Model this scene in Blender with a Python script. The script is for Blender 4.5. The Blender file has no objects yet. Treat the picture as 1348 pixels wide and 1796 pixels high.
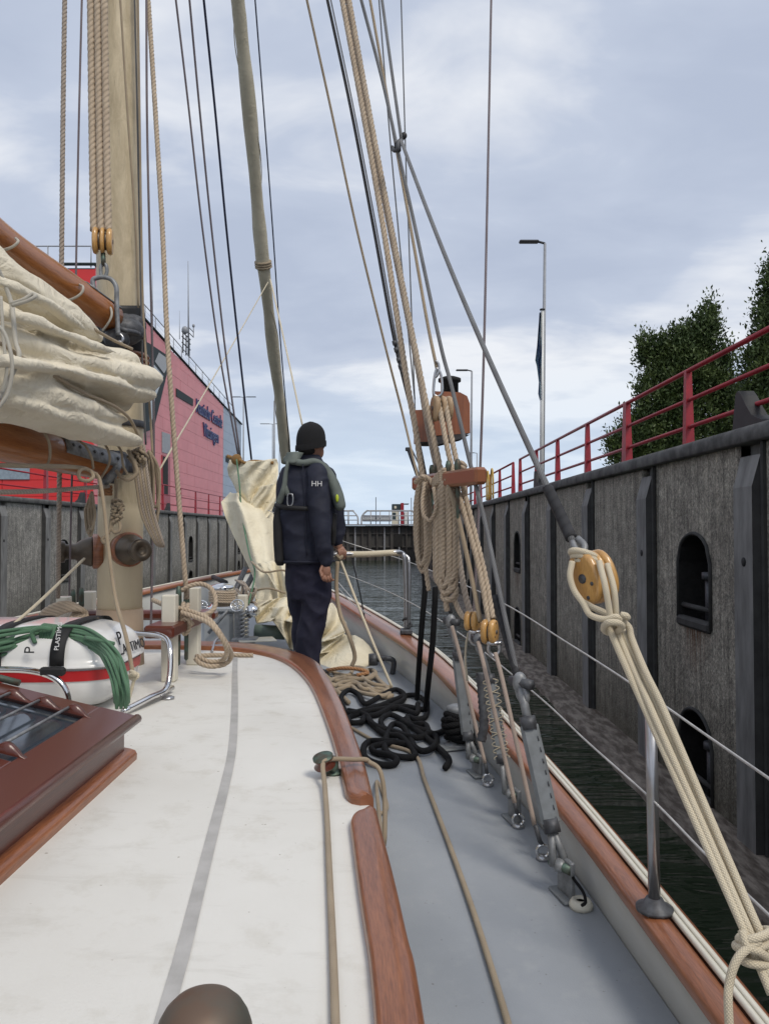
import bpy, bmesh, math, random
from mathutils import Vector, Matrix, noise
random.seed(7)
R = math.radians
S = bpy.context.scene
COL = S.collection
# ------------------------------------------------------------------ camera, sky, sun, exposure
F, CX, CY, PITCH = 1320.0, 674.0, 898.0, math.atan(32 / 1320)
cam = bpy.data.objects.new('camera', bpy.data.cameras.new('camera'))
COL.objects.link(cam)
cam.data.sensor_fit = 'VERTICAL'
cam.data.sensor_height = 36.0
cam.data.lens = F / 1796 * 36.0
cam.data.clip_start = 0.05
cam.data.clip_end = 6000
cam.rotation_euler = (math.pi / 2 + PITCH, 0, 0)
S.camera = cam
EL = R(52)
sun = bpy.data.objects.new('sun', bpy.data.lights.new('sun', 'SUN'))
COL.objects.link(sun)
sun.data.energy = 1.6
sun.data.angle = R(18)
sun.data.color = (1.0, 0.93, 0.82)
SAZ = R(142)
SUND = Vector((math.sin(SAZ) * math.cos(EL), math.cos(SAZ) * math.cos(EL), math.sin(EL)))
sun.rotation_euler = SUND.to_track_quat('Z', 'Y').to_euler()
w = bpy.data.worlds.new('World')
S.world = w
w.use_nodes = True
nt = w.node_tree
nt.nodes.clear()
def wn(t, **k):
    n = nt.nodes.new(t)
    for a, b in k.items():
        setattr(n, a, b)
    return n
def wl(a, b):
    nt.links.new(a, b)
sky = wn('ShaderNodeTexSky', sky_type='NISHITA')
sky.sun_disc = False
sky.sun_elevation = EL
sky.sun_rotation = SAZ
sky.air_density = 1.2
sky.dust_density = 2.0
bg1 = wn('ShaderNodeBackground')
bg1.inputs['Strength'].default_value = 0.1
wl(sky.outputs[0], bg1.inputs[0])
tc = wn('ShaderNodeTexCoord')
sep = wn('ShaderNodeSeparateXYZ')
wl(tc.outputs['Generated'], sep.inputs[0])
def wm(op, a, b=None, c=None):
    n = wn('ShaderNodeMath', operation=op)
    for i, x in enumerate((a, b, c)):
        if x is None:
            continue
        if isinstance(x, (int, float)):
            n.inputs[i].default_value = x
        else:
            wl(x, n.inputs[i])
    return n.outputs[0]
zc = wm('MAXIMUM', sep.outputs[2], 0.0)
den = wm('ADD', zc, 0.22)
comb = wn('ShaderNodeCombineXYZ')
wl(wm('DIVIDE', sep.outputs[0], den), comb.inputs[0])
wl(wm('DIVIDE', sep.outputs[1], den), comb.inputs[1])
def wnoise(sc, det, rough, off, stretch=(1, 1, 1)):
    mp = wn('ShaderNodeMapping')
    mp.inputs['Location'].default_value = off
    mp.inputs['Scale'].default_value = stretch
    wl(comb.outputs[0], mp.inputs[0])
    n = wn('ShaderNodeTexNoise')
    n.inputs['Scale'].default_value = sc
    n.inputs['Detail'].default_value = det
    n.inputs['Roughness'].default_value = rough
    n.inputs['Distortion'].default_value = 0.35
    wl(mp.outputs[0], n.inputs['Vector'])
    return n.outputs[0]
n1 = wnoise(1.25, 5, 0.48, (5.35, 2.9, 0), (0.9, 1.0, 1))
n2 = wnoise(3.6, 5, 0.55, (7.3, 2.2, 0), (0.75, 1.25, 1))
mixn = wm('ADD', wm('MULTIPLY', n1, 0.66), wm('MULTIPLY', n2, 0.34))
ramp = wn('ShaderNodeValToRGB')
cr_ = ramp.color_ramp
cr_.elements[0].position = 0.38
cr_.elements[0].color = (0.43, 0.485, 0.605, 1)
cr_.elements[1].position = 0.60
cr_.elements[1].color = (0.78, 0.80, 0.84, 1)
e = cr_.elements.new(0.48)
e.color = (0.49, 0.545, 0.66, 1)
wl(mixn, ramp.inputs[0])
hz = wn('ShaderNodeMapRange')
hz.inputs['From Min'].default_value = 0.0
hz.inputs['From Max'].default_value = 0.22
hz.inputs['To Min'].default_value = 0.85
hz.inputs['To Max'].default_value = 0.0
wl(zc, hz.inputs[0])
mx = wn('ShaderNodeMix', data_type='RGBA')
wl(hz.outputs[0], mx.inputs[0])
wl(ramp.outputs[0], mx.inputs[6])
mx.inputs[7].default_value = (0.60, 0.735, 0.89, 1)
bg2 = wn('ShaderNodeBackground')
wl(mx.outputs[2], bg2.inputs[0])
bg2.inputs['Strength'].default_value = 1.0
ms = wn('ShaderNodeMixShader')
ms.inputs[0].default_value = 0.93
wl(bg1.outputs[0], ms.inputs[1])
wl(bg2.outputs[0], ms.inputs[2])
wo = wn('ShaderNodeOutputWorld')
wl(ms.outputs[0], wo.inputs[0])
S.view_settings.view_transform = 'Standard'
S.view_settings.look = 'None'
S.view_settings.exposure = 0.2
S.view_settings.gamma = 1.0
S.view_settings.use_curve_mapping = False
# ------------------------------------------------------------------ helpers: photograph direction -> point in the place
UP = Vector((0, -math.sin(PITCH), math.cos(PITCH)))
FW = Vector((0, math.cos(PITCH), math.sin(PITCH)))
def ray(u, v):
    return Vector(((u - CX) / F, 0, 0)) + UP * ((CY - v) / F) + FW
def P(u, v, Y):
    d = ray(u, v)
    return d * (Y / d.y)
def PX(u, v, X):
    d = ray(u, v)
    return d * (X / d.x)
def on(u, v, fn):
    d = ray(u, v)
    t = 1.0 / -d.z if d.z < 0 else 5.0
    for _ in range(40):
        p = d * t
        t2 = fn(p.x, p.y) / d.z
        t = t * 0.3 + t2 * 0.7
    return d * t
def px(n, Y):
    return n * Y / F
def lerp(a, b, t):
    return a + (b - a) * t
def table(pts):
    pts = sorted(pts)
    def f(x):
        if x <= pts[0][0]:
            (a, b), (c, d) = pts[0], pts[1]
        elif x >= pts[-1][0]:
            (a, b), (c, d) = pts[-2], pts[-1]
        else:
            for i in range(len(pts) - 1):
                if pts[i][0] <= x <= pts[i + 1][0]:
                    (a, b), (c, d) = pts[i], pts[i + 1]
                    break
        return b + (d - b) * (x - a) / (c - a)
    return f
def cr(pts, k=6):
    pts = [Vector(p) for p in pts]
    if len(pts) < 3:
        return [pts[0].lerp(pts[-1], i / k) for i in range(k + 1)]
    out = []
    q = [pts[0] * 2 - pts[1]] + pts + [pts[-1] * 2 - pts[-2]]
    for i in range(1, len(q) - 2):
        a, b, c, d = q[i - 1:i + 3]
        for j in range(k):
            t = j / k
            out.append(0.5 * ((2 * b) + (c - a) * t + (2 * a - 5 * b + 4 * c - d) * t * t + (3 * b - a - 3 * c + d) * t ** 3))
    out.append(pts[-1])
    return out
def resample(path, step):
    L = [0.0]
    for a, b in zip(path, path[1:]):
        L.append(L[-1] + (b - a).length)
    n = max(1, int(L[-1] / step))
    out, j = [], 0
    for i in range(n + 1):
        s = L[-1] * i / n
        while j < len(L) - 2 and L[j + 1] < s:
            j += 1
        d = L[j + 1] - L[j]
        out.append(path[j].lerp(path[j + 1], (s - L[j]) / d if d > 1e-9 else 0))
    return out
def frame(d, up=Vector((0, 0, 1))):
    d = d.normalized()
    s = d.cross(up)
    if s.length < 1e-4:
        s = d.cross(Vector((1, 0, 0)))
    s.normalize()
    return d, s, s.cross(d)
def basis(o, x, y, z):
    return Matrix(((x.x, y.x, z.x, o.x), (x.y, y.y, z.y, o.y), (x.z, y.z, z.z, o.z), (0, 0, 0, 1)))
class M:
    def __init__(s):
        s.V, s.F, s.UV, s.K = [], [], [], []
    def add(s, vs, fs, uvs=None, mat=None, flat=False):
        o = len(s.V)
        s.V += [(mat @ Vector(v)) if mat else Vector(v) for v in vs]
        for i, f in enumerate(fs):
            s.F.append([o + k for k in f])
            s.UV.append(uvs[i] if uvs else [(0, 0)] * len(f))
            s.K.append(not flat)
        return s
    def box(s, c, size, b=0.0, mat=None, rz=0.0):
        hx, hy, hz = [k / 2 for k in size]
        m = Matrix.Translation(Vector(c)) @ Matrix.Rotation(rz, 4, 'Z')
        if mat:
            m = mat @ m
        if b <= 0:
            vs = [(x, y, z) for x in (-hx, hx) for y in (-hy, hy) for z in (-hz, hz)]
            fs = [(0, 1, 3, 2), (4, 6, 7, 5), (0, 4, 5, 1), (2, 3, 7, 6), (0, 2, 6, 4), (1, 5, 7, 3)]
            return s.add(vs, fs, None, m, True)
        b = min(b, hx * .95, hy * .95, hz * .95)
        vs, ix = [], {}
        for x in (-1, 1):
            for y in (-1, 1):
                for z in (-1, 1):
                    for a in range(3):
                        e = [hx - b, hy - b, hz - b]
                        e[a] += b
                        ix[(x, y, z, a)] = len(vs)
                        vs.append((x * e[0], y * e[1], z * e[2]))
        fs = []
        for a in range(3):
            o1, o2 = [k for k in range(3) if k != a]
            for sg in (-1, 1):
                f = []
                for p, q in ((-1, -1), (1, -1), (1, 1), (-1, 1)):
                    k = [0, 0, 0]
                    k[a], k[o1], k[o2] = sg, p, q
                    f.append(ix[(k[0], k[1], k[2], a)])
                fs.append(f)
            for p in (-1, 1):
                for q in (-1, 1):
                    k1, k2 = [0, 0, 0], [0, 0, 0]
                    k1[a], k2[a] = -1, 1
                    k1[o1] = k2[o1] = p
                    k1[o2] = k2[o2] = q
                    fs.append([ix[(*k1, o1)], ix[(*k2, o1)], ix[(*k2, o2)], ix[(*k1, o2)]])
        for x in (-1, 1):
            for y in (-1, 1):
                for z in (-1, 1):
                    fs.append([ix[(x, y, z, a)] for a in range(3)])
        return s.add(vs, fs, None, m, True)
    def tube(s, path, r, n=8, lay=0.0, flatten=None, cap=True):
        """swept round section; lay > 0 gives a three strand laid rope (lay = length of a full turn)"""
        path = [Vector(p) for p in path]
        N = len(path)
        rr = r if isinstance(r, (list, tuple)) else [r] * N
        T = []
        for i in range(N):
            d = path[min(i + 1, N - 1)] - path[max(i - 1, 0)]
            T.append(d.normalized() if d.length > 1e-9 else Vector((0, 0, 1)))
        _, a, _b = frame(T[0])
        vs, L = [], 0.0
        circ = 2 * math.pi * (sum(rr) / N)
        Ls = []
        for i in range(N):
            if i:
                L += (path[i] - path[i - 1]).length
                a = a - T[i] * a.dot(T[i])
                a.normalize()
            Ls.append(L / max(circ, 1e-6))
            b = T[i].cross(a)
            for k in range(n):
                th = 2 * math.pi * k / n
                q = rr[i]
                if lay:
                    q *= 1 + 0.15 * (abs(math.cos(1.5 * (th - 2 * math.pi * L / lay))) * 2 - 1.2)
                fx = flatten if flatten else 1
                vs.append(path[i] + a * (math.cos(th) * q) + b * (math.sin(th) * q * fx))
        fs, uv = [], []
        for i in range(N - 1):
            for k in range(n):
                k2 = (k + 1) % n
                fs.append((i * n + k, i * n + k2, (i + 1) * n + k2, (i + 1) * n + k))
                uv.append([(k / n, Ls[i]), ((k + 1) / n, Ls[i]), ((k + 1) / n, Ls[i + 1]), (k / n, Ls[i + 1])])
        if cap:
            fs.append(tuple(range(n))[::-1])
            uv.append([(0, 0)] * n)
            fs.append(tuple((N - 1) * n + k for k in range(n)))
            uv.append([(0, 0)] * n)
        return s.add(vs, fs, uv)
    def lathe(s, prof, n=20, mat=None):
        vs, fs, uv = [], [], []
        for r, z in prof:
            for k in range(n):
                th = 2 * math.pi * k / n
                vs.append((r * math.cos(th), r * math.sin(th), z))
        for i in range(len(prof) - 1):
            for k in range(n):
                k2 = (k + 1) % n
                fs.append((i * n + k, i * n + k2, (i + 1) * n + k2, (i + 1) * n + k))
                uv.append([(k / n, prof[i][1]), ((k + 1) / n, prof[i][1]), ((k + 1) / n, prof[i + 1][1]), (k / n, prof[i + 1][1])])
        if prof[0][0] > 1e-4:
            fs.append(tuple(range(n))[::-1]); uv.append([(0, 0)] * n)
        if prof[-1][0] > 1e-4:
            fs.append(tuple((len(prof) - 1) * n + k for k in range(n))); uv.append([(0, 0)] * n)
        return s.add(vs, fs, uv, mat)
    def grid(s, rows, flat=False, close=False):
        n = len(rows[0])
        vs = [p for r_ in rows for p in r_]
        fs, uv = [], []
        L = 0
        for i in range(len(rows) - 1):
            dl = (Vector(rows[i + 1][0]) - Vector(rows[i][0])).length
            W = 0
            for k in range(n if close else n - 1):
                k2 = (k + 1) % n
                dw = (Vector(rows[i][k2]) - Vector(rows[i][k])).length
                fs.append((i * n + k, i * n + k2, (i + 1) * n + k2, (i + 1) * n + k))
                uv.append([(W, L), (W + dw, L), (W + dw, L + dl), (W, L + dl)])
                W += dw
            L += dl
        return s.add(vs, fs, uv, None, flat)
    def prism(s, outline, th, mat=None, flat=True):
        """outline in xy, thickness along z (centred)"""
        n = len(outline)
        vs = [(x, y, -th / 2) for x, y in outline] + [(x, y, th / 2) for x, y in outline]
        fs = [tuple(range(n))[::-1], tuple(range(n, 2 * n))] + [(i, (i + 1) % n, n + (i + 1) % n, n + i) for i in range(n)]
        return s.add(vs, fs, None, mat, flat)
    def ell(s, c, rad, mat=None, n=14, m=9):
        vs, fs = [], []
        mm = Matrix.Translation(Vector(c))
        if mat:
            mm = mm @ mat.to_4x4()
        for i in range(m + 1):
            ph = math.pi * i / m
            for k in range(n):
                th = 2 * math.pi * k / n
                q = max(math.sin(ph), 1e-3)
                vs.append((rad[0] * q * math.cos(th), rad[1] * q * math.sin(th), rad[2] * math.cos(ph)))
        for i in range(m):
            for k in range(n):
                k2 = (k + 1) % n
                fs.append((i * n + k, i * n + k2, (i + 1) * n + k2, (i + 1) * n + k))
        fs.append(tuple(range(n))); fs.append(tuple(m * n + k for k in range(n)))
        return s.add(vs, fs, None, mm)
def origin_of(o):
    v = Vector((0, 0, 0))
    while o is not None:
        v = v + o.location
        o = o.parent
    return v
def obj(name, m, mat, parent=None, norm=True):
    off = origin_of(parent)
    me = bpy.data.meshes.new(name)
    me.from_pydata([v - off for v in m.V], [], m.F)
    uvl = me.uv_layers.new(name='UVMap')
    flat = [c for f in m.UV for p in f for c in p]
    uvl.data.foreach_set('uv', flat)
    me.polygons.foreach_set('use_smooth', m.K)
    me.materials.append(mat)
    if norm:
        bm = bmesh.new(); bm.from_mesh(me)
        bmesh.ops.recalc_face_normals(bm, faces=bm.faces)
        bm.to_mesh(me); bm.free()
    me.update()
    o = bpy.data.objects.new(name, me)
    COL.objects.link(o)
    o.parent = parent
    return o
def tag(o, label=None, cat=None, group=None, kind=None):
    if label: o['label'] = label
    if cat: o['category'] = cat
    if group: o['group'] = group
    if kind: o['kind'] = kind
    return o
def thing(name, loc, label, cat, group=None):
    o = bpy.data.objects.new(name, None)
    o.empty_display_size = 0.1
    COL.objects.link(o)
    o.location = Vector(loc)
    return tag(o, label, cat, group)
def link_copy(src, parent, loc=None):
    c = src.copy(); COL.objects.link(c); c.parent = parent
    if loc is not None: c.location = loc
    return c
def blob(m, voxel, smooth=4, disp=None):
    """fuse overlapping shapes into one continuous surface"""
    me = bpy.data.meshes.new('tmp')
    me.from_pydata(m.V, [], m.F)
    bm = bmesh.new(); bm.from_mesh(me)
    bmesh.ops.recalc_face_normals(bm, faces=bm.faces)
    bm.to_mesh(me); bm.free()
    o = bpy.data.objects.new('tmp', me); COL.objects.link(o)
    md = o.modifiers.new('r', 'REMESH'); md.mode = 'VOXEL'; md.voxel_size = voxel
    if smooth:
        sm = o.modifiers.new('s', 'SMOOTH'); sm.factor = 0.5; sm.iterations = smooth
    bpy.context.view_layer.update()
    dg = bpy.context.evaluated_depsgraph_get()
    me2 = bpy.data.meshes.new_from_object(o.evaluated_get(dg))
    out = M()
    nv = [v.co.copy() for v in me2.vertices]
    if disp:
        nn = [v.normal.copy() for v in me2.vertices]
        nv = [p + n_ * disp(p) for p, n_ in zip(nv, nn)]
    out.add(nv, [list(p.vertices) for p in me2.polygons])
    bpy.data.objects.remove(o); bpy.data.meshes.remove(me); bpy.data.meshes.remove(me2)
    return out
def text_m(body, size, ext, mat):
    cu = bpy.data.curves.new('t', 'FONT'); cu.body = body; cu.size = size; cu.extrude = ext; cu.resolution_u = 3
    o = bpy.data.objects.new('t', cu); COL.objects.link(o)
    bpy.context.view_layer.update()
    me = bpy.data.meshes.new_from_object(o.evaluated_get(bpy.context.evaluated_depsgraph_get()))
    out = M().add([v.co.copy() for v in me.vertices], [list(p.vertices) for p in me.polygons], None, mat, True)
    bpy.data.objects.remove(o); bpy.data.curves.remove(cu); bpy.data.meshes.remove(me)
    return out
# ------------------------------------------------------------------ materials
def nodes(name):
    m = bpy.data.materials.new(name); m.use_nodes = True
    t = m.node_tree; t.nodes.clear()
    b = t.nodes.new('ShaderNodeBsdfPrincipled'); o = t.nodes.new('ShaderNodeOutputMaterial')
    t.links.new(b.outputs[0], o.inputs[0])
    return m, t, b
def coord(t, which, scale, rot=(0, 0, 0)):
    c = t.nodes.new('ShaderNodeTexCoord'); mp = t.nodes.new('ShaderNodeMapping')
    mp.inputs['Scale'].default_value = scale; mp.inputs['Rotation'].default_value = rot
    t.links.new(c.outputs[which], mp.inputs[0])
    return mp.outputs[0]
def tnoise(t, vec, scale, det=4, rough=0.55, dist=0.0):
    n = t.nodes.new('ShaderNodeTexNoise')
    n.inputs['Scale'].default_value = scale; n.inputs['Detail'].default_value = det
    n.inputs['Roughness'].default_value = rough; n.inputs['Distortion'].default_value = dist
    t.links.new(vec, n.inputs['Vector'])
    return n.outputs[0]
def tramp(t, fac, stops):
    r = t.nodes.new('ShaderNodeValToRGB')
    el = r.color_ramp.elements
    while len(el) < len(stops): el.new(0.5)
    for e_, (p, c) in zip(el, stops):
        e_.position = p; e_.color = (*c, 1) if len(c) == 3 else c
    t.links.new(fac, r.inputs[0])
    return r.outputs[0]
def tmix(t, fac, a, b, mode='MIX'):
    n = t.nodes.new('ShaderNodeMix'); n.data_type = 'RGBA'; n.blend_type = mode
    for i, x in ((0, fac), (6, a), (7, b)):
        if isinstance(x, (int, float)): n.inputs[i].default_value = x
        elif isinstance(x, tuple): n.inputs[i].default_value = (*x, 1)
        else: t.links.new(x, n.inputs[i])
    return n.outputs[2]
def tmath(t, op, a, b=None):
    n = t.nodes.new('ShaderNodeMath'); n.operation = op
    for i, x in ((0, a), (1, b)):
        if x is None: continue
        if isinstance(x, (int, float)): n.inputs[i].default_value = x
        else: t.links.new(x, n.inputs[i])
    return n.outputs[0]
def bump(t, b, h, dist, strength=1.0):
    n = t.nodes.new('ShaderNodeBump'); n.inputs['Distance'].default_value = dist; n.inputs['Strength'].default_value = strength
    t.links.new(h, n.inputs['Height']); t.links.new(n.outputs[0], b.inputs['Normal'])
def mk(name, c1, c2=None, rough=0.5, metal=0.0, scale=6, stretch=(1, 1, 1), bd=0.0, bs=40, spec=0.5, contrast=(0.35, 0.65), which='Object', coat=0.0, rvar=0.0, det=5):
    m, t, b = nodes(name)
    b.inputs['Roughness'].default_value = rough
    b.inputs['Metallic'].default_value = metal
    b.inputs['Specular IOR Level'].default_value = spec
    b.inputs['Coat Weight'].default_value = coat
    b.inputs['Coat Roughness'].default_value = 0.12
    c2 = c2 or tuple(k * 0.8 for k in c1)
    v = coord(t, which, stretch)
    nz = tnoise(t, v, scale, det)
    col = tramp(t, nz, [(contrast[0], c2), (contrast[1], c1)])
    t.links.new(col, b.inputs['Base Color'])
    if rvar:
        mr = t.nodes.new('ShaderNodeMapRange')
        mr.inputs['To Min'].default_value = rough - rvar; mr.inputs['To Max'].default_value = rough + rvar
        t.links.new(nz, mr.inputs[0]); t.links.new(mr.outputs[0], b.inputs['Roughness'])
    if bd:
        bump(t, b, tnoise(t, coord(t, which, stretch), bs, 3), bd)
    return m
def mk_wood(name, dark, light, which='UV', stretch=(14, 1.2, 1), rough=0.25, coat=0.6, grain=1.0):
    m, t, b = nodes(name)
    v = coord(t, which, stretch)
    n_ = tnoise(t, v, 2.2 * grain, 6, 0.6, 0.6)
    fine = tnoise(t, coord(t, which, tuple(k * 6 for k in stretch)), 3.0 * grain, 3, 0.6)
    big = tnoise(t, coord(t, which, tuple(k * .25 for k in stretch)), 2.0, 3)
    c = tramp(t, n_, [(0.3, dark), (0.52, tuple((a + b_) / 2 for a, b_ in zip(dark, light))), (0.72, light)])
    c = tmix(t, 0.35, c, tramp(t, fine, [(0.35, tuple(k * .55 for k in dark)), (0.65, light)]))
    c = tmix(t, 0.3, c, tramp(t, big, [(0.35, tuple(k * .7 for k in dark)), (0.65, tuple(min(1, k * 1.15) for k in light))]))
    t.links.new(c, b.inputs['Base Color'])
    b.inputs['Roughness'].default_value = rough
    b.inputs['Coat Weight'].default_value = coat
    b.inputs['Coat Roughness'].default_value = 0.15
    bump(t, b, fine, 0.0006)
    return m
def mk_rope(name, c1, c2, k=3, slope=1.15, braid=False, bd=0.0025, rough=0.85):
    m, t, b = nodes(name)
    uv = t.nodes.new('ShaderNodeTexCoord'); sp = t.nodes.new('ShaderNodeSeparateXYZ')
    t.links.new(uv.outputs['UV'], sp.inputs[0])
    def wave(sg, kk, sl):
        x = tmath(t, 'ADD', tmath(t, 'MULTIPLY', sp.outputs[0], kk * 2 * math.pi), tmath(t, 'MULTIPLY', sp.outputs[1], -sg * sl * kk * 2 * math.pi))
        return tmath(t, 'ABSOLUTE', tmath(t, 'SINE', tmath(t, 'MULTIPLY', x, 0.5)))
    if braid:
        h = tmath(t, 'MULTIPLY', wave(1, 8, 1.0), wave(-1, 8, 1.0))
    else:
        h = wave(1, k, slope)
    nz = tnoise(t, coord(t, 'Object', (1, 1, 1)), 9, 4)
    fib = tnoise(t, coord(t, 'UV', (40, 3, 1)), 4, 3)
    c = tramp(t, nz, [(0.32, c2), (0.68, c1)])
    c = tmix(t, tmath(t, 'MULTIPLY', tmath(t, 'SUBTRACT', 1.0, h), 0.55), c, tuple(q * 0.45 for q in c2))  # groove shade between the strands put into the colour
    c = tmix(t, 0.25, c, tramp(t, fib, [(0.3, tuple(q * .6 for q in c2)), (0.7, c1)]))
    t.links.new(c, b.inputs['Base Color'])
    b.inputs['Roughness'].default_value = rough
    b.inputs['Specular IOR Level'].default_value = 0.25
    b.inputs['Sheen Weight'].default_value = 0.15 if c1[0] > .1 else 0.0
    bump(t, b, h, bd)
    return m
MANILA = mk_rope('rope_laid_tan', (0.60, 0.485, 0.36), (0.46, 0.36, 0.26))
MANILA_P = mk_rope('rope_laid_grey_tan', (0.46, 0.385, 0.315), (0.33, 0.27, 0.22))
CREAM = mk_rope('rope_braided_cream', (0.84, 0.745, 0.56), (0.74, 0.64, 0.47), braid=True, bd=0.001)
TANB = mk_rope('rope_braided_tan', (0.50, 0.40, 0.28), (0.37, 0.29, 0.20), braid=True, bd=0.001)
BLACKR = mk_rope('rope_braided_black', (0.010, 0.010, 0.012), (0.005, 0.005, 0.006), braid=True, bd=0.002, rough=0.75)
GREENR = mk_rope('rope_braided_green', (0.17, 0.32, 0.20), (0.09, 0.20, 0.115), braid=True, bd=0.001)
PURPLE = mk_rope('rope_thin_mauve', (0.25, 0.21, 0.22), (0.17, 0.14, 0.155), bd=0.001)
NAVYR = mk_rope('rope_thin_navy', (0.03, 0.035, 0.07), (0.02, 0.022, 0.045), bd=0.001)
WHITER = mk_rope('tie_white', (0.66, 0.63, 0.55), (0.52, 0.49, 0.42), braid=True, bd=0.0008)
WIRE = mk_rope('wire_grey', (0.20, 0.205, 0.21), (0.12, 0.12, 0.125), k=6, slope=0.8, bd=0.001, rough=0.5)
WIRED = mk_rope('wire_served_dark', (0.055, 0.055, 0.06), (0.03, 0.03, 0.032), k=1, slope=3, bd=0.001, rough=0.7)
LIFE = mk('lifeline_wire', (0.55, 0.54, 0.52), (0.4, 0.39, 0.38), 0.45, 0.3, 20)
MAHOG = mk_wood('varnished_mahogany', (0.115, 0.032, 0.013), (0.43, 0.165, 0.07), rough=0.38, coat=0.45)
MAHOG_D = mk_wood('dark_varnished_mahogany', (0.062, 0.013, 0.008), (0.165, 0.040, 0.022), rough=0.32, coat=0.35)
MAHOG_O = mk_wood('varnished_mahogany_board', (0.13, 0.033, 0.010), (0.38, 0.125, 0.045), which='Object', stretch=(26, 26, 1.2), rough=0.35, coat=0.3)
SPARW = mk_wood('varnished_pine_spar', (0.19, 0.052, 0.012), (0.50, 0.19, 0.05), stretch=(7, 0.5, 1), rough=0.3, coat=0.5)
BLOCKW = mk_wood('varnished_ash_block', (0.42, 0.20, 0.05), (0.68, 0.40, 0.13), which='Object', stretch=(20, 20, 4), rough=0.3, coat=0.6)
BLOCKT = mk_wood('dry_ash_block', (0.30, 0.19, 0.10), (0.50, 0.35, 0.21), which='Object', stretch=(20, 20, 4), rough=0.5, coat=0.1)
def mk_roof():
    m, t, b = nodes('cream_deck_paint')
    v = coord(t, 'Object', (1, 1, 1))
    big = tnoise(t, v, 1.6, 5, 0.6); mid = tnoise(t, v, 9, 5, 0.65); speck = tnoise(t, v, 46, 2, 0.5)
    c = tramp(t, big, [(0.3, (0.68, 0.665, 0.62)), (0.7, (0.76, 0.75, 0.71))])
    c = tmix(t, tramp(t, mid, [(0.54, (0, 0, 0)), (0.76, (0.5, 0.5, 0.5))]), c, (0.52, 0.49, 0.42))
    sm = coord(t, 'Object', (1.0, 3.2, 1))
    smear = tnoise(t, sm, 3.3, 6, 0.7, 0.8)
    c = tmix(t, tramp(t, smear, [(0.57, (0, 0, 0)), (0.72, (0.32, 0.32, 0.32))]), c, (0.50, 0.48, 0.43))
    c = tmix(t, tramp(t, speck, [(0.74, (0, 0, 0)), (0.78, (0.7, 0.7, 0.7))]), c, (0.30, 0.26, 0.2))
    t.links.new(c, b.inputs['Base Color'])
    b.inputs['Roughness'].default_value = 0.62
    b.inputs['Specular IOR Level'].default_value = 0.3
    bump(t, b, tnoise(t, v, 160, 3), 0.0006)
    return m
ROOF = mk_roof()
STRIPE = mk('grey_worn_tape', (0.47, 0.46, 0.445), (0.38, 0.37, 0.355), 0.8, scale=14, bd=0.0005, bs=200)
def mk_deck():
    m, t, b = nodes('blue_grey_deck_paint')
    v = coord(t, 'Object', (1, 1, 1))
    big = tnoise(t, v, 2.2, 5, 0.6); mid = tnoise(t, v, 14, 4, 0.6); speck = tnoise(t, v, 60, 2, 0.5)
    c = tramp(t, big, [(0.3, (0.275, 0.295, 0.32)), (0.7, (0.33, 0.35, 0.375))])
    c = tmix(t, tramp(t, mid, [(0.55, (0, 0, 0)), (0.8, (0.4, 0.4, 0.4))]), c, (0.39, 0.40, 0.405))
    c = tmix(t, tramp(t, speck, [(0.72, (0, 0, 0)), (0.76, (0.6, 0.6, 0.6))]), c, (0.14, 0.12, 0.1))
    t.links.new(c, b.inputs['Base Color'])
    mr = t.nodes.new('ShaderNodeMapRange'); mr.inputs['To Min'].default_value = 0.35; mr.inputs['To Max'].default_value = 0.7
    t.links.new(big, mr.inputs[0]); t.links.new(mr.outputs[0], b.inputs['Roughness'])
    bump(t, b, tnoise(t, v, 220, 2), 0.0007)
    return m
DECK = mk_deck()
BULW = mk('pale_grey_gloss_paint', (0.53, 0.53, 0.50), (0.46, 0.46, 0.43), 0.32, scale=3, rvar=0.08)
HULL = mk('dark_hull_paint', (0.03, 0.035, 0.05), (0.025, 0.03, 0.04), 0.3)
def mk_mast():
    m, t, b = nodes('cream_mast_paint')
    v = coord(t, 'Object', (3, 3, 1.0))
    nz = tnoise(t, v, 5, 6, 0.7, 0.5); st = tnoise(t, coord(t, 'Object', (14, 14, 1.6)), 3, 6, 0.75)
    sp = t.nodes.new('ShaderNodeSeparateXYZ'); tcn = t.nodes.new('ShaderNodeTexCoord')
    t.links.new(tcn.outputs['Object'], sp.inputs[0])
    old = tramp(t, nz, [(0.35, (0.47, 0.385, 0.25)), (0.65, (0.64, 0.54, 0.37))])
    old = tmix(t, tramp(t, st, [(0.55, (0, 0, 0)), (0.75, (0.55, 0.55, 0.55))]), old, (0.20, 0.165, 0.12))
    new = tramp(t, nz, [(0.3, (0.70, 0.595, 0.41)), (0.7, (0.75, 0.645, 0.455))])
    f = t.nodes.new('ShaderNodeMapRange'); f.inputs['From Min'].default_value = 1.02; f.inputs['From Max'].default_value = 1.06
    t.links.new(sp.outputs[2], f.inputs[0])
    t.links.new(tmix(t, f.outputs[0], new, old), b.inputs['Base Color'])
    b.inputs['Roughness'].default_value = 0.5
    bump(t, b, st, 0.0012)
    return m
MAST = mk_mast()
MASTB = mk('tan_mast_coat', (0.36, 0.27, 0.19), (0.31, 0.23, 0.16), 0.6)
CREAMP = mk('cream_gloss_paint', (0.70, 0.67, 0.57), (0.62, 0.585, 0.49), 0.35, scale=5)
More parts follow.
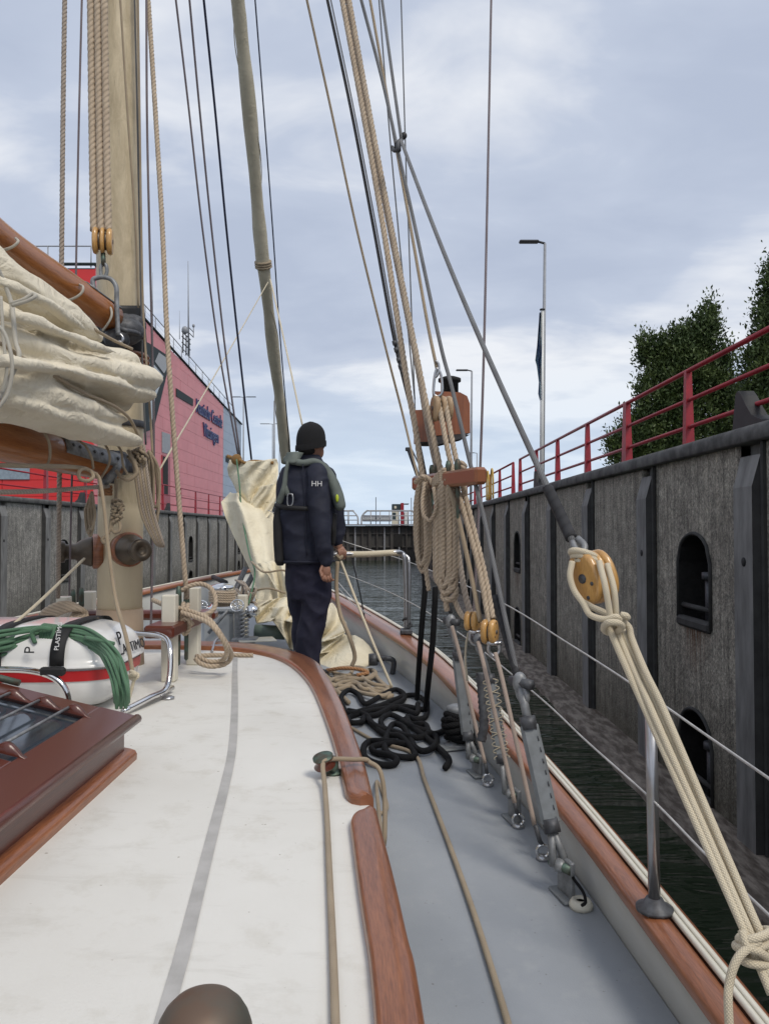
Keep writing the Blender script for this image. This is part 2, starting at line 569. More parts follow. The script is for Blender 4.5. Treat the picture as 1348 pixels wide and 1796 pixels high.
def mk_canvas(name, c1, c2, wr=0.012):
    m, t, b = nodes(name)
    v = coord(t, 'Object', (1, 1, 1))
    c = tramp(t, tnoise(t, v, 3.5, 6, 0.6), [(0.3, c2), (0.7, c1)])
    c = tmix(t, tramp(t, tnoise(t, v, 24, 4, 0.7), [(0.62, (0, 0, 0)), (0.8, (0.4, 0.4, 0.4))]), c, tuple(k * .75 for k in c2))
    t.links.new(c, b.inputs['Base Color'])
    b.inputs['Roughness'].default_value = 0.8; b.inputs['Specular IOR Level'].default_value = 0.25
    h = tmath(t, 'ADD', tnoise(t, v, 7, 4, 0.6, 1.0), tmath(t, 'MULTIPLY', tnoise(t, v, 300, 2), 0.03))
    bump(t, b, h, wr)
    return m
CANVAS = mk_canvas('cream_canvas', (0.76, 0.70, 0.57), (0.66, 0.60, 0.475), 0.03)
CANVASY = mk_canvas('pale_yellow_canvas', (0.80, 0.735, 0.57), (0.72, 0.645, 0.475), 0.025)
CANVASG = mk_canvas('weathered_canvas', (0.54, 0.495, 0.385), (0.43, 0.39, 0.295), 0.01)
GALV = mk('galvanised_steel', (0.30, 0.31, 0.32), (0.17, 0.175, 0.18), 0.5, 0.35, scale=30, bd=0.0008, bs=60)
GALVD = mk('dark_forged_steel', (0.11, 0.115, 0.125), (0.06, 0.06, 0.065), 0.55, 0.4, scale=40, bd=0.001)
GREYP = mk('grey_painted_cover', (0.21, 0.225, 0.235), (0.16, 0.17, 0.175), 0.5, 0.0, scale=20, bd=0.0004, bs=90)
STAIN = mk('stainless_steel', (0.52, 0.52, 0.53), (0.40, 0.40, 0.41), 0.28, 0.9, scale=12)
CHROME = mk('polished_steel', (0.8, 0.8, 0.8), (0.7, 0.7, 0.7), 0.1, 1.0)
BRONZE = mk('aged_bronze', (0.15, 0.12, 0.09), (0.08, 0.065, 0.05), 0.42, 0.6, scale=8, rvar=0.1)
PATINA = mk('bronze_patina', (0.10, 0.16, 0.13), (0.10, 0.07, 0.05), 0.5, 0.5, scale=25, bd=0.0006)
BLACKP = mk('black_rubber', (0.012, 0.012, 0.013), (0.02, 0.02, 0.02), 0.6)
DARKP = mk('dark_interior', (0.02, 0.02, 0.02), (0.015, 0.015, 0.015), 0.9)
REDP = mk('red_railing_paint', (0.34, 0.018, 0.03), (0.24, 0.014, 0.024), 0.4, scale=4)
WHITEG = mk('white_gelcoat', (0.80, 0.80, 0.79), (0.74, 0.74, 0.73), 0.2, coat=0.3, scale=3)
REDG = mk('red_band', (0.50, 0.02, 0.025), (0.42, 0.018, 0.02), 0.3)
BLACKT = mk('black_strap', (0.01, 0.01, 0.011), (0.016, 0.016, 0.017), 0.7)
PRINTW = mk('white_print', (0.75, 0.75, 0.75), (0.7, 0.7, 0.7), 0.6)
PRINTK = mk('black_print', (0.015, 0.015, 0.02), (0.012, 0.012, 0.015), 0.5)
def mk_concrete(name, lo, hi, spec=0.25, rust=None):
    m, t, b = nodes(name)
    v = coord(t, 'Object', (1, 1, 1))
    gr = tnoise(t, v, 26, 3, 0.7); big = tnoise(t, v, 0.7, 5, 0.6)
    st = tnoise(t, coord(t, 'Object', (3, 3, 0.16)), 4.5, 6, 0.7, 0.3)
    fn_ = tnoise(t, coord(t, 'Object', (1, 1, 0.75)), 48, 3, 0.7)
    c = tramp(t, big, [(0.3, lo), (0.7, hi)])
    c = tmix(t, 0.6, c, tramp(t, st, [(0.34, (0.14, 0.135, 0.13)), (0.5, (0.5, 0.5, 0.5)), (0.7, (0.85, 0.83, 0.8))]), 'OVERLAY')
    mott = tnoise(t, v, 5.5, 6, 0.75, 0.4)
    c = tmix(t, 0.5, c, tramp(t, mott, [(0.36, (0.18, 0.17, 0.16)), (0.5, (0.5, 0.5, 0.48)), (0.66, (0.86, 0.84, 0.8))]), 'OVERLAY')
    c = tmix(t, 0.55, c, tramp(t, fn_, [(0.36, (0.08, 0.08, 0.08)), (0.66, (1, 0.98, 0.94))]), 'OVERLAY')
    c = tmix(t, tramp(t, gr, [(0.6, (0, 0, 0)), (0.72, (0.5, 0.5, 0.5))]), c, tuple(k * 1.7 for k in hi))
    sp = t.nodes.new('ShaderNodeSeparateXYZ'); g = t.nodes.new('ShaderNodeNewGeometry')
    t.links.new(g.outputs['Position'], sp.inputs[0])
    f = t.nodes.new('ShaderNodeMapRange'); f.inputs['From Min'].default_value = -2.3; f.inputs['From Max'].default_value = -3.2
    wob = tmath(t, 'ADD', sp.outputs[2], tmath(t, 'MULTIPLY', tnoise(t, v, 1.5, 4), 0.7))
    f.inputs['From Min'].default_value = -1.4; f.inputs['From Max'].default_value = -2.7
    t.links.new(wob, f.inputs[0])
    c = tmix(t, tmath(t, 'MULTIPLY', f.outputs[0], 0.7), c, (0.06, 0.054, 0.034))
    if rust:
        wr = t.nodes.new('ShaderNodeMath'); wr.operation = 'WRAP'
        t.links.new(tmath(t, 'SUBTRACT', sp.outputs[1], rust), wr.inputs[0]); wr.inputs[1].default_value = 5.66; wr.inputs[2].default_value = -5.66
        my = tmath(t, 'SUBTRACT', 1.0, tmath(t, 'MULTIPLY', tmath(t, 'ABSOLUTE', wr.outputs[0]), 2.3))
        mz = t.nodes.new('ShaderNodeMapRange'); mz.inputs['From Min'].default_value = -1.75; mz.inputs['From Max'].default_value = -1.08
        t.links.new(sp.outputs[2], mz.inputs[0])
        top_ = t.nodes.new('ShaderNodeMath'); top_.operation = 'LESS_THAN'; t.links.new(sp.outputs[2], top_.inputs[0]); top_.inputs[1].default_value = -1.05
        rs = tramp(t, tnoise(t, coord(t, 'Object', (1, 9, 0.5)), 2.2, 4, 0.6), [(0.42, (0, 0, 0)), (0.62, (1, 1, 1))])
        mk_ = tmath(t, 'MULTIPLY', tmath(t, 'MULTIPLY', tmath(t, 'MAXIMUM', my, 0.0), mz.outputs[0]), top_.outputs[0])
        c = tmix(t, tmath(t, 'MULTIPLY', tmath(t, 'MULTIPLY', mk_, rs), 1.6), c, (0.13, 0.065, 0.035))
    t.links.new(c, b.inputs['Base Color'])
    b.inputs['Roughness'].default_value = 0.85; b.inputs['Specular IOR Level'].default_value = spec
    bump(t, b, tmath(t, 'ADD', fn_, gr), 0.012)
    return m
CONC = mk_concrete('weathered_aggregate_concrete', (0.215, 0.20, 0.177), (0.32, 0.30, 0.265), rust=8.55)
CONCL = mk_concrete('weathered_grey_concrete', (0.21, 0.205, 0.195), (0.32, 0.31, 0.295))
RIBM = mk('smooth_grey_fender_face', (0.235, 0.232, 0.225), (0.14, 0.138, 0.133), 0.8, 0.0, scale=4, stretch=(2, 2, 0.5), bd=0.004, bs=12, det=8)
DEDGE = mk('dark_edge_face', (0.05, 0.049, 0.047), (0.03, 0.029, 0.028), 0.85, scale=5, bd=0.003)
COPE = mk('dark_coping', (0.135, 0.132, 0.128), (0.06, 0.059, 0.057), 0.85, scale=6, bd=0.006, bs=9)
LEDGE = mk('muddy_weathered_timber', (0.235, 0.20, 0.165), (0.085, 0.066, 0.05), 0.75, scale=7, stretch=(1.6, 0.45, 1), bd=0.02, bs=12, contrast=(0.42, 0.62), det=8)
GROUND = mk('quay_paving', (0.22, 0.215, 0.20), (0.17, 0.165, 0.155), 0.9, scale=2)
def mk_water():
    m, t, b = nodes('dark_green_water')
    b.inputs['Base Color'].default_value = (0.022, 0.032, 0.018, 1)
    b.inputs['Roughness'].default_value = 0.04
    b.inputs['IOR'].default_value = 1.33
    v = coord(t, 'Object', (0.22, 0.95, 1))
    h = tmath(t, 'ADD', tnoise(t, v, 1.1, 4, 0.55, 0.6), tmath(t, 'MULTIPLY', tnoise(t, v, 4.5, 3, 0.5, 0.4), 0.25))
    bump(t, b, h, 0.26)
    return m
WATER = mk_water()
# ------------------------------------------------------------------ water, quays, lock walls
WZ, QZ, XR, XL, GATEY = -3.1, 0.97, 3.5, -11.0, 77.0
m = M()
m.grid([[(-3000, y, WZ), (3000, y, WZ)] for y in (-60, 4000)])
tag(obj('water', m, WATER), kind='structure')
for nm, x0, x1 in (('quay_ground_right', XR + 0.5, 400), ('quay_ground_left', -400, XL - 0.5)):
    m = M().box(((x0 + x1) / 2, 20, (QZ + WZ) / 2 - 0.03), (x1 - x0, 130, QZ - WZ - 0.02))
    tag(obj(nm, m, GROUND), kind='structure')
PITCHW = 2.83
RECESSM = mk('recess_shade_black', (0.014, 0.013, 0.012), (0.007, 0.007, 0.007), 0.9, scale=9, bd=.01)  # shade of the deep niches put into the colour as near-black
def arch(yc, hw, zb, zt, n=10):
    """outline of the recess: (y, zbottom, ztop) slices"""
    out = []
    for i in range(n + 1):
        a = -1 + 2 * i / n
        out.append((yc + hw * a, zb, zt - hw * 0.75 * (1 - math.sqrt(max(0, 1 - a * a)))))
    return out
def wall_panel(X, sgn, y0, y1, z0, z1, holes):
    """flat panel with arched recesses; sgn = direction the face looks along x"""
    m = M()
    if not holes:
        return m.box((X - sgn * 0.2, (y0 + y1) / 2, (z0 + z1) / 2), (0.4, y1 - y0, z1 - z0), 0.02)
    yc, hw = holes[0][0], holes[0][1]
    for a, b_ in ((y0, yc - hw), (yc + hw, y1)):
        m.add([(X, a, z0), (X, b_, z0), (X, b_, z1), (X, a, z1)], [(0, 1, 2, 3)], None, None, True)
    hs = [arch(yc, hw, zb, zt) for (_, _, zb, zt) in holes]
    n = len(hs[0])
    for i in range(n - 1):
        ya, yb = hs[0][i][0], hs[0][i + 1][0]
        la, lb = z0, z0
        for h in hs:
            m.add([(X, ya, la), (X, yb, lb), (X, yb, h[i + 1][1]), (X, ya, h[i][1])], [(0, 1, 2, 3)], None, None, True)
            la, lb = h[i][2], h[i + 1][2]
        m.add([(X, ya, la), (X, yb, lb), (X, yb, z1), (X, ya, z1)], [(0, 1, 2, 3)], None, None, True)
    return m
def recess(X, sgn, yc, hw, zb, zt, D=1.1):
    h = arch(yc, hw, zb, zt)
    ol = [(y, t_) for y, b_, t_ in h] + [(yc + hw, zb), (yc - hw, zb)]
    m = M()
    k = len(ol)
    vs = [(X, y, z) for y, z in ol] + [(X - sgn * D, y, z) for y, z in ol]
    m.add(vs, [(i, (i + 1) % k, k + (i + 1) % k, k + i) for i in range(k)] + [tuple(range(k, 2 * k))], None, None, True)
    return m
def recess_rim(X, sgn, yc, hw, zb, zt):
    h = arch(yc, hw + .025, zb, zt + .025)
    pts = [(X + sgn * 0.0, yc - hw - .025, zb)] + [(X, y, t_) for y, b_, t_ in h] + [(X, yc + hw + .025, zb)]
    return M().tube(pts, 0.022, 6)
def make_wall(name, label, X, sgn, ys, conc, ledge, hole_z, hole_at, pan_lab=None):
    W = thing(name, (X, ys[0], WZ), label, 'lock wall')
    zt = QZ - 0.14
    for i in range(len(ys) - 1):
        a, b_ = ys[i] + 0.46, ys[i + 1]
        holes = []
        if i in hole_at:
            yc = (a + b_) / 2 - 0.02
            holes = [(yc, 0.42, zb, zt_) for zb, zt_ in hole_z]
        p = obj('wall_panel', wall_panel(X + sgn * random.uniform(-.012, .012), sgn, a + .012, b_ - .012, -3.6, zt, holes), conc, W, norm=False)
        for h in holes:
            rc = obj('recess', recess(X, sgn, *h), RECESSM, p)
            obj('recess_rim', recess_rim(X, sgn, *h), DEDGE, p)
            yc, hw, zb, z2 = h
            mm = M().tube([(X - sgn * .22, yc + .02, zb), (X - sgn * .22, yc + .02, zb + .52)], 0.075, 10)
            mm.tube([(X - sgn * .22, yc + .02, zb + .52), (X - sgn * .22, yc + .02, zb + .6)], 0.11, 10)
            obj('mooring_pin', mm, GALVD, p)
            mm = M().tube([(X - sgn * .05, yc - hw, zb + .2), (X - sgn * .05, yc + hw, zb + .2)], 0.03, 8)
            mm.box((X - sgn * .02, yc, zb + .02), (0.12, 2 * hw + .04, 0.12), .03)
            obj('sill', mm, DEDGE, p)
    for i in range(len(ys)):
        y = ys[i]
        m = M()
        d = 0.10
        prof = [(y, 0), (y + .03, d), (y + .40, d), (y + .455, 0)]
        zs = [(-3.6, 1), (zt - .42, 1), (zt - .12, .15)]
        vs = []
        for z, f in zs:
            vs += [(X + sgn * (q * f + .005), yy, z) for yy, q in prof]
        fs = []
        for r_ in range(2):
            for k in range(3):
                fs.append((r_ * 4 + k, r_ * 4 + k + 1, (r_ + 1) * 4 + k + 1, (r_ + 1) * 4 + k))
        fs += [(8, 9, 10, 11)]
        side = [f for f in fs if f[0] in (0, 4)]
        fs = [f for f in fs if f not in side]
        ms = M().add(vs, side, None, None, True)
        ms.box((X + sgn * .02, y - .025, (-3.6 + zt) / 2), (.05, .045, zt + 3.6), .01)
        m.add(vs, fs, None, None, True)
        m.add([(X - sgn * .1, y, -3.6), (X - sgn * .1, y + .46, -3.6), (X - sgn * .1, y + .46, zt), (X - sgn * .1, y, zt)], [(0, 1, 2, 3)], None, None, True)
        rb = obj('fender_rib', m, RIBM, W, norm=False)
        obj('dark_edge', ms, DEDGE, rb, norm=False)  # near side and edge strip of each rib, in a darker colour
        if i < 5:
            e1 = M().tube([(X + sgn * (d - .02), y + .2, -.3), (X + sgn * (d + .008), y + .2, -.3)], 0.045, 10)
            obj('bolt_hole', e1, DARKP, rb)
    # coping
    m = M()
    path_y = [ys[0] - 3 + i * 2.0 for i in range(int((ys[-1] + .4 - ys[0] + 3) / 2.0) + 1)] + [ys[-1] + 0.4]
    rows = []
    for y in path_y:
        w_ = noise.noise(Vector((X, y, 0))) * .006
        o_ = [(-.55, -.14), (.085, -.14), (.10, -.125), (.105, -.03), (.085, .01), (.05, .024), (-.55, .03)]
        rows.append([(X + sgn * (a + w_), y, QZ + b_) for a, b_ in o_])
    m.grid(rows)
    obj('coping', m, COPE, W)
    if ledge:
        m = M()
        rows = []
        y = ys[0] - 1
        while y < GATEY - 2:
            a = noise.noise(Vector((y * 0.9, 0, 0))) * .05 + noise.noise(Vector((y * 4, 3, 0))) * .02
            rows.append([(X + sgn * .0, y, -2.96), (X + sgn * .2, y, -2.98 + a * .3), (X + sgn * (.44 + a), y, -3.0 + a * .4), (X + sgn * (.52 + a), y, -3.04), (X + sgn * (.53 + a), y, -3.3)])
            y += 0.22 if y < 30 else 1.0
        m.grid(rows)
        obj('waling', m, LEDGE, W)
    return W
ysr = [6.93 + PITCHW * k for k in range(-3, 25)]
make_wall('lock_wall', 'long weathered concrete lock wall with dark fender ribs on the right of the ship, waling at the water', XR, -1, ysr, CONC, True,
          [(-3.0, -2.05), (-1.08, -0.06)], (3, 7, 11, 15, 19))
ysl = [12.9 + PITCHW * k for k in range(0, 23)]
make_wall('lock_wall', 'grey concrete lock wall on the left side beneath the pink building', XL, 1, ysl, CONCL, False,
          [(-3.0, -2.3), (-1.75, -0.35)], (4, 10, 15))
# black rubber horns on the coping
def horn(y, X, label):
    m = M().prism([(-.30, 0), (.34, 0), (.28, .05), (.10, .12), (.0, .22), (-.10, .34), (-.17, .40), (-.22, .38), (-.26, .2)], 0.16, basis(Vector((X, y, QZ + .028)), Vector((0, -1, 0)), Vector((0, 0, 1)), Vector((1, 0, 0))))
    o = obj('mooring_horn', m, BLACKP)
    tag(o, label, 'mooring horn', 'mooring horns on the lock coping')
horn(7.35, XR + .12, 'black horn on the right coping, close to the camera beside the trees')
horn(17.6, XR + .12, 'small black horn on the right coping under the slanting grey wire')
horn(38.5, XL - .1, 'black horn on the left coping in front of the door of the pink building')
horn(27.5, XL - .1, 'black horn on the left coping in front of the bright red wall')
# ------------------------------------------------------------------ railings
def railing(name, label, group, X, ys, zb, h, wide=(), rails=(1.0, .62, .27), pw=.055, taper=True):
    T = thing(name, (X, ys[0], zb), label, 'railing', group)
    proto = None
    for i, y in enumerate(ys):
        wd = .20 if i in wide else .10
        t_ = .012
        m = M()
        w1 = wd * (.72 if taper else 1)
        m.add([(X - pw, y - wd / 2, zb), (X + pw, y - wd / 2, zb), (X + pw, y + wd / 2, zb), (X - pw, y + wd / 2, zb),
               (X - pw * .6, y - w1 / 2, zb + h), (X + pw * .6, y - w1 / 2, zb + h), (X + pw * .6, y + w1 / 2, zb + h), (X - pw * .6, y + w1 / 2, zb + h)],
              [(0, 1, 5, 4), (1, 2, 6, 5), (2, 3, 7, 6), (3, 0, 4, 7), (4, 5, 6, 7)], None, None, True)
        obj('post', m, REDP, T)
    for f in rails:
        m = M().tube([(X, ys[0] - .04, zb + h * f), (X, ys[-1] + .04, zb + h * f)], 0.026 if f < 1 else .03, 8)
        obj('rail', m, REDP, T)
    return T
RX = XR + .16
railing('railing', 'near red steel railing on the right lock wall in front of the trees', 'red railings on the lock walls', RX, [2.6, 4.75, 6.95, 9.05, 11.35, 13.55, 15.9, 18.1, 20.3], QZ + .02, 0.93, wide=(4,))
railing('railing', 'red railing on the right lock wall beyond the first gap, by the yellow ladder hoop', 'red railings on the lock walls', RX, [21.4, 23.9, 26.3, 28.6], QZ + .02, 0.93)
railing('railing', 'farthest short red railing on the right lock wall, behind the belaying bar', 'red railings on the lock walls', RX, [30.5, 33.5, 37, 41, 45, 50, 56, 62], QZ + .02, 0.93)
railing('railing', 'long red railing on the left lock wall in front of the pink building', 'red railings on the lock walls', XL - .2, [15 + 3.3 * k for k in range(18)], QZ + .02, 1.32, wide=(3, 9, 15))
def hoop():
    Y0 = 24.6
    T = thing('ladder_hoop', (RX - .1, Y0, QZ), 'pair of yellow ladder grab hoops at the gap in the right railing', 'ladder hoop')
    YEL = mk('yellow_paint', (0.55, 0.36, 0.06), (0.45, 0.28, 0.05), 0.5)
    for d in (-.5, .5):
        pts = [(RX - .22, Y0 + d - .25, QZ + .03), (RX - .22, Y0 + d - .22, QZ + .75), (RX - .22, Y0 + d, QZ + 1.0), (RX - .22, Y0 + d + .22, QZ + .75), (RX - .22, Y0 + d + .25, QZ + .03)]
        obj('hoop', M().tube(cr(pts, 5), .03, 7), YEL, T)
hoop()
# ------------------------------------------------------------------ lamps, flagpole on the right quay
POLE = mk('pole_grey', (0.30, 0.31, 0.33), (0.24, 0.25, 0.27), 0.5)
LAMPB = mk('lamp_head_dark', (0.025, 0.026, 0.03), (0.02, 0.02, 0.022), 0.5)
def street_lamp(base, top, arms, label, r=.08, L=.9, grp='street lamps on the quays'):
    T = thing('street_lamp', base, label, 'street lamp', grp)
    b_, t_ = Vector(base), Vector(top)
    obj('pole', M().tube([b_, b_.lerp(t_, .5), t_], [r, r * .8, r * .6], 8), POLE, T)
    for s in arms:
        m = M().box(t_ + Vector((s * L * .62, 0, .06)), (L * .75, .22, .09), .03)
        m.tube([t_, t_ + Vector((s * L * .3, 0, .07))], .04, 6)
        obj('lamp_head', m, LAMPB, T)
def lampat(ub, ut, vt, Y, arms, label, **k):
    a = P(ub, 880, Y); b_ = P(ut, vt, Y)
    street_lamp((a.x, Y, QZ), b_, arms, label, **k)
lampat(950, 955, 427, 26, (-1,), 'nearest tall street lamp on the right quay, just behind the flag')
lampat(825, 827, 651, 47, (-1,), 'middle street lamp on the right quay, right of the wooden light board', r=.09, L=1.0)
lampat(836, 836, 795, 98, (-1,), 'small distant street lamp low beside the belaying bar', L=1.4, r=.11)
lampat(427, 427, 697, 95, (-1, 1), 'double armed street lamp right of the pink building', L=1.6, r=.12)
lampat(478, 478, 744, 120, (-1, 1), 'lower double armed street lamp left of the furled sail', L=2.0, r=.12)
def mastpole(u, vt, Y, r, name, label, cat, mat):
    a = P(u, 880, Y); b_ = P(u, vt, Y)
    o = obj(name, M().tube([(a.x, Y, QZ), b_], [r, r * .7], 8), mat); tag(o, label, cat)
mastpole(481, 703, 90, .13, 'pole', 'tall plain pole standing between the two double armed lamps', 'pole', POLE)
mastpole(490, 776, 85, .05, 'striped_pole', 'thin dark marker pole left of the furled sail', 'pole', LAMPB)
FT = thing('flagpole', (P(949, 880, 25).x, 25, QZ), 'white flagpole with a limp navy and teal flag beside the tall lamp', 'flagpole')
WPOLE = mk('white_pole', (0.72, 0.72, 0.70), (0.66, 0.66, 0.64), 0.4)
a = P(949, 880, 25); b_ = P(950.5, 544, 25)
obj('pole', M().tube([(a.x, 25, QZ), b_], [.075, .05], 10), WPOLE, FT)
obj('cap', M().tube([b_, b_ + Vector((0, 0, .04))], .09, 8), LAMPB, FT)
def flag_mat():
    m, t, b = nodes('navy_teal_flag')
    v = coord(t, 'UV', (1, 1, 1))
    wv = t.nodes.new('ShaderNodeTexWave'); wv.inputs['Scale'].default_value = 1.3; wv.inputs['Distortion'].default_value = 4; wv.inputs['Detail'].default_value = 1
    t.links.new(v, wv.inputs[0])
    c = tramp(t, wv.outputs[1], [(0.0, (0.015, 0.035, 0.09)), (0.72, (0.02, 0.05, 0.12)), (0.80, (0.25, 0.35, 0.42)), (0.95, (0.08, 0.17, 0.21))])
    t.links.new(c, b.inputs['Base Color']); b.inputs['Roughness'].default_value = 0.8
    return m
rows = []
for v, ul, ur in ((548, 945, 949), (575, 943, 949), (605, 941, 949), (632, 938, 949), (642, 941, 949), (670, 945, 949), (690, 944, 950), (702, 947, 950)):
    row = []
    for k in range(9):
        t_ = k / 8
        p = P(lerp(ul, ur, t_), v, 25 + .0)
        row.append(p + Vector((0, math.sin(t_ * 12 + v * .02) * .09, 0)))
    rows.append(row)
obj('flag', M().grid(rows), flag_mat(), FT)
# ------------------------------------------------------------------ pink building with grey-blue end
BX = -16.0
PINK = mk('sky_paled_red_cladding', (0.62, 0.185, 0.195), (0.54, 0.155, 0.165), 0.42, scale=.6, spec=.5)  # red cladding with its grazing sky reflection put into the pink colour
REDC = mk('bright_red_cladding', (0.62, 0.028, 0.028), (0.56, 0.025, 0.025), 0.4, scale=.7)
BLUEC = mk('grey_blue_cladding', (0.27, 0.33, 0.42), (0.24, 0.30, 0.385), 0.4, scale=.6)
DGLASS = mk('dark_glass', (0.05, 0.065, 0.08), (0.04, 0.05, 0.065), 0.08, spec=1.0)
PGLASS = mk('pale_glass', (0.22, 0.27, 0.31), (0.16, 0.2, 0.24), 0.08, spec=1.0)
FRAMED = mk('dark_green_grey_frame', (0.022, 0.032, 0.034), (0.018, 0.025, 0.027), 0.6, spec=.2)
B = thing('harbour_building', (BX, 41.4, QZ), 'large red clad harbour building with sky-paled pink side, slanted roof and dark leaning window bay', 'building')
def roofz(y):
    return 14.6 + (y - 41.4) * (12.3 - 14.6) / (74.6 - 41.4) if y < 74.6 else 12.3 + (y - 74.6) * (11.75 - 12.3) / 9.4
def slab(y0, y1, seg=.0, z0=QZ, X=BX, mat=PINK):
    m = M(); m.add([(X - 20, y0, z0), (X - .05, y0, z0), (X - .05, y0, roofz(y0) - .05), (X - 20, y0, roofz(y0) - .05), (X - 20, y1, z0), (X - .05, y1, z0), (X - .05, y1, roofz(y1) - .05), (X - 20, y1, roofz(y1) - .05)],
          [(0, 1, 2, 3), (4, 5, 6, 7), (1, 5, 6, 2), (3, 2, 6, 7), (0, 3, 7, 4)], None, None, True)
    return m
core = obj('wall_core', slab(41.45, 83.95), FRAMED, B)
def cladding(y0, y1, nrow, ycuts, mat, skip=None):
    hts = [QZ + .9 * i for i in range(nrow)]
    for i, z in enumerate(hts):
        off = 0 if i % 2 else 2.2
        cuts = [y0] + [c + off for c in ycuts if y0 < c + off < y1] + [y1]
        for a, b_ in zip(cuts, cuts[1:]):
            za, zb = min(z + .885, roofz(a)), min(z + .885, roofz(b_))
            if za <= z and zb <= z:
                continue
            a2, b2 = a + .01, b_ - .01
            if za > z and zb <= z:
                b2 = a + (roofz(a) - z) / (roofz(a) - roofz(b_) + 1e-9) * (b_ - a); zb = z + .01
            j = random.uniform(-.006, .006)
            m = M()
            vs = [(BX + j, a2, z), (BX + j, b2, z), (BX + j, b2, zb), (BX + j, a2, za)]
            vs += [(x - .045, y, q) for x, y, q in vs]
            m.add(vs, [(0, 1, 2, 3), (0, 1, 5, 4), (1, 2, 6, 5), (2, 3, 7, 6), (3, 0, 4, 7)], None, None, True)
            obj('cladding_panel', m, mat, B)
cladding(41.4, 74.6, 16, [45 + 4.6 * k for k in range(8)], PINK)
cladding(74.62, 84.0, 13, [79], BLUEC)
# red end wall, panels
for i in range(15):
    z = QZ + .9 * i
    for k in range(4):
        x1 = BX - .02 - k * 5.0
        zz = min(z + .885, 14.55)
        m = M().box((x1 - 2.49, 41.38, (z + zz) / 2), (4.97, .06, zz - z), .008)
        obj('end_panel', m, REDC, B)
obj('roof_edge', M().tube([(BX - 20, 41.3, 14.72), (BX, 41.3, 14.72), (BX + .03, 74.6, 12.42), (BX + .03, 84, 11.87)], .10, 6), FRAMED, B)
# roof railing
def roofrail(y0, y1, n, h=1.15):
    T = obj('roof_railing', M().tube([(BX - .1, y0, roofz(y0) + h), (BX - .1, y1, roofz(y1) + h)], .035, 6), POLE, B)
    for i in range(n + 1):
        y = lerp(y0, y1, i / n)
        obj('railing_post', M().tube([(BX - .1, y, roofz(y)), (BX - .1, y, roofz(y) + h)], .035, 5), POLE, T)
        if i < n:
            y2 = lerp(y0, y1, (i + 1) / n)
            m = M()
            for q in range(3):
                m.tube([(BX - .1, y, roofz(y) + h * (.2 + .25 * q)), (BX - .1, y2, roofz(y2) + h * (.2 + .25 * q))], .008, 4, cap=False)
            obj('railing_wires', m, POLE, T)
roofrail(43.5, 80, 16)
m = M().tube([(BX - 20, 41.5, 15.8), (BX - .3, 41.5, 15.8), (BX - .1, 43.5, 15.6)], .035, 6)
T = obj('roof_railing', m, POLE, B)
for k in range(9):
    obj('railing_post', M().tube([(BX - .3 - 2.4 * k, 41.5, 14.6), (BX - .3 - 2.4 * k, 41.5, 15.8)], .035, 5), POLE, T)
# leaning window bay
def fpoly(px_pts, X, th, mat, name, parent):
    pts = [PX(u, v, X) for u, v in px_pts]
    k = len(pts)
    vs = pts + [p - Vector((th, 0, 0)) for p in pts]
    m = M().add(vs, [tuple(range(k))] + [(i, (i + 1) % k, k + (i + 1) % k, k + i) for i in range(k)], None, None, True)
    return obj(name, m, mat, parent)
bay = fpoly([(225, 585), (262, 602), (295, 624), (295, 648), (270, 752), (225, 770)], BX + .35, .4, FRAMED, 'window_bay', B)
fpoly([(272, 634), (279, 618), (293, 628), (293, 646), (288, 655)], BX + .37, .05, DGLASS, 'window_pane', bay)
fpoly([(271, 640), (287, 660), (272, 700), (268, 735), (262, 740), (262, 650)], BX + .37, .05, PGLASS, 'window_pane', bay)
w1 = fpoly([(310, 681), (339, 700), (339, 712), (310, 695)], BX + .06, .1, FRAMED, 'slot_window', B)
w2 = fpoly([(397, 799), (412, 806), (412, 815), (397, 810)], BX + .06, .1, FRAMED, 'slot_window', B)
fpoly([(285, 757), (299, 762), (299, 797), (285, 793)], BX + .05, .1, POLE, 'vent_panel', B)
dr = fpoly([(285, 798), (299, 802), (299, 893), (285, 893)], BX + .06, .1, REDP, 'door', B)
fpoly([(286.5, 800), (295, 803), (295, 868), (286.5, 866)], BX + .08, .05, DARKP, 'door_glass', dr)
ww = M().box((P(22, 829, 41.3).x, 41.32, P(22, 829, 41.3).z), (1.9, .08, .75), .01)
obj('ground_window', ww, PGLASS, B)
NAVYL = mk('navy_sign_letters', (0.015, 0.03, 0.14), (0.012, 0.025, 0.11), 0.4)
def sign(body, u0, v0, size, wid):
    p = PX(u0, v0, BX + .05)
    m = text_m(body, size, .05, Matrix.Identity(4))
    xs = [v.x for v in m.V]; s = wid / (max(xs) - min(xs))
    mt = basis(p, Vector((0, 1, 0)), Vector((0, 0, 1)), Vector((1, 0, 0))) @ Matrix.Diagonal((s, 1, 1, 1))
    m.V = [mt @ v for v in m.V]
    obj('sign_lettering', m, NAVYL, B)
sign('Nautische Centrale', 344, 723, 1.75, PX(389, 750, BX).y - PX(344, 723, BX).y)
sign('Vlissingen', 356.5, 764, 1.75, PX(383, 776, BX).y - PX(356.5, 764, BX).y)
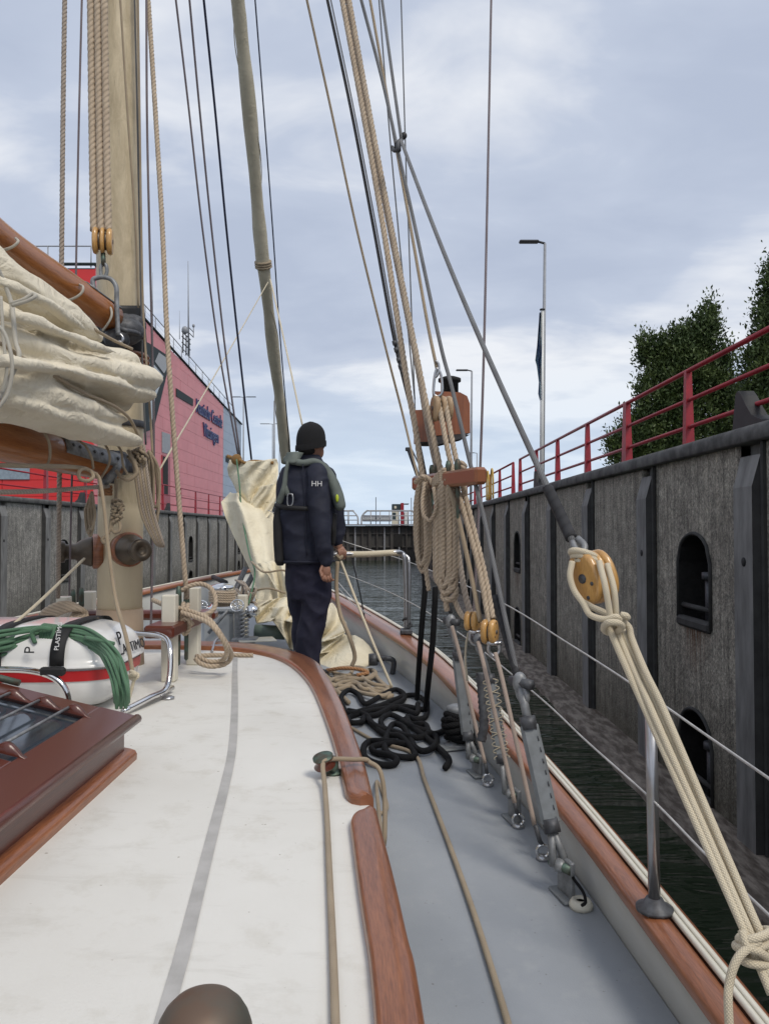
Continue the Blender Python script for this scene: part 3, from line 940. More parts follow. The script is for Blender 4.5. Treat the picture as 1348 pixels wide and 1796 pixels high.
# aerials on the roof
A = thing('radio_mast', PX(331, 612, BX - .6), 'thin radio mast with wind vane rising from the pink building roof', 'aerial')
pb, ptp = PX(331, 625, BX - .6), PX(330, 458, BX - .6)
obj('pole', M().tube([pb, ptp], [.09, .025], 6), POLE, A)
q = PX(331, 583, BX - .6)
m = M().tube([q, q + Vector((0, 1.6, .0)), q + Vector((0, 1.6, .9))], .045, 5); m.tube([q + Vector((0, 0, .45)), q + Vector((0, 1.6, .45))], .04, 5)
m.ell(q + Vector((0, 1.6, 1.0)), (.12, .12, .16))
obj('wind_vane', m, POLE, A)
A2 = thing('roof_machinery', PX(322, 606, BX - .8), 'grey roof machinery and dome at the foot of the radio mast', 'roof plant')
q = PX(321, 606, BX - .8)
m = M()
for dy in (0, 1.0, 2.0):
    m.tube([q + Vector((0, dy, -.6)), q + Vector((0, dy, 1.1))], .06, 5)
for dz in (.2, .7, 1.1):
    m.tube([q + Vector((0, -.3, dz)), q + Vector((0, 2.4, dz))], .05, 5)
obj('frame', m, GALVD, A2)
obj('dome', M().ell(q + Vector((0, .6, 1.45)), (.28, .28, .34)), POLE, A2)
for u, vb, vt, s in ((315, 595, 545, 'left of the radio mast'), (268, 570, 478, 'right of the mast rigging above the window bay')):
    o = obj('whip_aerial', M().tube([PX(u, vb, BX - .5), PX(u, vt, BX - .5)], [.03, .012], 5), POLE)
    tag(o, 'whip aerial on the pink building roof, ' + s, 'aerial')
# ------------------------------------------------------------------ lock gate at the end
GATEM = mk('dark_weathered_gate_steel', (0.085, 0.08, 0.075), (0.05, 0.047, 0.043), 0.7, scale=1.2, stretch=(2, 2, .3), bd=.01, bs=4)
G = thing('lock_gate', ((XL + XR) / 2, GATEY, WZ), 'dark steel lock gate closing the far end of the chamber', 'lock gate')
GW = XR - XL
obj('gate_body', M().box(((XL + XR) / 2, GATEY + 1, (-3.6 + .45) / 2), (GW - .1, 1.6, 4.05), .03), GATEM, G)
for k in range(19):
    x = XL + .5 + k * (GW - 1) / 18
    obj('gate_rib', M().box((x, GATEY + .1, -1.5), (.16 if k % 3 else .3, .35, 3.6), .02), POLE if k in (10, 14, 16) else GATEM, G)
for z in (-.35, -1.7):
    obj('gate_beam', M().box(((XL + XR) / 2, GATEY + .14, z), (GW - .2, .22, .16), .02), GATEM, G)
q = P(697, 948, GATEY)
obj('gate_opening', M().box((q.x, GATEY - .02, q.z), (.95, .12, 1.35), .02), DARKP, G)
obj('gate_walkway', M().box(((XL + XR) / 2, GATEY + .7, .56), (GW - .2, 2.6, .12), .02), POLE, G)
RAILG = mk('white_grey_rail', (0.42, 0.43, 0.44), (0.36, 0.37, 0.38), 0.5)
def gaterail(xa, xb, gy=GATEY - .4):
    T = obj('gate_railing', M().tube(cr([(xa, gy, .62), (xa + .05, gy, 1.4), (xa + .55, gy, 1.98), (xa + 1.0, gy, 2.0), (xb - 1.0, gy, 2.0), (xb - .55, gy, 1.98), (xb - .05, gy, 1.4), (xb, gy, .62)], 5), .06, 6), RAILG, G)
    n = max(2, int((xb - xa) / .95))
    for i in range(1, n):
        x = lerp(xa, xb, i / n)
        obj('railing_post', M().tube([(x, gy, .6), (x, gy, 1.98)], .045, 5), RAILG, T)
    for z in (1.05, 1.5):
        obj('railing_bar', M().tube([(xa + .1, gy, z), (xb - .1, gy, z)], .035, 5), RAILG, T)
x0 = P(629, 900, GATEY).x
gaterail(XL + .3, x0 - .1); gaterail(x0 + .25, XR - .1)
gaterail(XL + .3, x0 - .1, GATEY + 1.8); gaterail(x0 + .25, XR - .1, GATEY + 1.8)
# ferry behind the gate
Fy = 130
FE = thing('ferry', (P(704, 900, Fy).x, Fy, WZ), 'distant workboat with dark wheelhouse and red funnel showing above the gate', 'boat')
DW = mk('dark_green_deckhouse', (0.03, 0.05, 0.055), (0.025, 0.04, 0.045), 0.5)
CRE = mk('cream_deckhouse', (0.65, 0.60, 0.48), (0.6, 0.55, 0.44), 0.6)
def pbox(u0, u1, v0, v1, Y, d, mat, name, parent, b=.02):
    a, c = P(u0, v1, Y), P(u1, v0, Y)
    return obj(name, M().box(((a.x + c.x) / 2, Y + d / 2, (a.z + c.z) / 2), (c.x - a.x, d, c.z - a.z), b), mat, parent)
hull_ = pbox(640, 735, 922, 962, Fy, 8, HULL, 'hull', FE)
dh = pbox(687, 700, 897, 922, Fy, 5, CRE, 'deckhouse', FE)
pbox(688, 694, 899, 912, Fy - .06, .1, DW, 'window', dh)
wh = pbox(687, 702, 884, 896.5, Fy + .1, 5, DW, 'wheelhouse', FE)
pbox(691, 695, 887.5, 892, Fy + .02, .1, CRE, 'window', wh)
pbox(702.5, 708, 882, 922, Fy, 3, REDP, 'funnel', FE)
pbox(708.5, 717, 883, 884, Fy, 4, DW, 'awning', FE)
pbox(709, 717, 898, 922, Fy, 4, WPOLE, 'stern_house', FE)
pbox(635, 686, 904, 914, Fy + 12, 6, POLE, 'long_deckhouse', FE)
for k in range(14):
    pbox(637 + 3.5 * k, 638.6 + 3.5 * k, 908, 911, Fy + 11.9, .1, WPOLE, 'window', FE)
for u, vt, s in ((659, 872, 'left of the distant workboat'), (721, 873, 'right of the red funnel')):
    o = obj('marker_pole', M().tube([P(u, 920, 100), P(u, vt, 100)], .05, 5), LAMPB)
    tag(o, 'thin dark pole beyond the lock gate, ' + s, 'pole')
# distant breakwater closing the sea horizon
m = M()
rows = []
for k in range(61):
    x = -900 + 30 * k
    h = 2.0 + noise.noise(Vector((k * .7, 0, 0))) * 1.4
    rows.append([(x, 600, WZ - .5), (x, 606, WZ + h), (x, 640, WZ + h), (x, 650, WZ - .5)])
tag(obj('far_shore', m.grid(rows), GROUND), kind='structure')
# small crane arm seen between ropes and a sign on the far right rail
CA = thing('crane', P(742, 850, 60), 'small dark crane arm rising behind the rope coils on the right', 'crane')
a, b_ = P(716, 789, 60), P(746, 872, 60)
obj('boom', M().tube([a, b_], [.16, .22], 6), LAMPB, CA)
obj('brace', M().tube([a + Vector((.25, 0, .05)), P(742, 830, 60), b_ + Vector((.4, 0, 0))], .06, 5), LAMPB, CA)
obj('tip', M().box(a + Vector((0, 0, .05)), (.5, .3, .3), .05), LAMPB, CA)
obj('pedestal', M().tube([b_, (b_.x, 60, QZ)], .3, 8), LAMPB, CA)
# ------------------------------------------------------------------ trees
def mk_leaf(name, a, b_):
    m, t, b = nodes(name)
    g = t.nodes.new('ShaderNodeNewGeometry')
    c = tramp(t, tnoise(t, coord(t, 'Object', (1, 1, 1)), 1.3, 4), [(0.35, a), (0.65, b_)])
    rn = tramp(t, tnoise(t, coord(t, 'Object', (1, 1, 1)), 9, 2), [(0.3, (.55, .6, .5)), (0.7, (1.35, 1.3, 1.2))])
    t.links.new(tmix(t, 1.0, c, rn, 'MULTIPLY'), b.inputs['Base Color'])
    b.inputs['Roughness'].default_value = 0.55; b.inputs['Specular IOR Level'].default_value = 0.35
    return m
LEAF = mk_leaf('dark_evergreen_leaves', (0.032, 0.058, 0.018), (0.085, 0.12, 0.036))
BARK = mk('bark', (0.08, 0.06, 0.045), (0.05, 0.04, 0.03), 0.9, scale=10, bd=.01)
def tree(base, blobs, n, leaf, label, seed, grp='trees on the right quay'):
    rnd = random.Random(seed)
    T = thing('tree', base, label, 'tree', grp)
    b_ = Vector(base)
    top = max(blobs, key=lambda q: q[0][2])[0]
    m = M().tube([b_, b_.lerp(Vector(top), .5) + Vector((.1, .1, 0)), Vector(top)], [.22, .13, .03], 8)
    for c, r in blobs:
        m.tube(cr([b_ + Vector((0, 0, 1.2)), b_.lerp(Vector(c), .6) + Vector((0, 0, .3)), Vector(c)], 4), .045, 5)
    obj('trunk', m, BARK, T)
    tot = sum(r[0] * r[1] + r[1] * r[2] + r[0] * r[2] for c, r in blobs)
    m = M(); V, Fc = [], []
    for c, r in blobs:
        c = Vector(c)
        k = int(n * (r[0] * r[1] + r[1] * r[2] + r[0] * r[2]) / tot)
        ncl = max(14, k // 26)
        for _ in range(ncl):
            d = Vector((rnd.gauss(0, 1), rnd.gauss(0, 1), rnd.gauss(0, 1))).normalized()
            rad = min(1.04, rnd.uniform(.25, 1.12) ** .62) * (1 + .10 * noise.noise(d * 3.0 + c))
            cc = c + Vector((d.x * r[0], d.y * r[1], d.z * r[2])) * rad
            sz = rnd.uniform(.14, .42)
            el_ = rnd.uniform(1.0, 2.3)
            for _ in range(26):
                g_ = lambda s_: max(-1.7 * s_, min(1.7 * s_, rnd.gauss(0, s_)))
                q = Vector((g_(.5), g_(.5), g_(.5 * el_))) * sz
                p = cc + q
                ax = (d * .5 + Vector((rnd.gauss(0, .5), rnd.gauss(0, .5), rnd.gauss(.55, .4)))).normalized()
                sd = ax.cross(Vector((rnd.gauss(0, 1), rnd.gauss(0, 1), rnd.gauss(0, 1)))).normalized()
                L = leaf * rnd.uniform(.7, 1.5)
                i = len(V)
                V += [p - ax * L, p + sd * L * .42, p + ax * L, p - sd * L * .42]
                Fc.append((i, i + 1, i + 2, i + 3))
    m.add(V, Fc, None, None, True)
    tag(obj('crown', m, LEAF, T, norm=False), kind='stuff')
def E(u, v, Y, a, b_, c):
    return (tuple(P(u, v, Y)), (px(a, Y), px(b_, Y), px(c, Y)))
tree((P(1190, 800, 30).x, 30, QZ), [E(1243, 555, 30, 15, 20, 32), E(1228, 590, 30, 30, 36, 38), E(1188, 615, 30, 30, 40, 40), E(1150, 625, 30.5, 26, 34, 40), E(1130, 612, 30.3, 10, 16, 26), E(1212, 670, 30, 56, 60, 58), E(1262, 640, 30, 20, 34, 46), E(1150, 700, 30, 36, 46, 54), E(1200, 750, 30, 66, 60, 54), E(1272, 720, 30, 26, 40, 60), E(1120, 765, 30, 34, 46, 42), E(1088, 790, 30, 18, 30, 36), E(1072, 775, 30, 8, 14, 20), E(1160, 800, 30, 60, 60, 40)],
     66000, .072, 'broad dark evergreen tree behind the right railing with a pointed top', 3)
tree((P(1400, 800, 24).x, 24, QZ), [E(1385, 520, 24, 46, 50, 64), E(1352, 500, 24, 12, 22, 40), E(1350, 560, 24, 28, 40, 46), E(1345, 660, 24, 40, 60, 70), E(1400, 620, 24, 80, 70, 110), E(1325, 740, 24, 30, 40, 45), E(1400, 760, 24, 90, 70, 70)],
     52000, .065, 'tall dark evergreen tree cut off by the right edge of the view', 5)
tree((P(1320, 800, 34).x, 34, QZ), [E(1310, 720, 34, 26, 40, 45), E(1300, 790, 34, 40, 50, 50)], 22000, .085, 'low dark bushy tree filling the gap between the two larger trees', 8)
# ------------------------------------------------------------------ the ship: hull, deck, bulwark, cabin roof
XC = -1.54
def zdeck(x, y):
    return -(1.28 - 0.03 * y - 0.002 * y * y) if y > 0 else -1.28
def zrail(x, y):
    return zdeck(x, y) + 0.17 + 0.018 * max(y, 0)
def zroof(x, y):
    return -0.825 + 0.045 * max(0.0, 1 - ((x - XC) / 1.62) ** 2)
def tab(fn, pts):
    q = [on(u, v, fn) for u, v in pts]
    return table([(p.y, p.x) for p in q])
_in = tab(zrail, [(1267, 1796), (1124, 1603), (967, 1392), (888, 1306), (805, 1217), (739, 1146), (706, 1127), (680, 1110), (642, 1086)])
_out = tab(zrail, [(1325, 1796), (1136, 1554), (1048, 1450), (956, 1339), (917, 1297), (828, 1202), (793, 1167), (735, 1118), (680, 1092), (642, 1074)])
_jt = tab(zdeck, [(1190, 1796), (1082, 1642), (1021, 1550), (965, 1470), (885, 1369), (852, 1336), (793, 1256), (692, 1173)])
def smooth(f, w_=.45):
    return lambda y: sum(f(y + w_ * k) for k in (-1, -.5, 0, .5, 1)) / 5
BOWY = 9.7
def bowmix(f, d):
    f = smooth(f)
    x6 = f(5.8)
    def g(y):
        if y < 1.2: return f(1.2) + (1.2 - y) * .035
        if y < 5.8: return f(y)
        t = (y - 5.8) / (BOWY - d - 5.8)
        t = min(t, 1)
        s0 = (f(5.8) - f(5.3)) / .5 * (BOWY - 5.8)
        h0, h1 = x6, XC
        # hermite to the stem
        return (2 * t ** 3 - 3 * t ** 2 + 1) * h0 + (t ** 3 - 2 * t * t + t) * s0 + (-2 * t ** 3 + 3 * t * t) * h1 + (t ** 3 - t * t) * (-2.4)
    return g
xin, xout, xjt = bowmix(_in, .12), bowmix(_out, 0), bowmix(_jt, .16)
def ystn(y0, y1, step=.25):
    n = int((y1 - y0) / step)
    return [lerp(y0, y1, i / n) for i in range(n + 1)]
SHIP = thing('sailing_ship', (XC, 2.0, WZ), 'sailing ship with cream cabin roof, blue-grey side deck and varnished rails', 'sailing ship')
YS = ystn(-5, BOWY - .02)
# main deck
m = M()
rows = []
for y in YS:
    a = max(xjt(y), XC + .01)
    rows.append([(lerp(2 * XC - a, a, k / 10) , y, zdeck(0, y) + .0) for k in range(11)])
obj('deck', m.grid(rows), DECK, SHIP)
for s in (1, -1):
    def X_(x): return x if s > 0 else 2 * XC - x
    m = M()
    rows = []
    for y in YS:
        a, b_ = xjt(y), xin(y)
        z0, z1 = zdeck(0, y), zrail(0, y)
        rows.append([(X_(a + .004), y, z0 - .02), (X_(a + .004), y, z0), (X_(a + .006 + (b_ - a) * .05), y, z0 + .012), (X_(b_ + .02), y, z1 - .034), (X_(b_ + .035), y, z1 - .034)])
    obj('bulwark', m.grid(rows), BULW, SHIP)
    m = M()
    rows = []
    for y in YS:
        b_ = xout(y)
        z1 = zrail(0, y)
        wl_ = min(b_ - .02, max(XC, b_ - .12 - .3 * max(0, y - 5) / 3))
        j_ = max(b_ - .03, xjt(y) + .02)
        rows.append([(X_(b_ - .02), y, z1 - .03), (X_(j_), y, z1 - .16), (X_(j_), y, z1 - .4), (X_(b_ - .05), y, z1 - .9), (X_(wl_), y, WZ - .6)])
    obj('hull', m.grid(rows), HULL, SHIP)
    # cap rail with rounded edges, and the pale rubbing strake on its outer edge
    m = M()
    rows = []
    for y in YS:
        a, b_ = xin(y), max(xout(y), xin(y) + .04)
        z1 = zrail(0, y)
        w_ = b_ - a
        pr = [(0, -.035), (-.002, -.014), (.004, -.005), (.014, 0), (w_ * .5, .004), (w_ - .016, 0), (w_ - .005, -.006), (w_, -.016), (w_, -.05), (w_ - .03, -.05)]
        rows.append([(X_(a + p), y, z1 + q) for p, q in pr])
    obj('cap_rail', m.grid(rows), MAHOG, SHIP)
    m = M()
    for off, r_ in ((.008, .0085), (.028, .0085)):
        m.tube([Vector((X_(xout(y) + off), y, zrail(0, y) + .002 - off * .15)) for y in YS if y < BOWY - .4], r_, 8)
    obj('rubbing_strake', m, CREAMP, SHIP)
    m = M()
    m.grid([[(X_(xout(y) + q), y, zrail(0, y) + z_) for q, z_ in ((.034, -.02), (.045, -.01), (.06, -.02), (.062, -.05), (.03, -.07))] for y in YS if y < BOWY - .4])
    obj('outer_moulding', m, MAHOG, SHIP)
# cabin roof outline (starboard edge x for every y)
_tr = [(745, 1796), (726, 1707), (709, 1618), (691, 1538), (658, 1416), (643, 1351), (625, 1298), (599, 1232), (573, 1184), (552, 1158), (511, 1143), (460, 1133), (419, 1128), (360, 1127)]
_ti = [(658, 1796), (637, 1636), (622, 1505), (608, 1399), (604, 1380), (587, 1308), (568, 1253), (547, 1203), (526, 1177), (493, 1153), (449, 1141), (400, 1136), (360, 1135)]
def zt_(x, y): return zroof(x, y) + .02
o3 = [on(u, v, zt_) for u, v in _tr]
i3 = [on(u, v, zt_) for u, v in _ti]
fo, fi = table([(p.y, p.x) for p in o3[:10]]), table([(p.y, p.x) for p in i3[:9]])
# smoothed edge curves, parametrised from aft to the front centre
def edge(raw, y0):
    pts = [Vector((raw[0].x + (raw[0].x - raw[2].x) * (raw[0].y - y0) / (raw[2].y - raw[0].y) * .6, y0, 0))] + [Vector((p.x, p.y, 0)) for p in raw] + [Vector((XC, raw[-1].y + .02, 0))]
    c = resample(cr(pts, 8), .05)
    for _ in range(14):
        c = [c[0]] + [(c[i - 1] + c[i] * 2 + c[i + 1]) / 4 for i in range(1, len(c) - 1)] + [c[-1]]
    return c
EO, EI = edge(o3, -2.0), edge(i3, -2.0)
ef = table(sorted({round(p.y, 4): p.x for p in EO}.items()))
m = M()
rows = []
N_ = 140
EOr = [EO[int(i * (len(EO) - 1) / N_)] for i in range(N_ + 1)]
for p in EOr:
    hx = max(p.x - .012 - XC, .002)
    rows.append([(XC + hx * k / 12, p.y - .012, zroof(XC + hx * k / 12, p.y)) for k in range(-12, 13)])
obj('cabin_roof', m.grid(rows), ROOF, SHIP)
m = M()
for s in (1, -1):
    m.grid([[(XC + s * (p.x - .012 - XC), p.y - .012, zroof(p.x, p.y)), (XC + s * (p.x - .02 - XC), p.y - .02, zdeck(0, p.y) - .01)] for p in EOr])
obj('cabin_side', m, CREAMP, SHIP)
def ribbon(inner, outer, mat, name, th=.034):
    """varnished plank lying on the roof edge between two plan curves (equal number of stations)"""
    m = M(); rows = []
    for a, b_ in zip(inner, outer):
        d = b_ - a; w_ = d.length
        u_ = d / max(w_, 1e-6)
        row = []
        for p, q in ((0, -.004), (0, th * .5), (.004, th * .78), (.012, th * .9), (.018, th * .86), (w_ * .5, th + .003), (w_ - .014, th * .95), (w_ - .004, th * .8), (w_, th * .55), (w_ + .002, -.022), (w_ - .01, -.022)):
            pt = a + u_ * p
            row.append((pt.x, pt.y, zroof(pt.x, pt.y) + q))
        rows.append(row)
    m.grid(rows)
    n = len(rows[0])
    m.add(rows[0], [tuple(range(n))], None, None, True); m.add(rows[-1], [tuple(range(n))], None, None, True)
    return obj(name, m, mat, SHIP)
def match(cin, cout):
    res_i, res_o = [], []
    for p in cout:
        q = min(cin, key=lambda k: (k - p).length)
        res_i.append(q); res_o.append(p)
    for _ in range(10):
        res_i = [res_i[0]] + [(res_i[i - 1] + res_i[i] * 2 + res_i[i + 1]) / 4 for i in range(1, len(res_i) - 1)] + [res_i[-1]]
    return res_i, res_o
ysplit = on(657, 1412, zt_).y
A_i, A_o = match(EI, [p for p in EO if p.y < ysplit - .016])
B_i, B_o = match(EI, [p for p in EO if p.y > ysplit + .016])
def round_end(ci, co, at_start, L=.085):
    """curve the plank end: the inner corner is cut round"""
    idx = range(len(co)) if at_start else range(len(co) - 1, -1, -1)
    base = co[0] if at_start else co[-1]
    for i in idx:
        d = abs(co[i].y - base.y)
        if d > L: break
        t = d / L
        k = 1 - math.sqrt(max(0, 1 - (1 - t) ** 2))
        ci[i] = ci[i].lerp(co[i], min(.5, k * .5))
def dense(c):
    return resample(c, .012)
def prep(ci, co):
    n = max(len(ci), len(co)) * 3
    f = lambda c: [c[int(j)].lerp(c[min(int(j) + 1, len(c) - 1)], j - int(j)) for j in [i * (len(c) - 1) / n for i in range(n + 1)]]
    return f(ci), f(co)
A_i, A_o = prep(A_i, A_o); round_end(A_i, A_o, False)
B_i, B_o = prep(B_i, B_o); round_end(B_i, B_o, True)
ribbon(A_i, A_o, MAHOG, 'roof_edge_plank')
mir = lambda c: [Vector((2 * XC - p.x, p.y, 0)) for p in c]
fr_i, fr_o = B_i + mir(B_i)[::-1], B_o + mir(B_o)[::-1]
ribbon(fr_i, fr_o, MAHOG, 'roof_edge_plank')
ribbon(mir(A_i), mir(A_o), MAHOG, 'roof_edge_plank')
# grey worn strip let into the roof paint
pts = [(306, 1725), (322, 1668), (348, 1564), (374, 1460), (395, 1377), (408, 1310), (412, 1232), (412, 1180), (413, 1148)]
c = [on(u, v, zroof) for u, v in pts]
c = [c[0] + (c[0] - c[1]) * 3] + c
c = cr(c, 6)
m = M(); rows = []
for i, p in enumerate(c):
    d = (c[min(i + 1, len(c) - 1)] - c[max(i - 1, 0)]); d.z = 0; d.normalize()
    s_ = Vector((d.y, -d.x, 0)) * .0145
    rows.append([tuple(Vector((q.x, q.y, zroof(q.x, q.y) + .003))) for q in (p - s_, p + s_)])
obj('grey_strip', m.grid(rows), STRIPE, SHIP)
# small dark scuffs / chips are left to the paint; a hinge and hook on the roof front
q = on(352 + 20, 1137, zroof)
m = M().box(on(385, 1140, zroof) + Vector((0, 0, .02)), (.11, .03, .03), .006)
m.tube(cr([on(372, 1146, zroof) + Vector((0, 0, .01)), on(378, 1136, zroof) + Vector((0, 0, .05)), on(392, 1132, zroof) + Vector((0, 0, .05)), on(400, 1140, zroof) + Vector((0, 0, .01))], 4), .008, 6)
obj('hinge', m, STAIN, SHIP)
# ------------------------------------------------------------------ skylight
sx = -0.865
sy1, sy0 = 2.60, 0.75
SK = thing('skylight', (XC, sy1, -.79), 'dark varnished mahogany skylight with glass panes and metal guard rods, left on the cabin roof', 'skylight')
hw = sx - XC
zb = zroof(sx, 2) - .0
m = M()
yc, ly = (sy0 + sy1) / 2, sy1 - sy0
obj('side_board', M().grid([[(sx - .02, y, zb + .03), (sx - .02, y, zb + .135)] for y in (sy0, yc, sy1 - .02)]), MAHOG_D, SK)
obj('front_board', M().box((XC, sy1 - .034, zb + .085), (2 * hw - .042, .03, .12), .003), MAHOG_D, SK)
obj('end_board', M().box((XC, sy0 + .02, zb + .10), (2 * hw - .05, .03, .16), .003), MAHOG_D, SK)
bm_ = M()
prof = [(.012, -.02), (.014, .018), (.008, .03), (-.008, .036), (-.03, .04)]
bm_.grid([[(sx + a, y, zb + b_) for a, b_ in prof] for y in (sy0, yc, sy1 + .012)])
obj('base_moulding', bm_, MAHOG, SK)
obj('front_moulding', M().box((XC, sy1 - .004, zb + .01), (2 * hw, .03, .05), .006), MAHOG, SK)
zl = zb + .125
RIDGE = .165
def zgable(x): return zl + .028 + RIDGE * (1 - abs(x - XC) / hw)
def slope_board(x0, x1, y0, y1, th, dz, mat, name):
    m = M()
    vs = []
    for x in (x0, x1):
        for y in (y0, y1):
            for k in (0, 1):
                vs.append((x, y, zgable(x) + dz - th * k))
    m.add(vs, [(0, 2, 6, 4), (1, 5, 7, 3), (0, 4, 5, 1), (2, 3, 7, 6), (0, 1, 3, 2), (4, 6, 7, 5)], None, None, True)
    o = obj(name, m, mat, SK)
    bv = o.modifiers.new('b', 'BEVEL'); bv.width = .004; bv.segments = 2; bv.limit_method = 'ANGLE'
    return o
for sg in (1, -1):
    e0, e1 = XC + sg * (hw + .012), XC + sg * (hw - .115)
    slope_board(e0, e1, sy0, sy1 + .01, .03, 0, MAHOG_D, 'frame_stile')
    slope_board(XC + sg * .075, XC + sg * .006, sy0, sy1 + .01, .03, 0, MAHOG_D, 'frame_stile')
    slope_board(e1, XC + sg * .075, sy1 - .11, sy1 + .01, .03, -.002, MAHOG_D, 'frame_rail')
    ym = 2.0
    slope_board(e1, XC + sg * .075, ym - .1, ym, .03, -.002, MAHOG_D, 'frame_rail')
    for ya, yb in ((ym, sy1 - .11), (sy0, ym - .1)):
        slope_board(e1, XC + sg * .075, ya, yb, .004, -.016, DGLASS, 'glass_pane')
    # wavy cross battens that carry the rods
    for yy in (sy1 - .125, ym + .035, ym - .125):
        m = M(); rows = []
        for k in range(41):
            t_ = k / 40
            x = lerp(e1 + sg * .02, XC + sg * .08, t_)
            h = .018 + .013 * math.cos(t_ * 2 * math.pi * 5 + math.pi)
            if t_ < .05: h *= t_ / .05
            z = zgable(x)
            rows.append([(x, yy - .009, z), (x, yy - .009, z + h), (x, yy + .009, z + h), (x, yy + .009, z)])
        obj('wavy_batten', m.grid(rows), MAHOG_D, SK)
    for k in range(5):
        x = lerp(e1, XC + sg * .08, (k + .5) / 5)
        for ya, yb in ((ym + .03, sy1 - .12), (sy0, ym - .12)):
            obj('guard_rod', M().tube([(x, ya, zgable(x) + .018), (x, yb, zgable(x) + .018)], .0048, 8), STAIN if False else GALV, SK)
obj('ridge_cap', M().tube([(XC, sy0, zgable(XC) - .012), (XC, sy1 + .01, zgable(XC) - .012)], .028, 8), MAHOG_D, SK)
obj('lid_edge', M().tube([(sx + .014, sy0, zl + .014), (sx + .014, sy1 + .01, zl + .014)], .016, 10), MAHOG_D, SK)
obj('patina_strip', M().tube([(XC - .2, sy1 + .015, zgable(XC - .2) + .01), (XC, sy1 + .015, zgable(XC) + .014), (XC + .28, sy1 + .015, zgable(XC + .28) + .01)], .012, 6), PATINA, SK)
# interior seen through the glass: pale lining below
obj('inner_lining', M().box((XC, yc, zb + .012), (2 * hw - .12, ly - .1, .01), 0), CREAMP, SK)
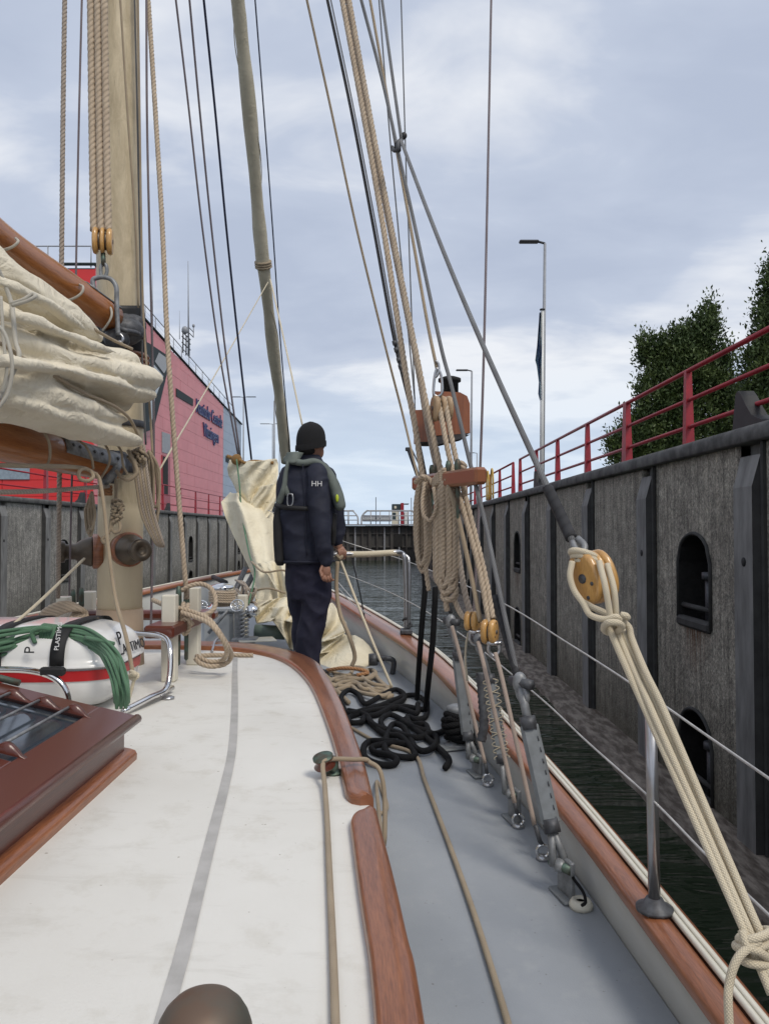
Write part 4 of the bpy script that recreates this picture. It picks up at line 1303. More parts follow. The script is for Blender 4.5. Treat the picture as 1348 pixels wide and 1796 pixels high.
# ------------------------------------------------------------------ liferaft canister
def canister():
    c0 = Vector((-1.80, 3.42, -.575))
    T = thing('liferaft_canister', (c0.x, c0.y, zroof(c0.x, c0.y)), 'white two-part liferaft canister with red band, black straps and steel cradle', 'liferaft')
    ax, ay = .655, .29
    def sup(th, n=5.0):
        c_, s_ = math.cos(th), math.sin(th)
        return (math.copysign(abs(c_) ** (2 / n), c_), math.copysign(abs(s_) ** (2 / n), s_))
    def shell(zs):
        rows = []
        for z, f, g in zs:
            rows.append([(c0.x + ax * f * sup(2 * math.pi * k / 64)[0], c0.y + ay * g * sup(2 * math.pi * k / 64)[1], c0.z + z) for k in range(64)])
        m = M().grid(rows, close=True)
        return m
    up = [(0, 1.02, 1.035), (.012, 1.02, 1.035), (.014, .995, .99)]
    for k in range(1, 13):
        a = k / 12 * math.pi / 2
        up.append((.014 + .155 * math.sin(a) ** .85, .995 * max(math.cos(a), 1e-4) ** .32 if k < 12 else .001, .99 * max(math.cos(a), 1e-4) ** .45 if k < 12 else .001))
    lo = [(-.004, .99, .985), (-.06, .985, .98)]
    rd = [(-.012, 1.0, 1.0), (-.056, .995, .994)]
    bt = [(-.055, .985, .98), (-.12, .97, .95), (-.17, .9, .82), (-.19, .7, .6), (-.19, .001, .001)]
    obj('upper_shell', shell(up), WHITEG, T)
    obj('red_band', shell(rd), REDG, T)
    obj('lower_shell', shell(lo + bt[1:]), WHITEG, T)
    def over(x, dy=0, w_=.03, name='strap', mat=BLACKT):
        m = M(); rows = []
        for i in range(29):
            a = math.pi * i / 28
            cy_, sz_ = math.cos(a), math.sin(a)
            yy = c0.y + dy - (ay + .014) * math.copysign(abs(cy_) ** .5, cy_)
            zz = c0.z + .014 + .162 * abs(sz_) ** .72
            rows.append([(c0.x + x - w_, yy, zz), (c0.x + x + w_, yy, zz)])
        o = obj(name, m.grid(rows), mat, T)
        so = o.modifiers.new('s', 'SOLIDIFY'); so.thickness = .003
        return o
    over(.45); over(.19)
    PR = PRINTW
    def on_shell(body, x, ang, size, mat, name, rot90=False):
        a = ang
        cy_, sz_ = math.cos(a), math.sin(a)
        p = Vector((c0.x + x, c0.y - (ay + .026) * cy_ ** .5, c0.z + .012 + .17 * sz_ ** .75))
        nrm = Vector((0, -cy_ - .25, sz_ + .1)).normalized()
        xa = Vector((1, 0, 0)); ya = nrm.cross(xa)
        if rot90: xa, ya = ya, -xa
        obj(name, text_m(body, size, .0012, basis(p, xa, ya, nrm)), mat, T)
    on_shell('PLASTIMO', .459, .30, .026, PRINTW, 'strap_print', True)
    on_shell('PLASTIMO', .199, .30, .026, PRINTW, 'strap_print', True)
    on_shell('P', .36, .22, .06, PRINTK, 'logo', True)
    # boxed logo and name on the starboard end
    def on_end(body, y, z, size, mat, name):
        p = Vector((c0.x + ax * .985, y, z))
        nrm = Vector((1, -.12, .30)).normalized(); xa = Vector((0.12, 1, 0)).normalized(); ya = nrm.cross(xa)
        obj(name, text_m(body, size, .0012, basis(p, xa, ya, nrm)), mat, T)
    on_end('P', c0.y - .13, c0.z + .075, .085, PRINTK, 'logo')
    on_end('PLASTIMO', c0.y - .15, c0.z + .03, .062, PRINTK, 'name_print')
    # cradle of bent tube
    m = M()
    zr = zroof(c0.x, c0.y)
    def crad(x):
        return cr([(x, c0.y - ay - .06, zr + .015), (x, c0.y - ay - .055, zr + .1), (x - .01, c0.y - ay - .03, c0.z + .0), (x - .02, c0.y - ay - .028, c0.z + .02)], 5)
    obj('cradle_tube', M().tube(cr([(c0.x - .58, c0.y - ay - .03, c0.z + .0), (c0.x + .1, c0.y - ay - .035, c0.z + .005), (c0.x + .38, c0.y - ay - .05, c0.z - .0), (c0.x + .5, c0.y - ay - .06, c0.z - .06), (c0.x + .53, c0.y - ay - .06, zr + .02)], 6), .0135, 10), CHROME, T)
    obj('cradle_tube', M().tube(cr([(c0.x + ax + .05, c0.y - .22, zr + .02), (c0.x + ax + .10, c0.y - .05, zr + .035), (c0.x + ax + .13, c0.y + .12, zr + .05), (c0.x + ax + .12, c0.y + .2, c0.z), (c0.x + ax + .06, c0.y + .26, c0.z + .06), (c0.x + ax - .1, c0.y + .3, c0.z + .07)], 6), .0135, 10), CHROME, T)
    obj('cradle_tube', M().tube([(c0.x + ax + .05, c0.y - .24, zr + .02), (c0.x + ax + .12, c0.y + .24, zr + .02)], .0135, 10), CHROME, T)
    for q in ((c0.x + ax + .04, c0.y - .25), (c0.x + ax + .14, c0.y + .1), (c0.x + .53, c0.y - ay - .06)):
        obj('foot', M().lathe([(.03, 0), (.03, .008), (.018, .014)], 14, Matrix.Translation((q[0], q[1], zroof(*q) + .001))), STAIN, T)
    obj('buckle', M().box((c0.x + .45, c0.y - ay - .05, c0.z + .0), (.10, .035, .035), .008), BLACKT, T)
    return c0, ax, ay
C0, CAX, CAY = canister()
# ------------------------------------------------------------------ mast with its winches
MX, MY = XC, 4.4
MT = thing('mast', (MX, MY, -.9), 'thick cream painted wooden mast with bronze winches on its sides, tan coat at the foot', 'mast')
m = M()
m.tube([(MX - .0, MY, -.462), (MX, MY, .2), (MX - .01, MY, 1.2), (MX - .055, MY, 3.2), (MX - .2, MY - .02, 9.5)], [.125, .127, .130, .131, .125], 32)
obj('pole', m, MAST, MT)
obj('mast_coat', M().tube([(MX, MY, -.95), (MX, MY, -.7), (MX, MY, -.455)], [.15, .134, .130], 28), MASTB, MT)
def mastwinch(u, v, direction, label_, scale=1.0):
    d = direction.normalized()
    c = Vector((MX, MY, P(u, v, MY).z)) + d * .152
    a = Vector((0, 0, 1)).cross(d).normalized(); b_ = d.cross(a)
    mt = basis(c, a * scale, b_ * scale, d * scale)
    wch = obj('winch_pad', M().lathe([(.001, -.06), (.108, -.06), (.108, -.005), (.10, .0), (.001, .0)], 28, mt), MAHOG, MT)
    dr = M().lathe([(.001, .0), (.092, .0), (.094, .012), (.086, .03), (.078, .06), (.066, .078), (.05, .10), (.046, .14), (.05, .155), (.066, .16), (.068, .19), (.06, .20), (.03, .205), (.028, .19), (.001, .19)], 28, mt)
    obj('winch_drum', dr, BRONZE, wch)
    return c, d
cwr, dwr = mastwinch(232, 963, Vector((.62, -.78, 0)), 'r', .92)
cwl, dwl = mastwinch(188, 967, Vector((-.92, -.39, 0)), 'l', .92)
# gaff saddle: black leathered jaws round the mast
m = M().lathe([(.137, 0), (.145, .02), (.145, .26), (.137, .28)], 28, basis(Vector((MX, MY, 1.03)), Vector((1, 0, 0)), Vector((0, .96, .28)), Vector((0, -.28, .96))))
obj('jaw_leather', m, BLACKP, MT)
m = M()
for k in range(5):
    m.tube([(MX + .142 * math.cos(t_ * math.pi / 10), MY + .142 * math.sin(t_ * math.pi / 10), .90 + .03 * k) for t_ in range(21)], .015, 6)
obj('wooden_hoop', m, MAHOG, MT)
# goose neck band of the boom
m = M().lathe([(.134, 0), (.139, .005), (.139, .07), (.134, .075)], 28, Matrix.Translation((MX, MY, .33)))
obj('iron_band', m, GALVD, MT)
m = M().lathe([(.134, 0), (.137, .003), (.137, .035), (.134, .038)], 28, Matrix.Translation((MX, MY, .60)))
obj('iron_band', m, GALVD, MT)
# ------------------------------------------------------------------ fife rail
def fife(X, Yn, Yf, zt, label):
    T = thing('fife_rail', (X, (Yn + Yf) / 2, zroof(X, Yn)), label, 'fife rail', 'fife rails beside the mast')
    for y in (Yn, Yf):
        zr = zroof(X, y)
        obj('post', M().box((X, y, (zt + zr) / 2), (.072, .072, zt - zr), .006), CREAMP, T)
    obj('rail_plank', M().box((X, (Yn + Yf) / 2 - .03, zt - .17), (.15, Yf - Yn + .34, .062), .010), MAHOG_D, T)
    for k in range(2):
        y = lerp(Yn, Yf, (k + 1) / 3)
        obj('belaying_pin', M().lathe([(.001, -.30), (.011, -.29), (.013, -.15), (.011, .0), (.018, .02), (.016, .10), (.012, .13), (.001, .135)], 10, Matrix.Translation((X, y, zt - .10))), PATINA, T)
    return T
fife(-1.115, 3.93, 4.42, -.335, 'right hand fife rail with cream posts and mahogany plank, thick tan rope hitched on it')
fife(-1.96, 4.62, 5.02, -.405, 'left hand fife rail behind the liferaft with cream posts and coiled rope')
tag(obj('cross_plank', M().box((MX, MY + .33, -.53), (.98, .11, .055), .014), MAHOG_D), 'mahogany plank running across behind the mast between the fife rails', 'plank')
# ------------------------------------------------------------------ spars and the furled mainsail
def spar(name, label, cat, pts, mat=SPARW, n=24):
    """pts: (u, v, Y, diameter in photo pixels)"""
    c = cr([P(u, v, Y) for u, v, Y, d in pts], 6)
    rr = []
    for i in range(len(c)):
        t_ = i / (len(c) - 1) * (len(pts) - 1); k = min(int(t_), len(pts) - 2)
        rr.append(lerp(px(pts[k][3], pts[k][2]) / 2, px(pts[k + 1][3], pts[k + 1][2]) / 2, t_ - k))
    T = thing(name, c[-1], label, cat)
    aft = (c[0] - c[6]).normalized()
    obj('pole', M().tube([c[0] + aft * 4.5, c[0] + aft * 2] + c, [rr[0] * .8, rr[0]] + rr, n), mat, T)
    return T, c, rr
GA, gc, gr = spar('gaff', 'varnished brown gaff spar sloping down to the mast above the furled sail', 'gaff',
                  [(-190, 278, 2.62, 86), (-60, 378, 2.98, 76), (20, 440, 3.3, 66), (110, 500, 3.7, 58), (195, 558, 4.08, 50)])
BO, bc, br = spar('boom', 'varnished brown boom under the furled sail with grey steel straps', 'boom',
                  [(-200, 722, 2.7, 100), (-60, 752, 3.05, 90), (30, 775, 3.35, 80), (110, 797, 3.75, 66), (196, 818, 4.15, 52)])
def strap_on(path, rr, f0, f1, parent, name, mat, dirv, w_=.03, off=.006):
    n = len(path); i0, i1 = int(f0 * (n - 1)), int(f1 * (n - 1))
    m = M(); rows = []
    for i in range(i0, i1 + 1):
        d, s_, u_ = frame(path[min(i + 1, n - 1)] - path[max(i - 1, 0)])
        q = (s_ * dirv[0] + u_ * dirv[1]).normalized(); tq = d.cross(q).normalized()
        row = []
        for k in range(7):
            a = (k - 3) / 3 * w_ / rr[i]
            row.append(path[i] + (q * math.cos(a) + tq * math.sin(a)) * (rr[i] + off))
        rows.append(row)
    o = obj(name, m.grid(rows), mat, parent)
    so = o.modifiers.new('s', 'SOLIDIFY'); so.thickness = .006
    return o
strap_on(gc, gr, .86, 1.0, GA, 'steel_strap', GALV, (.45, .9), .035)
s1 = strap_on(bc, br, .70, 1.0, BO, 'steel_strap', GALV, (.93, .35), .045)
for k in range(5):
    i = int((.72 + .06 * k) * (len(bc) - 1)); d, s_, u_ = frame(bc[i + 1] - bc[i - 1] if i < len(bc) - 1 else bc[i] - bc[i - 1])
    q = (s_ * .93 + u_ * .35).normalized()
    obj('bolt', M().tube([bc[i] + q * (br[i] + .004), bc[i] + q * (br[i] + .012)], .009, 8), GALVD, s1)
# jaws, shackle and fork over the gaff
m = M()
gp = gc[-1]
m.ell(P(215, 580, 4.15), (.12, .10, .085)); m.ell(P(232, 570, 4.22), (.08, .07, .06)); m.ell(P(205, 595, 4.08), (.07, .07, .06))
m.tube(cr([P(200, 560, 4.1), P(222, 556, 4.15), P(244, 566, 4.2), P(250, 580, 4.25)], 5), .02, 8)
m.tube(cr([P(205, 575, 4.02), P(222, 580, 4.0), P(240, 584, 4.1), P(250, 592, 4.2)], 5), .014, 8)
obj('jaw_fitting', m, GALVD, GA)
FK = thing('halyard_fork', P(183, 450, 3.98), 'forged grey fork shackle hanging in front of the mast below the triple block', 'shackle')
obj('fork', M().tube(cr([P(166, 512, 3.98), P(163, 492, 3.98), P(172, 487, 3.98), P(182, 486, 3.98), P(195, 490, 3.98), P(204, 503, 3.98), P(205, 525, 3.98), P(206, 560, 3.98), P(208, 588, 3.98)], 5), .0125, 10), GALV, FK)
obj('shackle', M().tube(cr([P(178, 487, 3.98), P(177, 470, 3.98), P(181, 463, 3.98), P(186, 465, 3.98), P(188, 475, 3.98), P(185, 487, 3.98)], 4), .010, 8), GALV, FK)
obj('eye', M().tube([P(181, 444, 3.98), P(182, 466, 3.98)], .013, 8), PATINA, FK)
obj('ring', M().tube(cr([P(210, 585, 3.95), P(216, 592, 3.95), P(214, 600, 3.95), P(208, 598, 3.95)], 4), .007, 8), STAIN, FK)
def block(name, c, ax, up, wd, ht, th, n, mat, label, pin=GALVD, parent_extra=None, bolts=True):
    """wooden pulley block: n+1 rounded cheeks side by side along ax, sheaves between"""
    T = thing('pulley_block', c, label, 'pulley block', 'wooden pulley blocks in the rigging')
    ax = ax.normalized(); up = (up - ax * up.dot(ax)).normalized(); fr = ax.cross(up)
    k = n + 1
    for i in range(k):
        o_ = c + ax * ((i - n / 2) * th)
        outer = i in (0, n)
        mt = basis(o_, fr, up, ax)
        prof = []
        K = 24
        ol = [(wd / 2 * math.copysign(abs(math.cos(a)) ** .8, math.cos(a)), ht / 2 * math.copysign(abs(math.sin(a)) ** .9, math.sin(a))) for a in [2 * math.pi * q / K for q in range(K)]]
        m = M()
        h = th * (.40 if outer else .30)
        rings = [(-h, .0), (-h, .8), (-h * .8, .93), (-h * .2, 1.0), (h * .2, 1.0), (h * .8, .93), (h, .8), (h, .0)]
        vs = [(x * f, y * f, z) for z, f in [(z, max(f, .001)) for z, f in rings] for x, y in ol]
        fs = [(r_ * K + q, r_ * K + (q + 1) % K, (r_ + 1) * K + (q + 1) % K, (r_ + 1) * K + q) for r_ in range(len(rings) - 1) for q in range(K)]
        m.add(vs, fs, None, mt)
        obj('cheek', m, mat, T)
        if i < n:
            obj('sheave', M().tube([o_ + ax * th * .3, o_ + ax * th * .7], min(wd, ht) * .40, 16), BRONZE, T)
    m = M().tube([c - ax * (n / 2 * th + th * .46), c + ax * (n / 2 * th + th * .46)], ht * .09, 12)
    if bolts:
        for a, b_ in ((.0, .36), (.0, -.36), (.26, -.14)):
            q = fr * a * wd + up * b_ * ht
            m.tube([c + q - ax * (n / 2 * th + th * .42), c + q + ax * (n / 2 * th + th * .42)], ht * .04, 8)
    obj('pin', m, pin, T)
    return T
block('b', P(180.5, 423, 3.98), Vector((1, .25, 0)), Vector((0, 0, 1)), px(38, 3.98), px(46, 3.98), px(12, 3.98), 2, BLOCKW, 'wooden triple block hanging in front of the mast under three laid halyards', bolts=False)
# ------------------------------------------------------------------ mainsail stowed between gaff and boom
def fold(m, pts, flat=1.0, n=18, seed=0):
    """pts: (u, v, Y, half height px, half depth px)"""
    c = cr([P(u, v, Y) for u, v, Y, a, b_ in pts], 6)
    ext = 0
    if pts[0][0] < -150:
        aft = (c[0] - c[8]).normalized(); aft = Vector((aft.x, aft.y, aft.z * .5 - .02)).normalized(); ext = 12
        c = [c[0] + aft * (.25 * (ext - q)) for q in range(ext)] + c
    N = len(c); K = len(pts) - 1
    vs, fs = [], []
    for i, p in enumerate(c):
        t_ = max(0, i - ext) / (N - 1 - ext) * K; k = min(int(t_), K - 1); f = t_ - k
        Y = max(p.y, c[ext].y)
        hh = px(lerp(pts[k][3], pts[k + 1][3], f), Y); dd = px(lerp(pts[k][4], pts[k + 1][4], f), Y)
        e_ = 1.0
        if i > N - 5: e_ = math.sqrt(max(.02, 1 - ((i - (N - 5)) / 4) ** 2 * .97))
        d, s_, u_ = frame(c[min(i + 1, N - 1)] - c[max(i - 1, 0)])
        for q in range(n):
            a = 2 * math.pi * q / n
            w_ = 1 + .13 * noise.noise(Vector((p.x * 2.2 + seed * 3.1, p.y * 2.2, a * .9 + seed)))
            vs.append(p + s_ * (math.cos(a) * dd * w_ * e_) + u_ * (math.sin(a) * hh * w_ * e_))
    fs = [(i * n + q, i * n + (q + 1) % n, (i + 1) * n + (q + 1) % n, (i + 1) * n + q) for i in range(N - 1) for q in range(n)]
    fs += [tuple(range(n))[::-1], tuple((N - 1) * n + q for q in range(n))]
    m.add(vs, fs)
SM = M()
FOLDS = [
    [(-200, 350, 2.75, 60, 45), (-60, 440, 3.0, 52, 42), (0, 490, 3.1, 42, 40), (70, 535, 3.3, 38, 38), (120, 562, 3.5, 26, 32), (155, 585, 3.7, 17, 24), (176, 597, 3.8, 11, 14)],
    [(-200, 470, 2.7, 40, 48), (-60, 530, 2.95, 34, 48), (40, 580, 3.1, 22, 44), (110, 606, 3.4, 17, 36), (170, 622, 3.65, 16, 30), (215, 630, 3.85, 17, 26), (234, 634, 3.95, 14, 18)],
    [(-200, 520, 2.65, 48, 60), (-40, 590, 2.9, 38, 55), (50, 620, 3.1, 26, 50), (130, 640, 3.4, 22, 45), (200, 655, 3.7, 22, 40), (250, 664, 3.95, 22, 30), (276, 668, 4.1, 15, 20)],
    [(-200, 600, 2.62, 60, 65), (-20, 650, 2.9, 36, 60), (60, 655, 3.1, 22, 55), (120, 668, 3.35, 18, 50), (180, 682, 3.65, 16, 42), (230, 690, 3.9, 15, 32), (268, 694, 4.05, 12, 20)],
    [(-200, 640, 2.6, 60, 70), (-40, 672, 2.85, 46, 62), (60, 694, 3.1, 34, 55), (130, 716, 3.4, 25, 45), (180, 732, 3.65, 16, 34), (222, 738, 3.85, 7, 20)],
    [(-200, 690, 2.6, 40, 60), (-30, 700, 2.9, 36, 55), (70, 728, 3.15, 26, 50), (150, 752, 3.5, 21, 40), (210, 768, 3.8, 16, 28), (243, 776, 4.0, 9, 14)],
    [(60, 640, 3.35, 24, 30), (120, 660, 3.62, 34, 26), (190, 690, 3.9, 32, 22), (232, 700, 4.08, 24, 14)],
    [(-200, 560, 2.95, 120, 50), (-60, 600, 3.2, 100, 40), (40, 620, 3.45, 70, 32), (130, 670, 3.75, 46, 24), (180, 690, 3.95, 30, 16)],
]
FOLDS += [
    [(-120, 505, 2.62, 12, 14), (-20, 545, 2.78, 11, 14), (50, 560, 2.92, 10, 13), (110, 585, 3.15, 9, 12), (165, 608, 3.4, 8, 10), (205, 618, 3.62, 5, 7)],
    [(-120, 640, 2.5, 16, 16), (-10, 636, 2.66, 14, 15), (60, 640, 2.85, 10, 13), (120, 652, 3.1, 9, 12), (190, 668, 3.45, 9, 12), (240, 684, 3.75, 7, 9)],
    [(-60, 470, 2.72, 14, 14), (10, 500, 2.82, 12, 14), (60, 522, 3.0, 10, 12), (115, 556, 3.25, 8, 10), (150, 580, 3.45, 5, 7)],
    [(20, 700, 2.82, 10, 12), (80, 722, 3.02, 10, 12), (140, 744, 3.3, 9, 11), (195, 756, 3.6, 7, 9), (228, 764, 3.8, 5, 6)],
    [(90, 618, 3.12, 8, 11), (140, 636, 3.32, 9, 12), (190, 642, 3.55, 9, 11), (240, 650, 3.8, 9, 10), (266, 656, 3.95, 7, 8)],
]
for i, f in enumerate(FOLDS): fold(SM, f, seed=i)
def wrinkle(p):
    a = noise.noise(Vector((p.x * 5, p.y * 1.6 + p.x * 2, p.z * 8 + p.y * 2)))
    b_ = noise.noise(Vector((p.x * 9 + p.z * 5, p.y * 1.8, p.z * 16 - p.y * 2)))
    c_ = noise.noise(Vector((p.x * 22 - p.z * 9, p.y * 6, p.z * 22 + p.y * 7)))
    return -abs(a) ** .8 * .022 - abs(b_) ** .8 * .010 - abs(c_) * .002 + .010
SAIL = thing('mainsail', P(120, 660, 3.4), 'cream canvas mainsail stowed in thick folds between gaff and boom at left', 'sail')
sm_ = blob(SM, .0095, 3, wrinkle)
obj('sail_cloth', sm_, CANVAS, SAIL)
def line(name, label, cat, pts, r, mat, group=None, n=8, lay=0, step=None, parent=None, k=8):
    """pts (u, v, Y)"""
    c = cr([P(*q) for q in pts], k)
    if lay: c = resample(c, max(lay / 9, .003))
    elif step: c = resample(c, step)
    m = M().tube(c, r, n, lay)
    o = obj(name, m, mat, parent)
    if not parent: tag(o, label, cat, group)
    return o
# seam ropes along the folds and ties round the bundle
obj('bolt_rope', M().tube(cr([P(u, v, Y) for u, v, Y in ((-60, 585, 2.62), (0, 602, 2.72), (40, 628, 2.85), (100, 662, 3.08), (150, 690, 3.3), (200, 712, 3.55), (228, 735, 3.75), (243, 765, 3.88))], 8), .008, 8), TANB, SAIL)
obj('bolt_rope', M().tube(cr([P(u, v, Y) for u, v, Y in ((95, 532, 3.3), (130, 553, 3.45), (165, 577, 3.6), (200, 597, 3.75), (232, 612, 3.88))], 8), .008, 8), TANB, SAIL)
G_T = 'white sail ties round the stowed mainsail'
line('sail_tie', 'white sail tie knotted with a loop at the left edge of the stowed sail', 'sail tie', [(-12, 455, 2.75), (5, 490, 2.8), (20, 530, 2.82), (24, 560, 2.8), (28, 600, 2.78), (34, 622, 2.76), (26, 648, 2.76), (12, 672, 2.74), (-2, 700, 2.72)], .0085, WHITER, G_T)
line('sail_tie', 'short looped end of the white sail tie bow', 'sail tie', [(20, 532, 2.76), (40, 526, 2.74), (58, 516, 2.74), (62, 520, 2.73), (48, 528, 2.73), (22, 536, 2.75)], .007, WHITER, G_T)
line('sail_tie', 'white sail tie hanging slack at the far left of the sail', 'sail tie', [(2, 520, 2.72), (5, 570, 2.7), (8, 610, 2.7), (12, 650, 2.7), (4, 690, 2.7)], .006, WHITER, G_T)
G_L = 'lashings on the gaff'
line('lashing', 'thin cream lashing round the gaff near the steel strap', 'lashing', [(139, 499, 3.72), (146, 503, 3.62), (143, 514, 3.6), (128, 524, 3.6), (106, 530, 3.62)], .006, WHITER, G_L)
line('lashing', 'thin cream lashing round the upper end of the gaff at the left edge', 'lashing', [(28, 418, 3.15), (32, 424, 3.12), (20, 434, 3.12), (-6, 442, 3.15)], .006, WHITER, G_L)
line('lashing', 'thin cream lashing at the end of the gaff beside the jaws', 'lashing', [(184, 532, 4.0), (194, 540, 3.95), (196, 553, 3.93), (190, 567, 3.93), (180, 580, 3.95)], .006, WHITER, G_L)
G_B = 'grey cords hanging round the boom end'
for j, (pts, s) in enumerate([([(50, 742, 3.3), (72, 752, 3.25), (86, 775, 3.25), (88, 800, 3.3), (84, 815, 3.35)], 'leftmost cord looped round the varnished boom'),
                              ([(118, 765, 3.6), (146, 778, 3.55), (160, 800, 3.55), (164, 822, 3.6)], 'cord hanging over the grey boom strap'),
                              ([(176, 768, 3.8), (190, 790, 3.76), (192, 812, 3.78), (178, 838, 3.85)], 'cord curling under the boom end'),
                              ([(196, 770, 3.9), (212, 790, 3.86), (216, 815, 3.86), (224, 832, 3.9)], 'cord dropping between boom end and mast')]):
    line('cord', s, 'cord', pts, .006, TANB, G_B)
# boom crutch fittings at the mast
GF = thing('gooseneck', P(196, 830, 4.15), 'dark forged gooseneck joining the boom end to the mast', 'gooseneck')
obj('arm', M().tube(cr([P(178, 846, 4.05), P(192, 838, 4.03), P(203, 822, 4.05), P(206, 806, 4.1)], 5), .026, 10), GALV, GF)
obj('bracket', M().box(P(200, 812, 4.2), (.14, .12, .13), .02), GALVD, GF)
obj('pivot', M().tube([P(196, 790, 4.1), P(196, 848, 4.1)], .018, 8), GALVD, GF)
# ------------------------------------------------------------------ running rigging: ropes and wires
GR = 'ropes and wires running up out of view'
def rig(label, pts, d, mat, lay=0, name='rope', n=8, r=None):
    """pts top to bottom (u, v, Y); d diameter in photo pixels at the middle point"""
    ym = pts[len(pts) // 2][2]
    rad = r or px(d, ym) / 2
    a, b_ = pts[0], pts[1]
    k = 900 / max(b_[1] - a[1], 1)
    top = (a[0] - (b_[0] - a[0]) * k * 1.0, a[1] - 900, max(a[2] - (b_[2] - a[2]) * k * .4, 1.5))
    c = cr([P(*q) for q in pts], 8)
    A, d_ = c[0], (c[0] - c[1]).normalized()
    c = [A + d_ * 3.0] + c
    if lay:
        L = rad * 7
        near = resample(c, max(L / 7, .004))
        m = M().tube(near, rad * 1.08, 9, L)
    else:
        m = M().tube(c, rad, n)
    o = obj(name, m, mat)
    tag(o, label, name.replace('_', ' ') if name != 'rope' else 'rope', GR)
    return o
rig('thick laid halyard at the far left, passing in front of the red building', [(114, -5, 3.9), (111, 200, 3.9), (109, 400, 3.9), (106, 700, 3.95), (104, 900, 4.0), (102, 1048, 4.3)], 7.5, MANILA_P, 1, 'halyard')
rig('thin mauve line between the far left halyard and the mast', [(144, -5, 3.9), (139, 200, 3.9), (135, 400, 3.95), (130, 700, 4), (125, 900, 4.1), (122, 1044, 4.4)], 3.6, PURPLE, 0, 'halyard')
for k, (a, b_, s) in enumerate(((159, 164.5, 'left one'), (171, 177.5, 'middle one'), (183, 190, 'right one'))):
    rig('laid halyard running down the mast face into the triple block, ' + s, [(a, -5, 4.04), (lerp(a, b_, .45), 200, 4.02), (b_, 405, 3.97)], 11, MANILA, 1, 'halyard')
rig('tan line crossing the mast face diagonally to its right edge', [(211, -5, 4.1), (224, 200, 4.1), (238, 400, 4.12), (243, 540, 4.18)], 4, TANB, 0, 'halyard')
rig('grey wire hugging the right edge of the mast, first of the close pair', [(236, -5, 4.3), (241, 200, 4.3), (245, 400, 4.3), (250, 640, 4.3), (256, 780, 4.3)], 3.4, WIRE, 0, 'stay')
rig('brown line hugging the right edge of the mast, second of the close pair', [(242, -5, 4.28), (245, 200, 4.28), (248, 400, 4.25), (252, 560, 4.2), (262, 700, 4.15), (268, 800, 4.1)], 4, TANB, 0, 'halyard')
rig('mauve line just right of the mast', [(257, -5, 4.3), (258, 200, 4.3), (262, 400, 4.3), (267, 600, 4.3), (270, 790, 4.3), (266, 1050, 4.3), (264, 1120, 4.3)], 4.2, PURPLE, 0, 'halyard')
rig('thick laid halyard right of the mast, made fast on the right fife rail', [(260, -5, 4.4), (273, 200, 4.3), (285, 400, 4.2), (294, 600, 4.1), (308, 800, 4.1), (322, 980, 4.1), (328, 1050, 4.15)], 8, MANILA, 1, 'halyard')
rig('mauve line to the head of the lowered foresail, leftmost of three', [(308, -5, 6.5), (330, 180, 6.8), (355, 400, 7.2), (385, 620, 7.8), (418, 800, 8.2)], 3.6, PURPLE, 0, 'halyard')
rig('mauve line to the head of the lowered foresail, middle of three', [(332, -5, 6.5), (351, 200, 6.9), (371, 400, 7.3), (396, 620, 7.8), (421, 800, 8.2)], 3.6, PURPLE, 0, 'halyard')
rig('navy line to the head of the lowered foresail, rightmost of three', [(357, -5, 6.5), (378, 200, 6.9), (397, 400, 7.3), (418, 600, 7.8), (441, 806, 8.2)], 4, NAVYR, 0, 'halyard')
rig('thin dark wire right of the furled headsail', [(447, -5, 7.9), (463, 200, 8.4), (478, 400, 9), (492, 600, 10), (509, 800, 11.2)], 2.4, NAVYR, 0, 'stay')
rig('single tan line crossing open sky in the middle of the view', [(537, -5, 4.8), (580, 190, 4.9), (625, 400, 5.0), (676, 610, 5.1), (708, 735, 5.2), (735, 850, 5.0)], 4.2, TANB, 0, 'halyard')
rig('thick dark grey shroud, left of the laid tackle ropes', [(573, -5, 4.3), (615, 190, 4.2), (655, 400, 4.1), (692, 600, 4.0), (735, 780, 3.9), (768, 960, 3.8), (790, 1075, 3.65)], 6, WIRED, 0, 'shroud')
rig('thin grey wire beside the left dark shroud', [(579, -5, 4.35), (620, 190, 4.25), (660, 400, 4.15), (698, 610, 4.1), (728, 740, 4.0)], 2.6, WIRE, 0, 'stay')
rig('laid tackle rope on the left of the pair, ending at the left coil', [(599, -5, 4.0), (637, 200, 3.9), (672, 400, 3.8), (712, 660, 3.65), (728, 750, 3.6), (741, 838, 3.55)], 9.5, MANILA, 1, 'rope')
rig('laid tackle rope on the right of the pair, ending at the big coil', [(611, -5, 4.0), (648, 200, 3.9), (686, 400, 3.8), (737, 660, 3.55), (756, 750, 3.5), (775, 838, 3.45)], 9.5, MANILA, 1, 'rope')
rig('third laid rope coming in beside the right tackle rope', [(607, -5, 4.1), (644, 200, 4.0), (682, 400, 3.9), (730, 640, 3.7), (748, 745, 3.6), (768, 838, 3.5)], 7, MANILA_P, 1, 'rope')
rig('dark grey main shroud passing the clamp down to the nearest turnbuckle', [(632, -5, 4.0), (670, 140, 3.9), (697, 262, 3.8), (728, 400, 3.65), (771, 600, 3.4), (791, 676, 3.3), (827, 825, 3.1), (849, 912, 3.0), (880, 1060, 2.8), (907, 1185, 2.7)], 7.2, WIRE, 0, 'shroud')
rig('tan rope running into the shackle of the two-sheave block', [(648, -5, 4.2), (684, 200, 4.0), (720, 400, 3.8), (748, 560, 3.6), (766, 648, 3.5)], 5.5, TANB, 0, 'rope')
rig('grey wire coming down into the clamp from the upper right', [(669, -5, 3.8), (686, 120, 3.65), (704, 248, 3.5)], 6, WIRE, 0, 'stay', r=.0082)
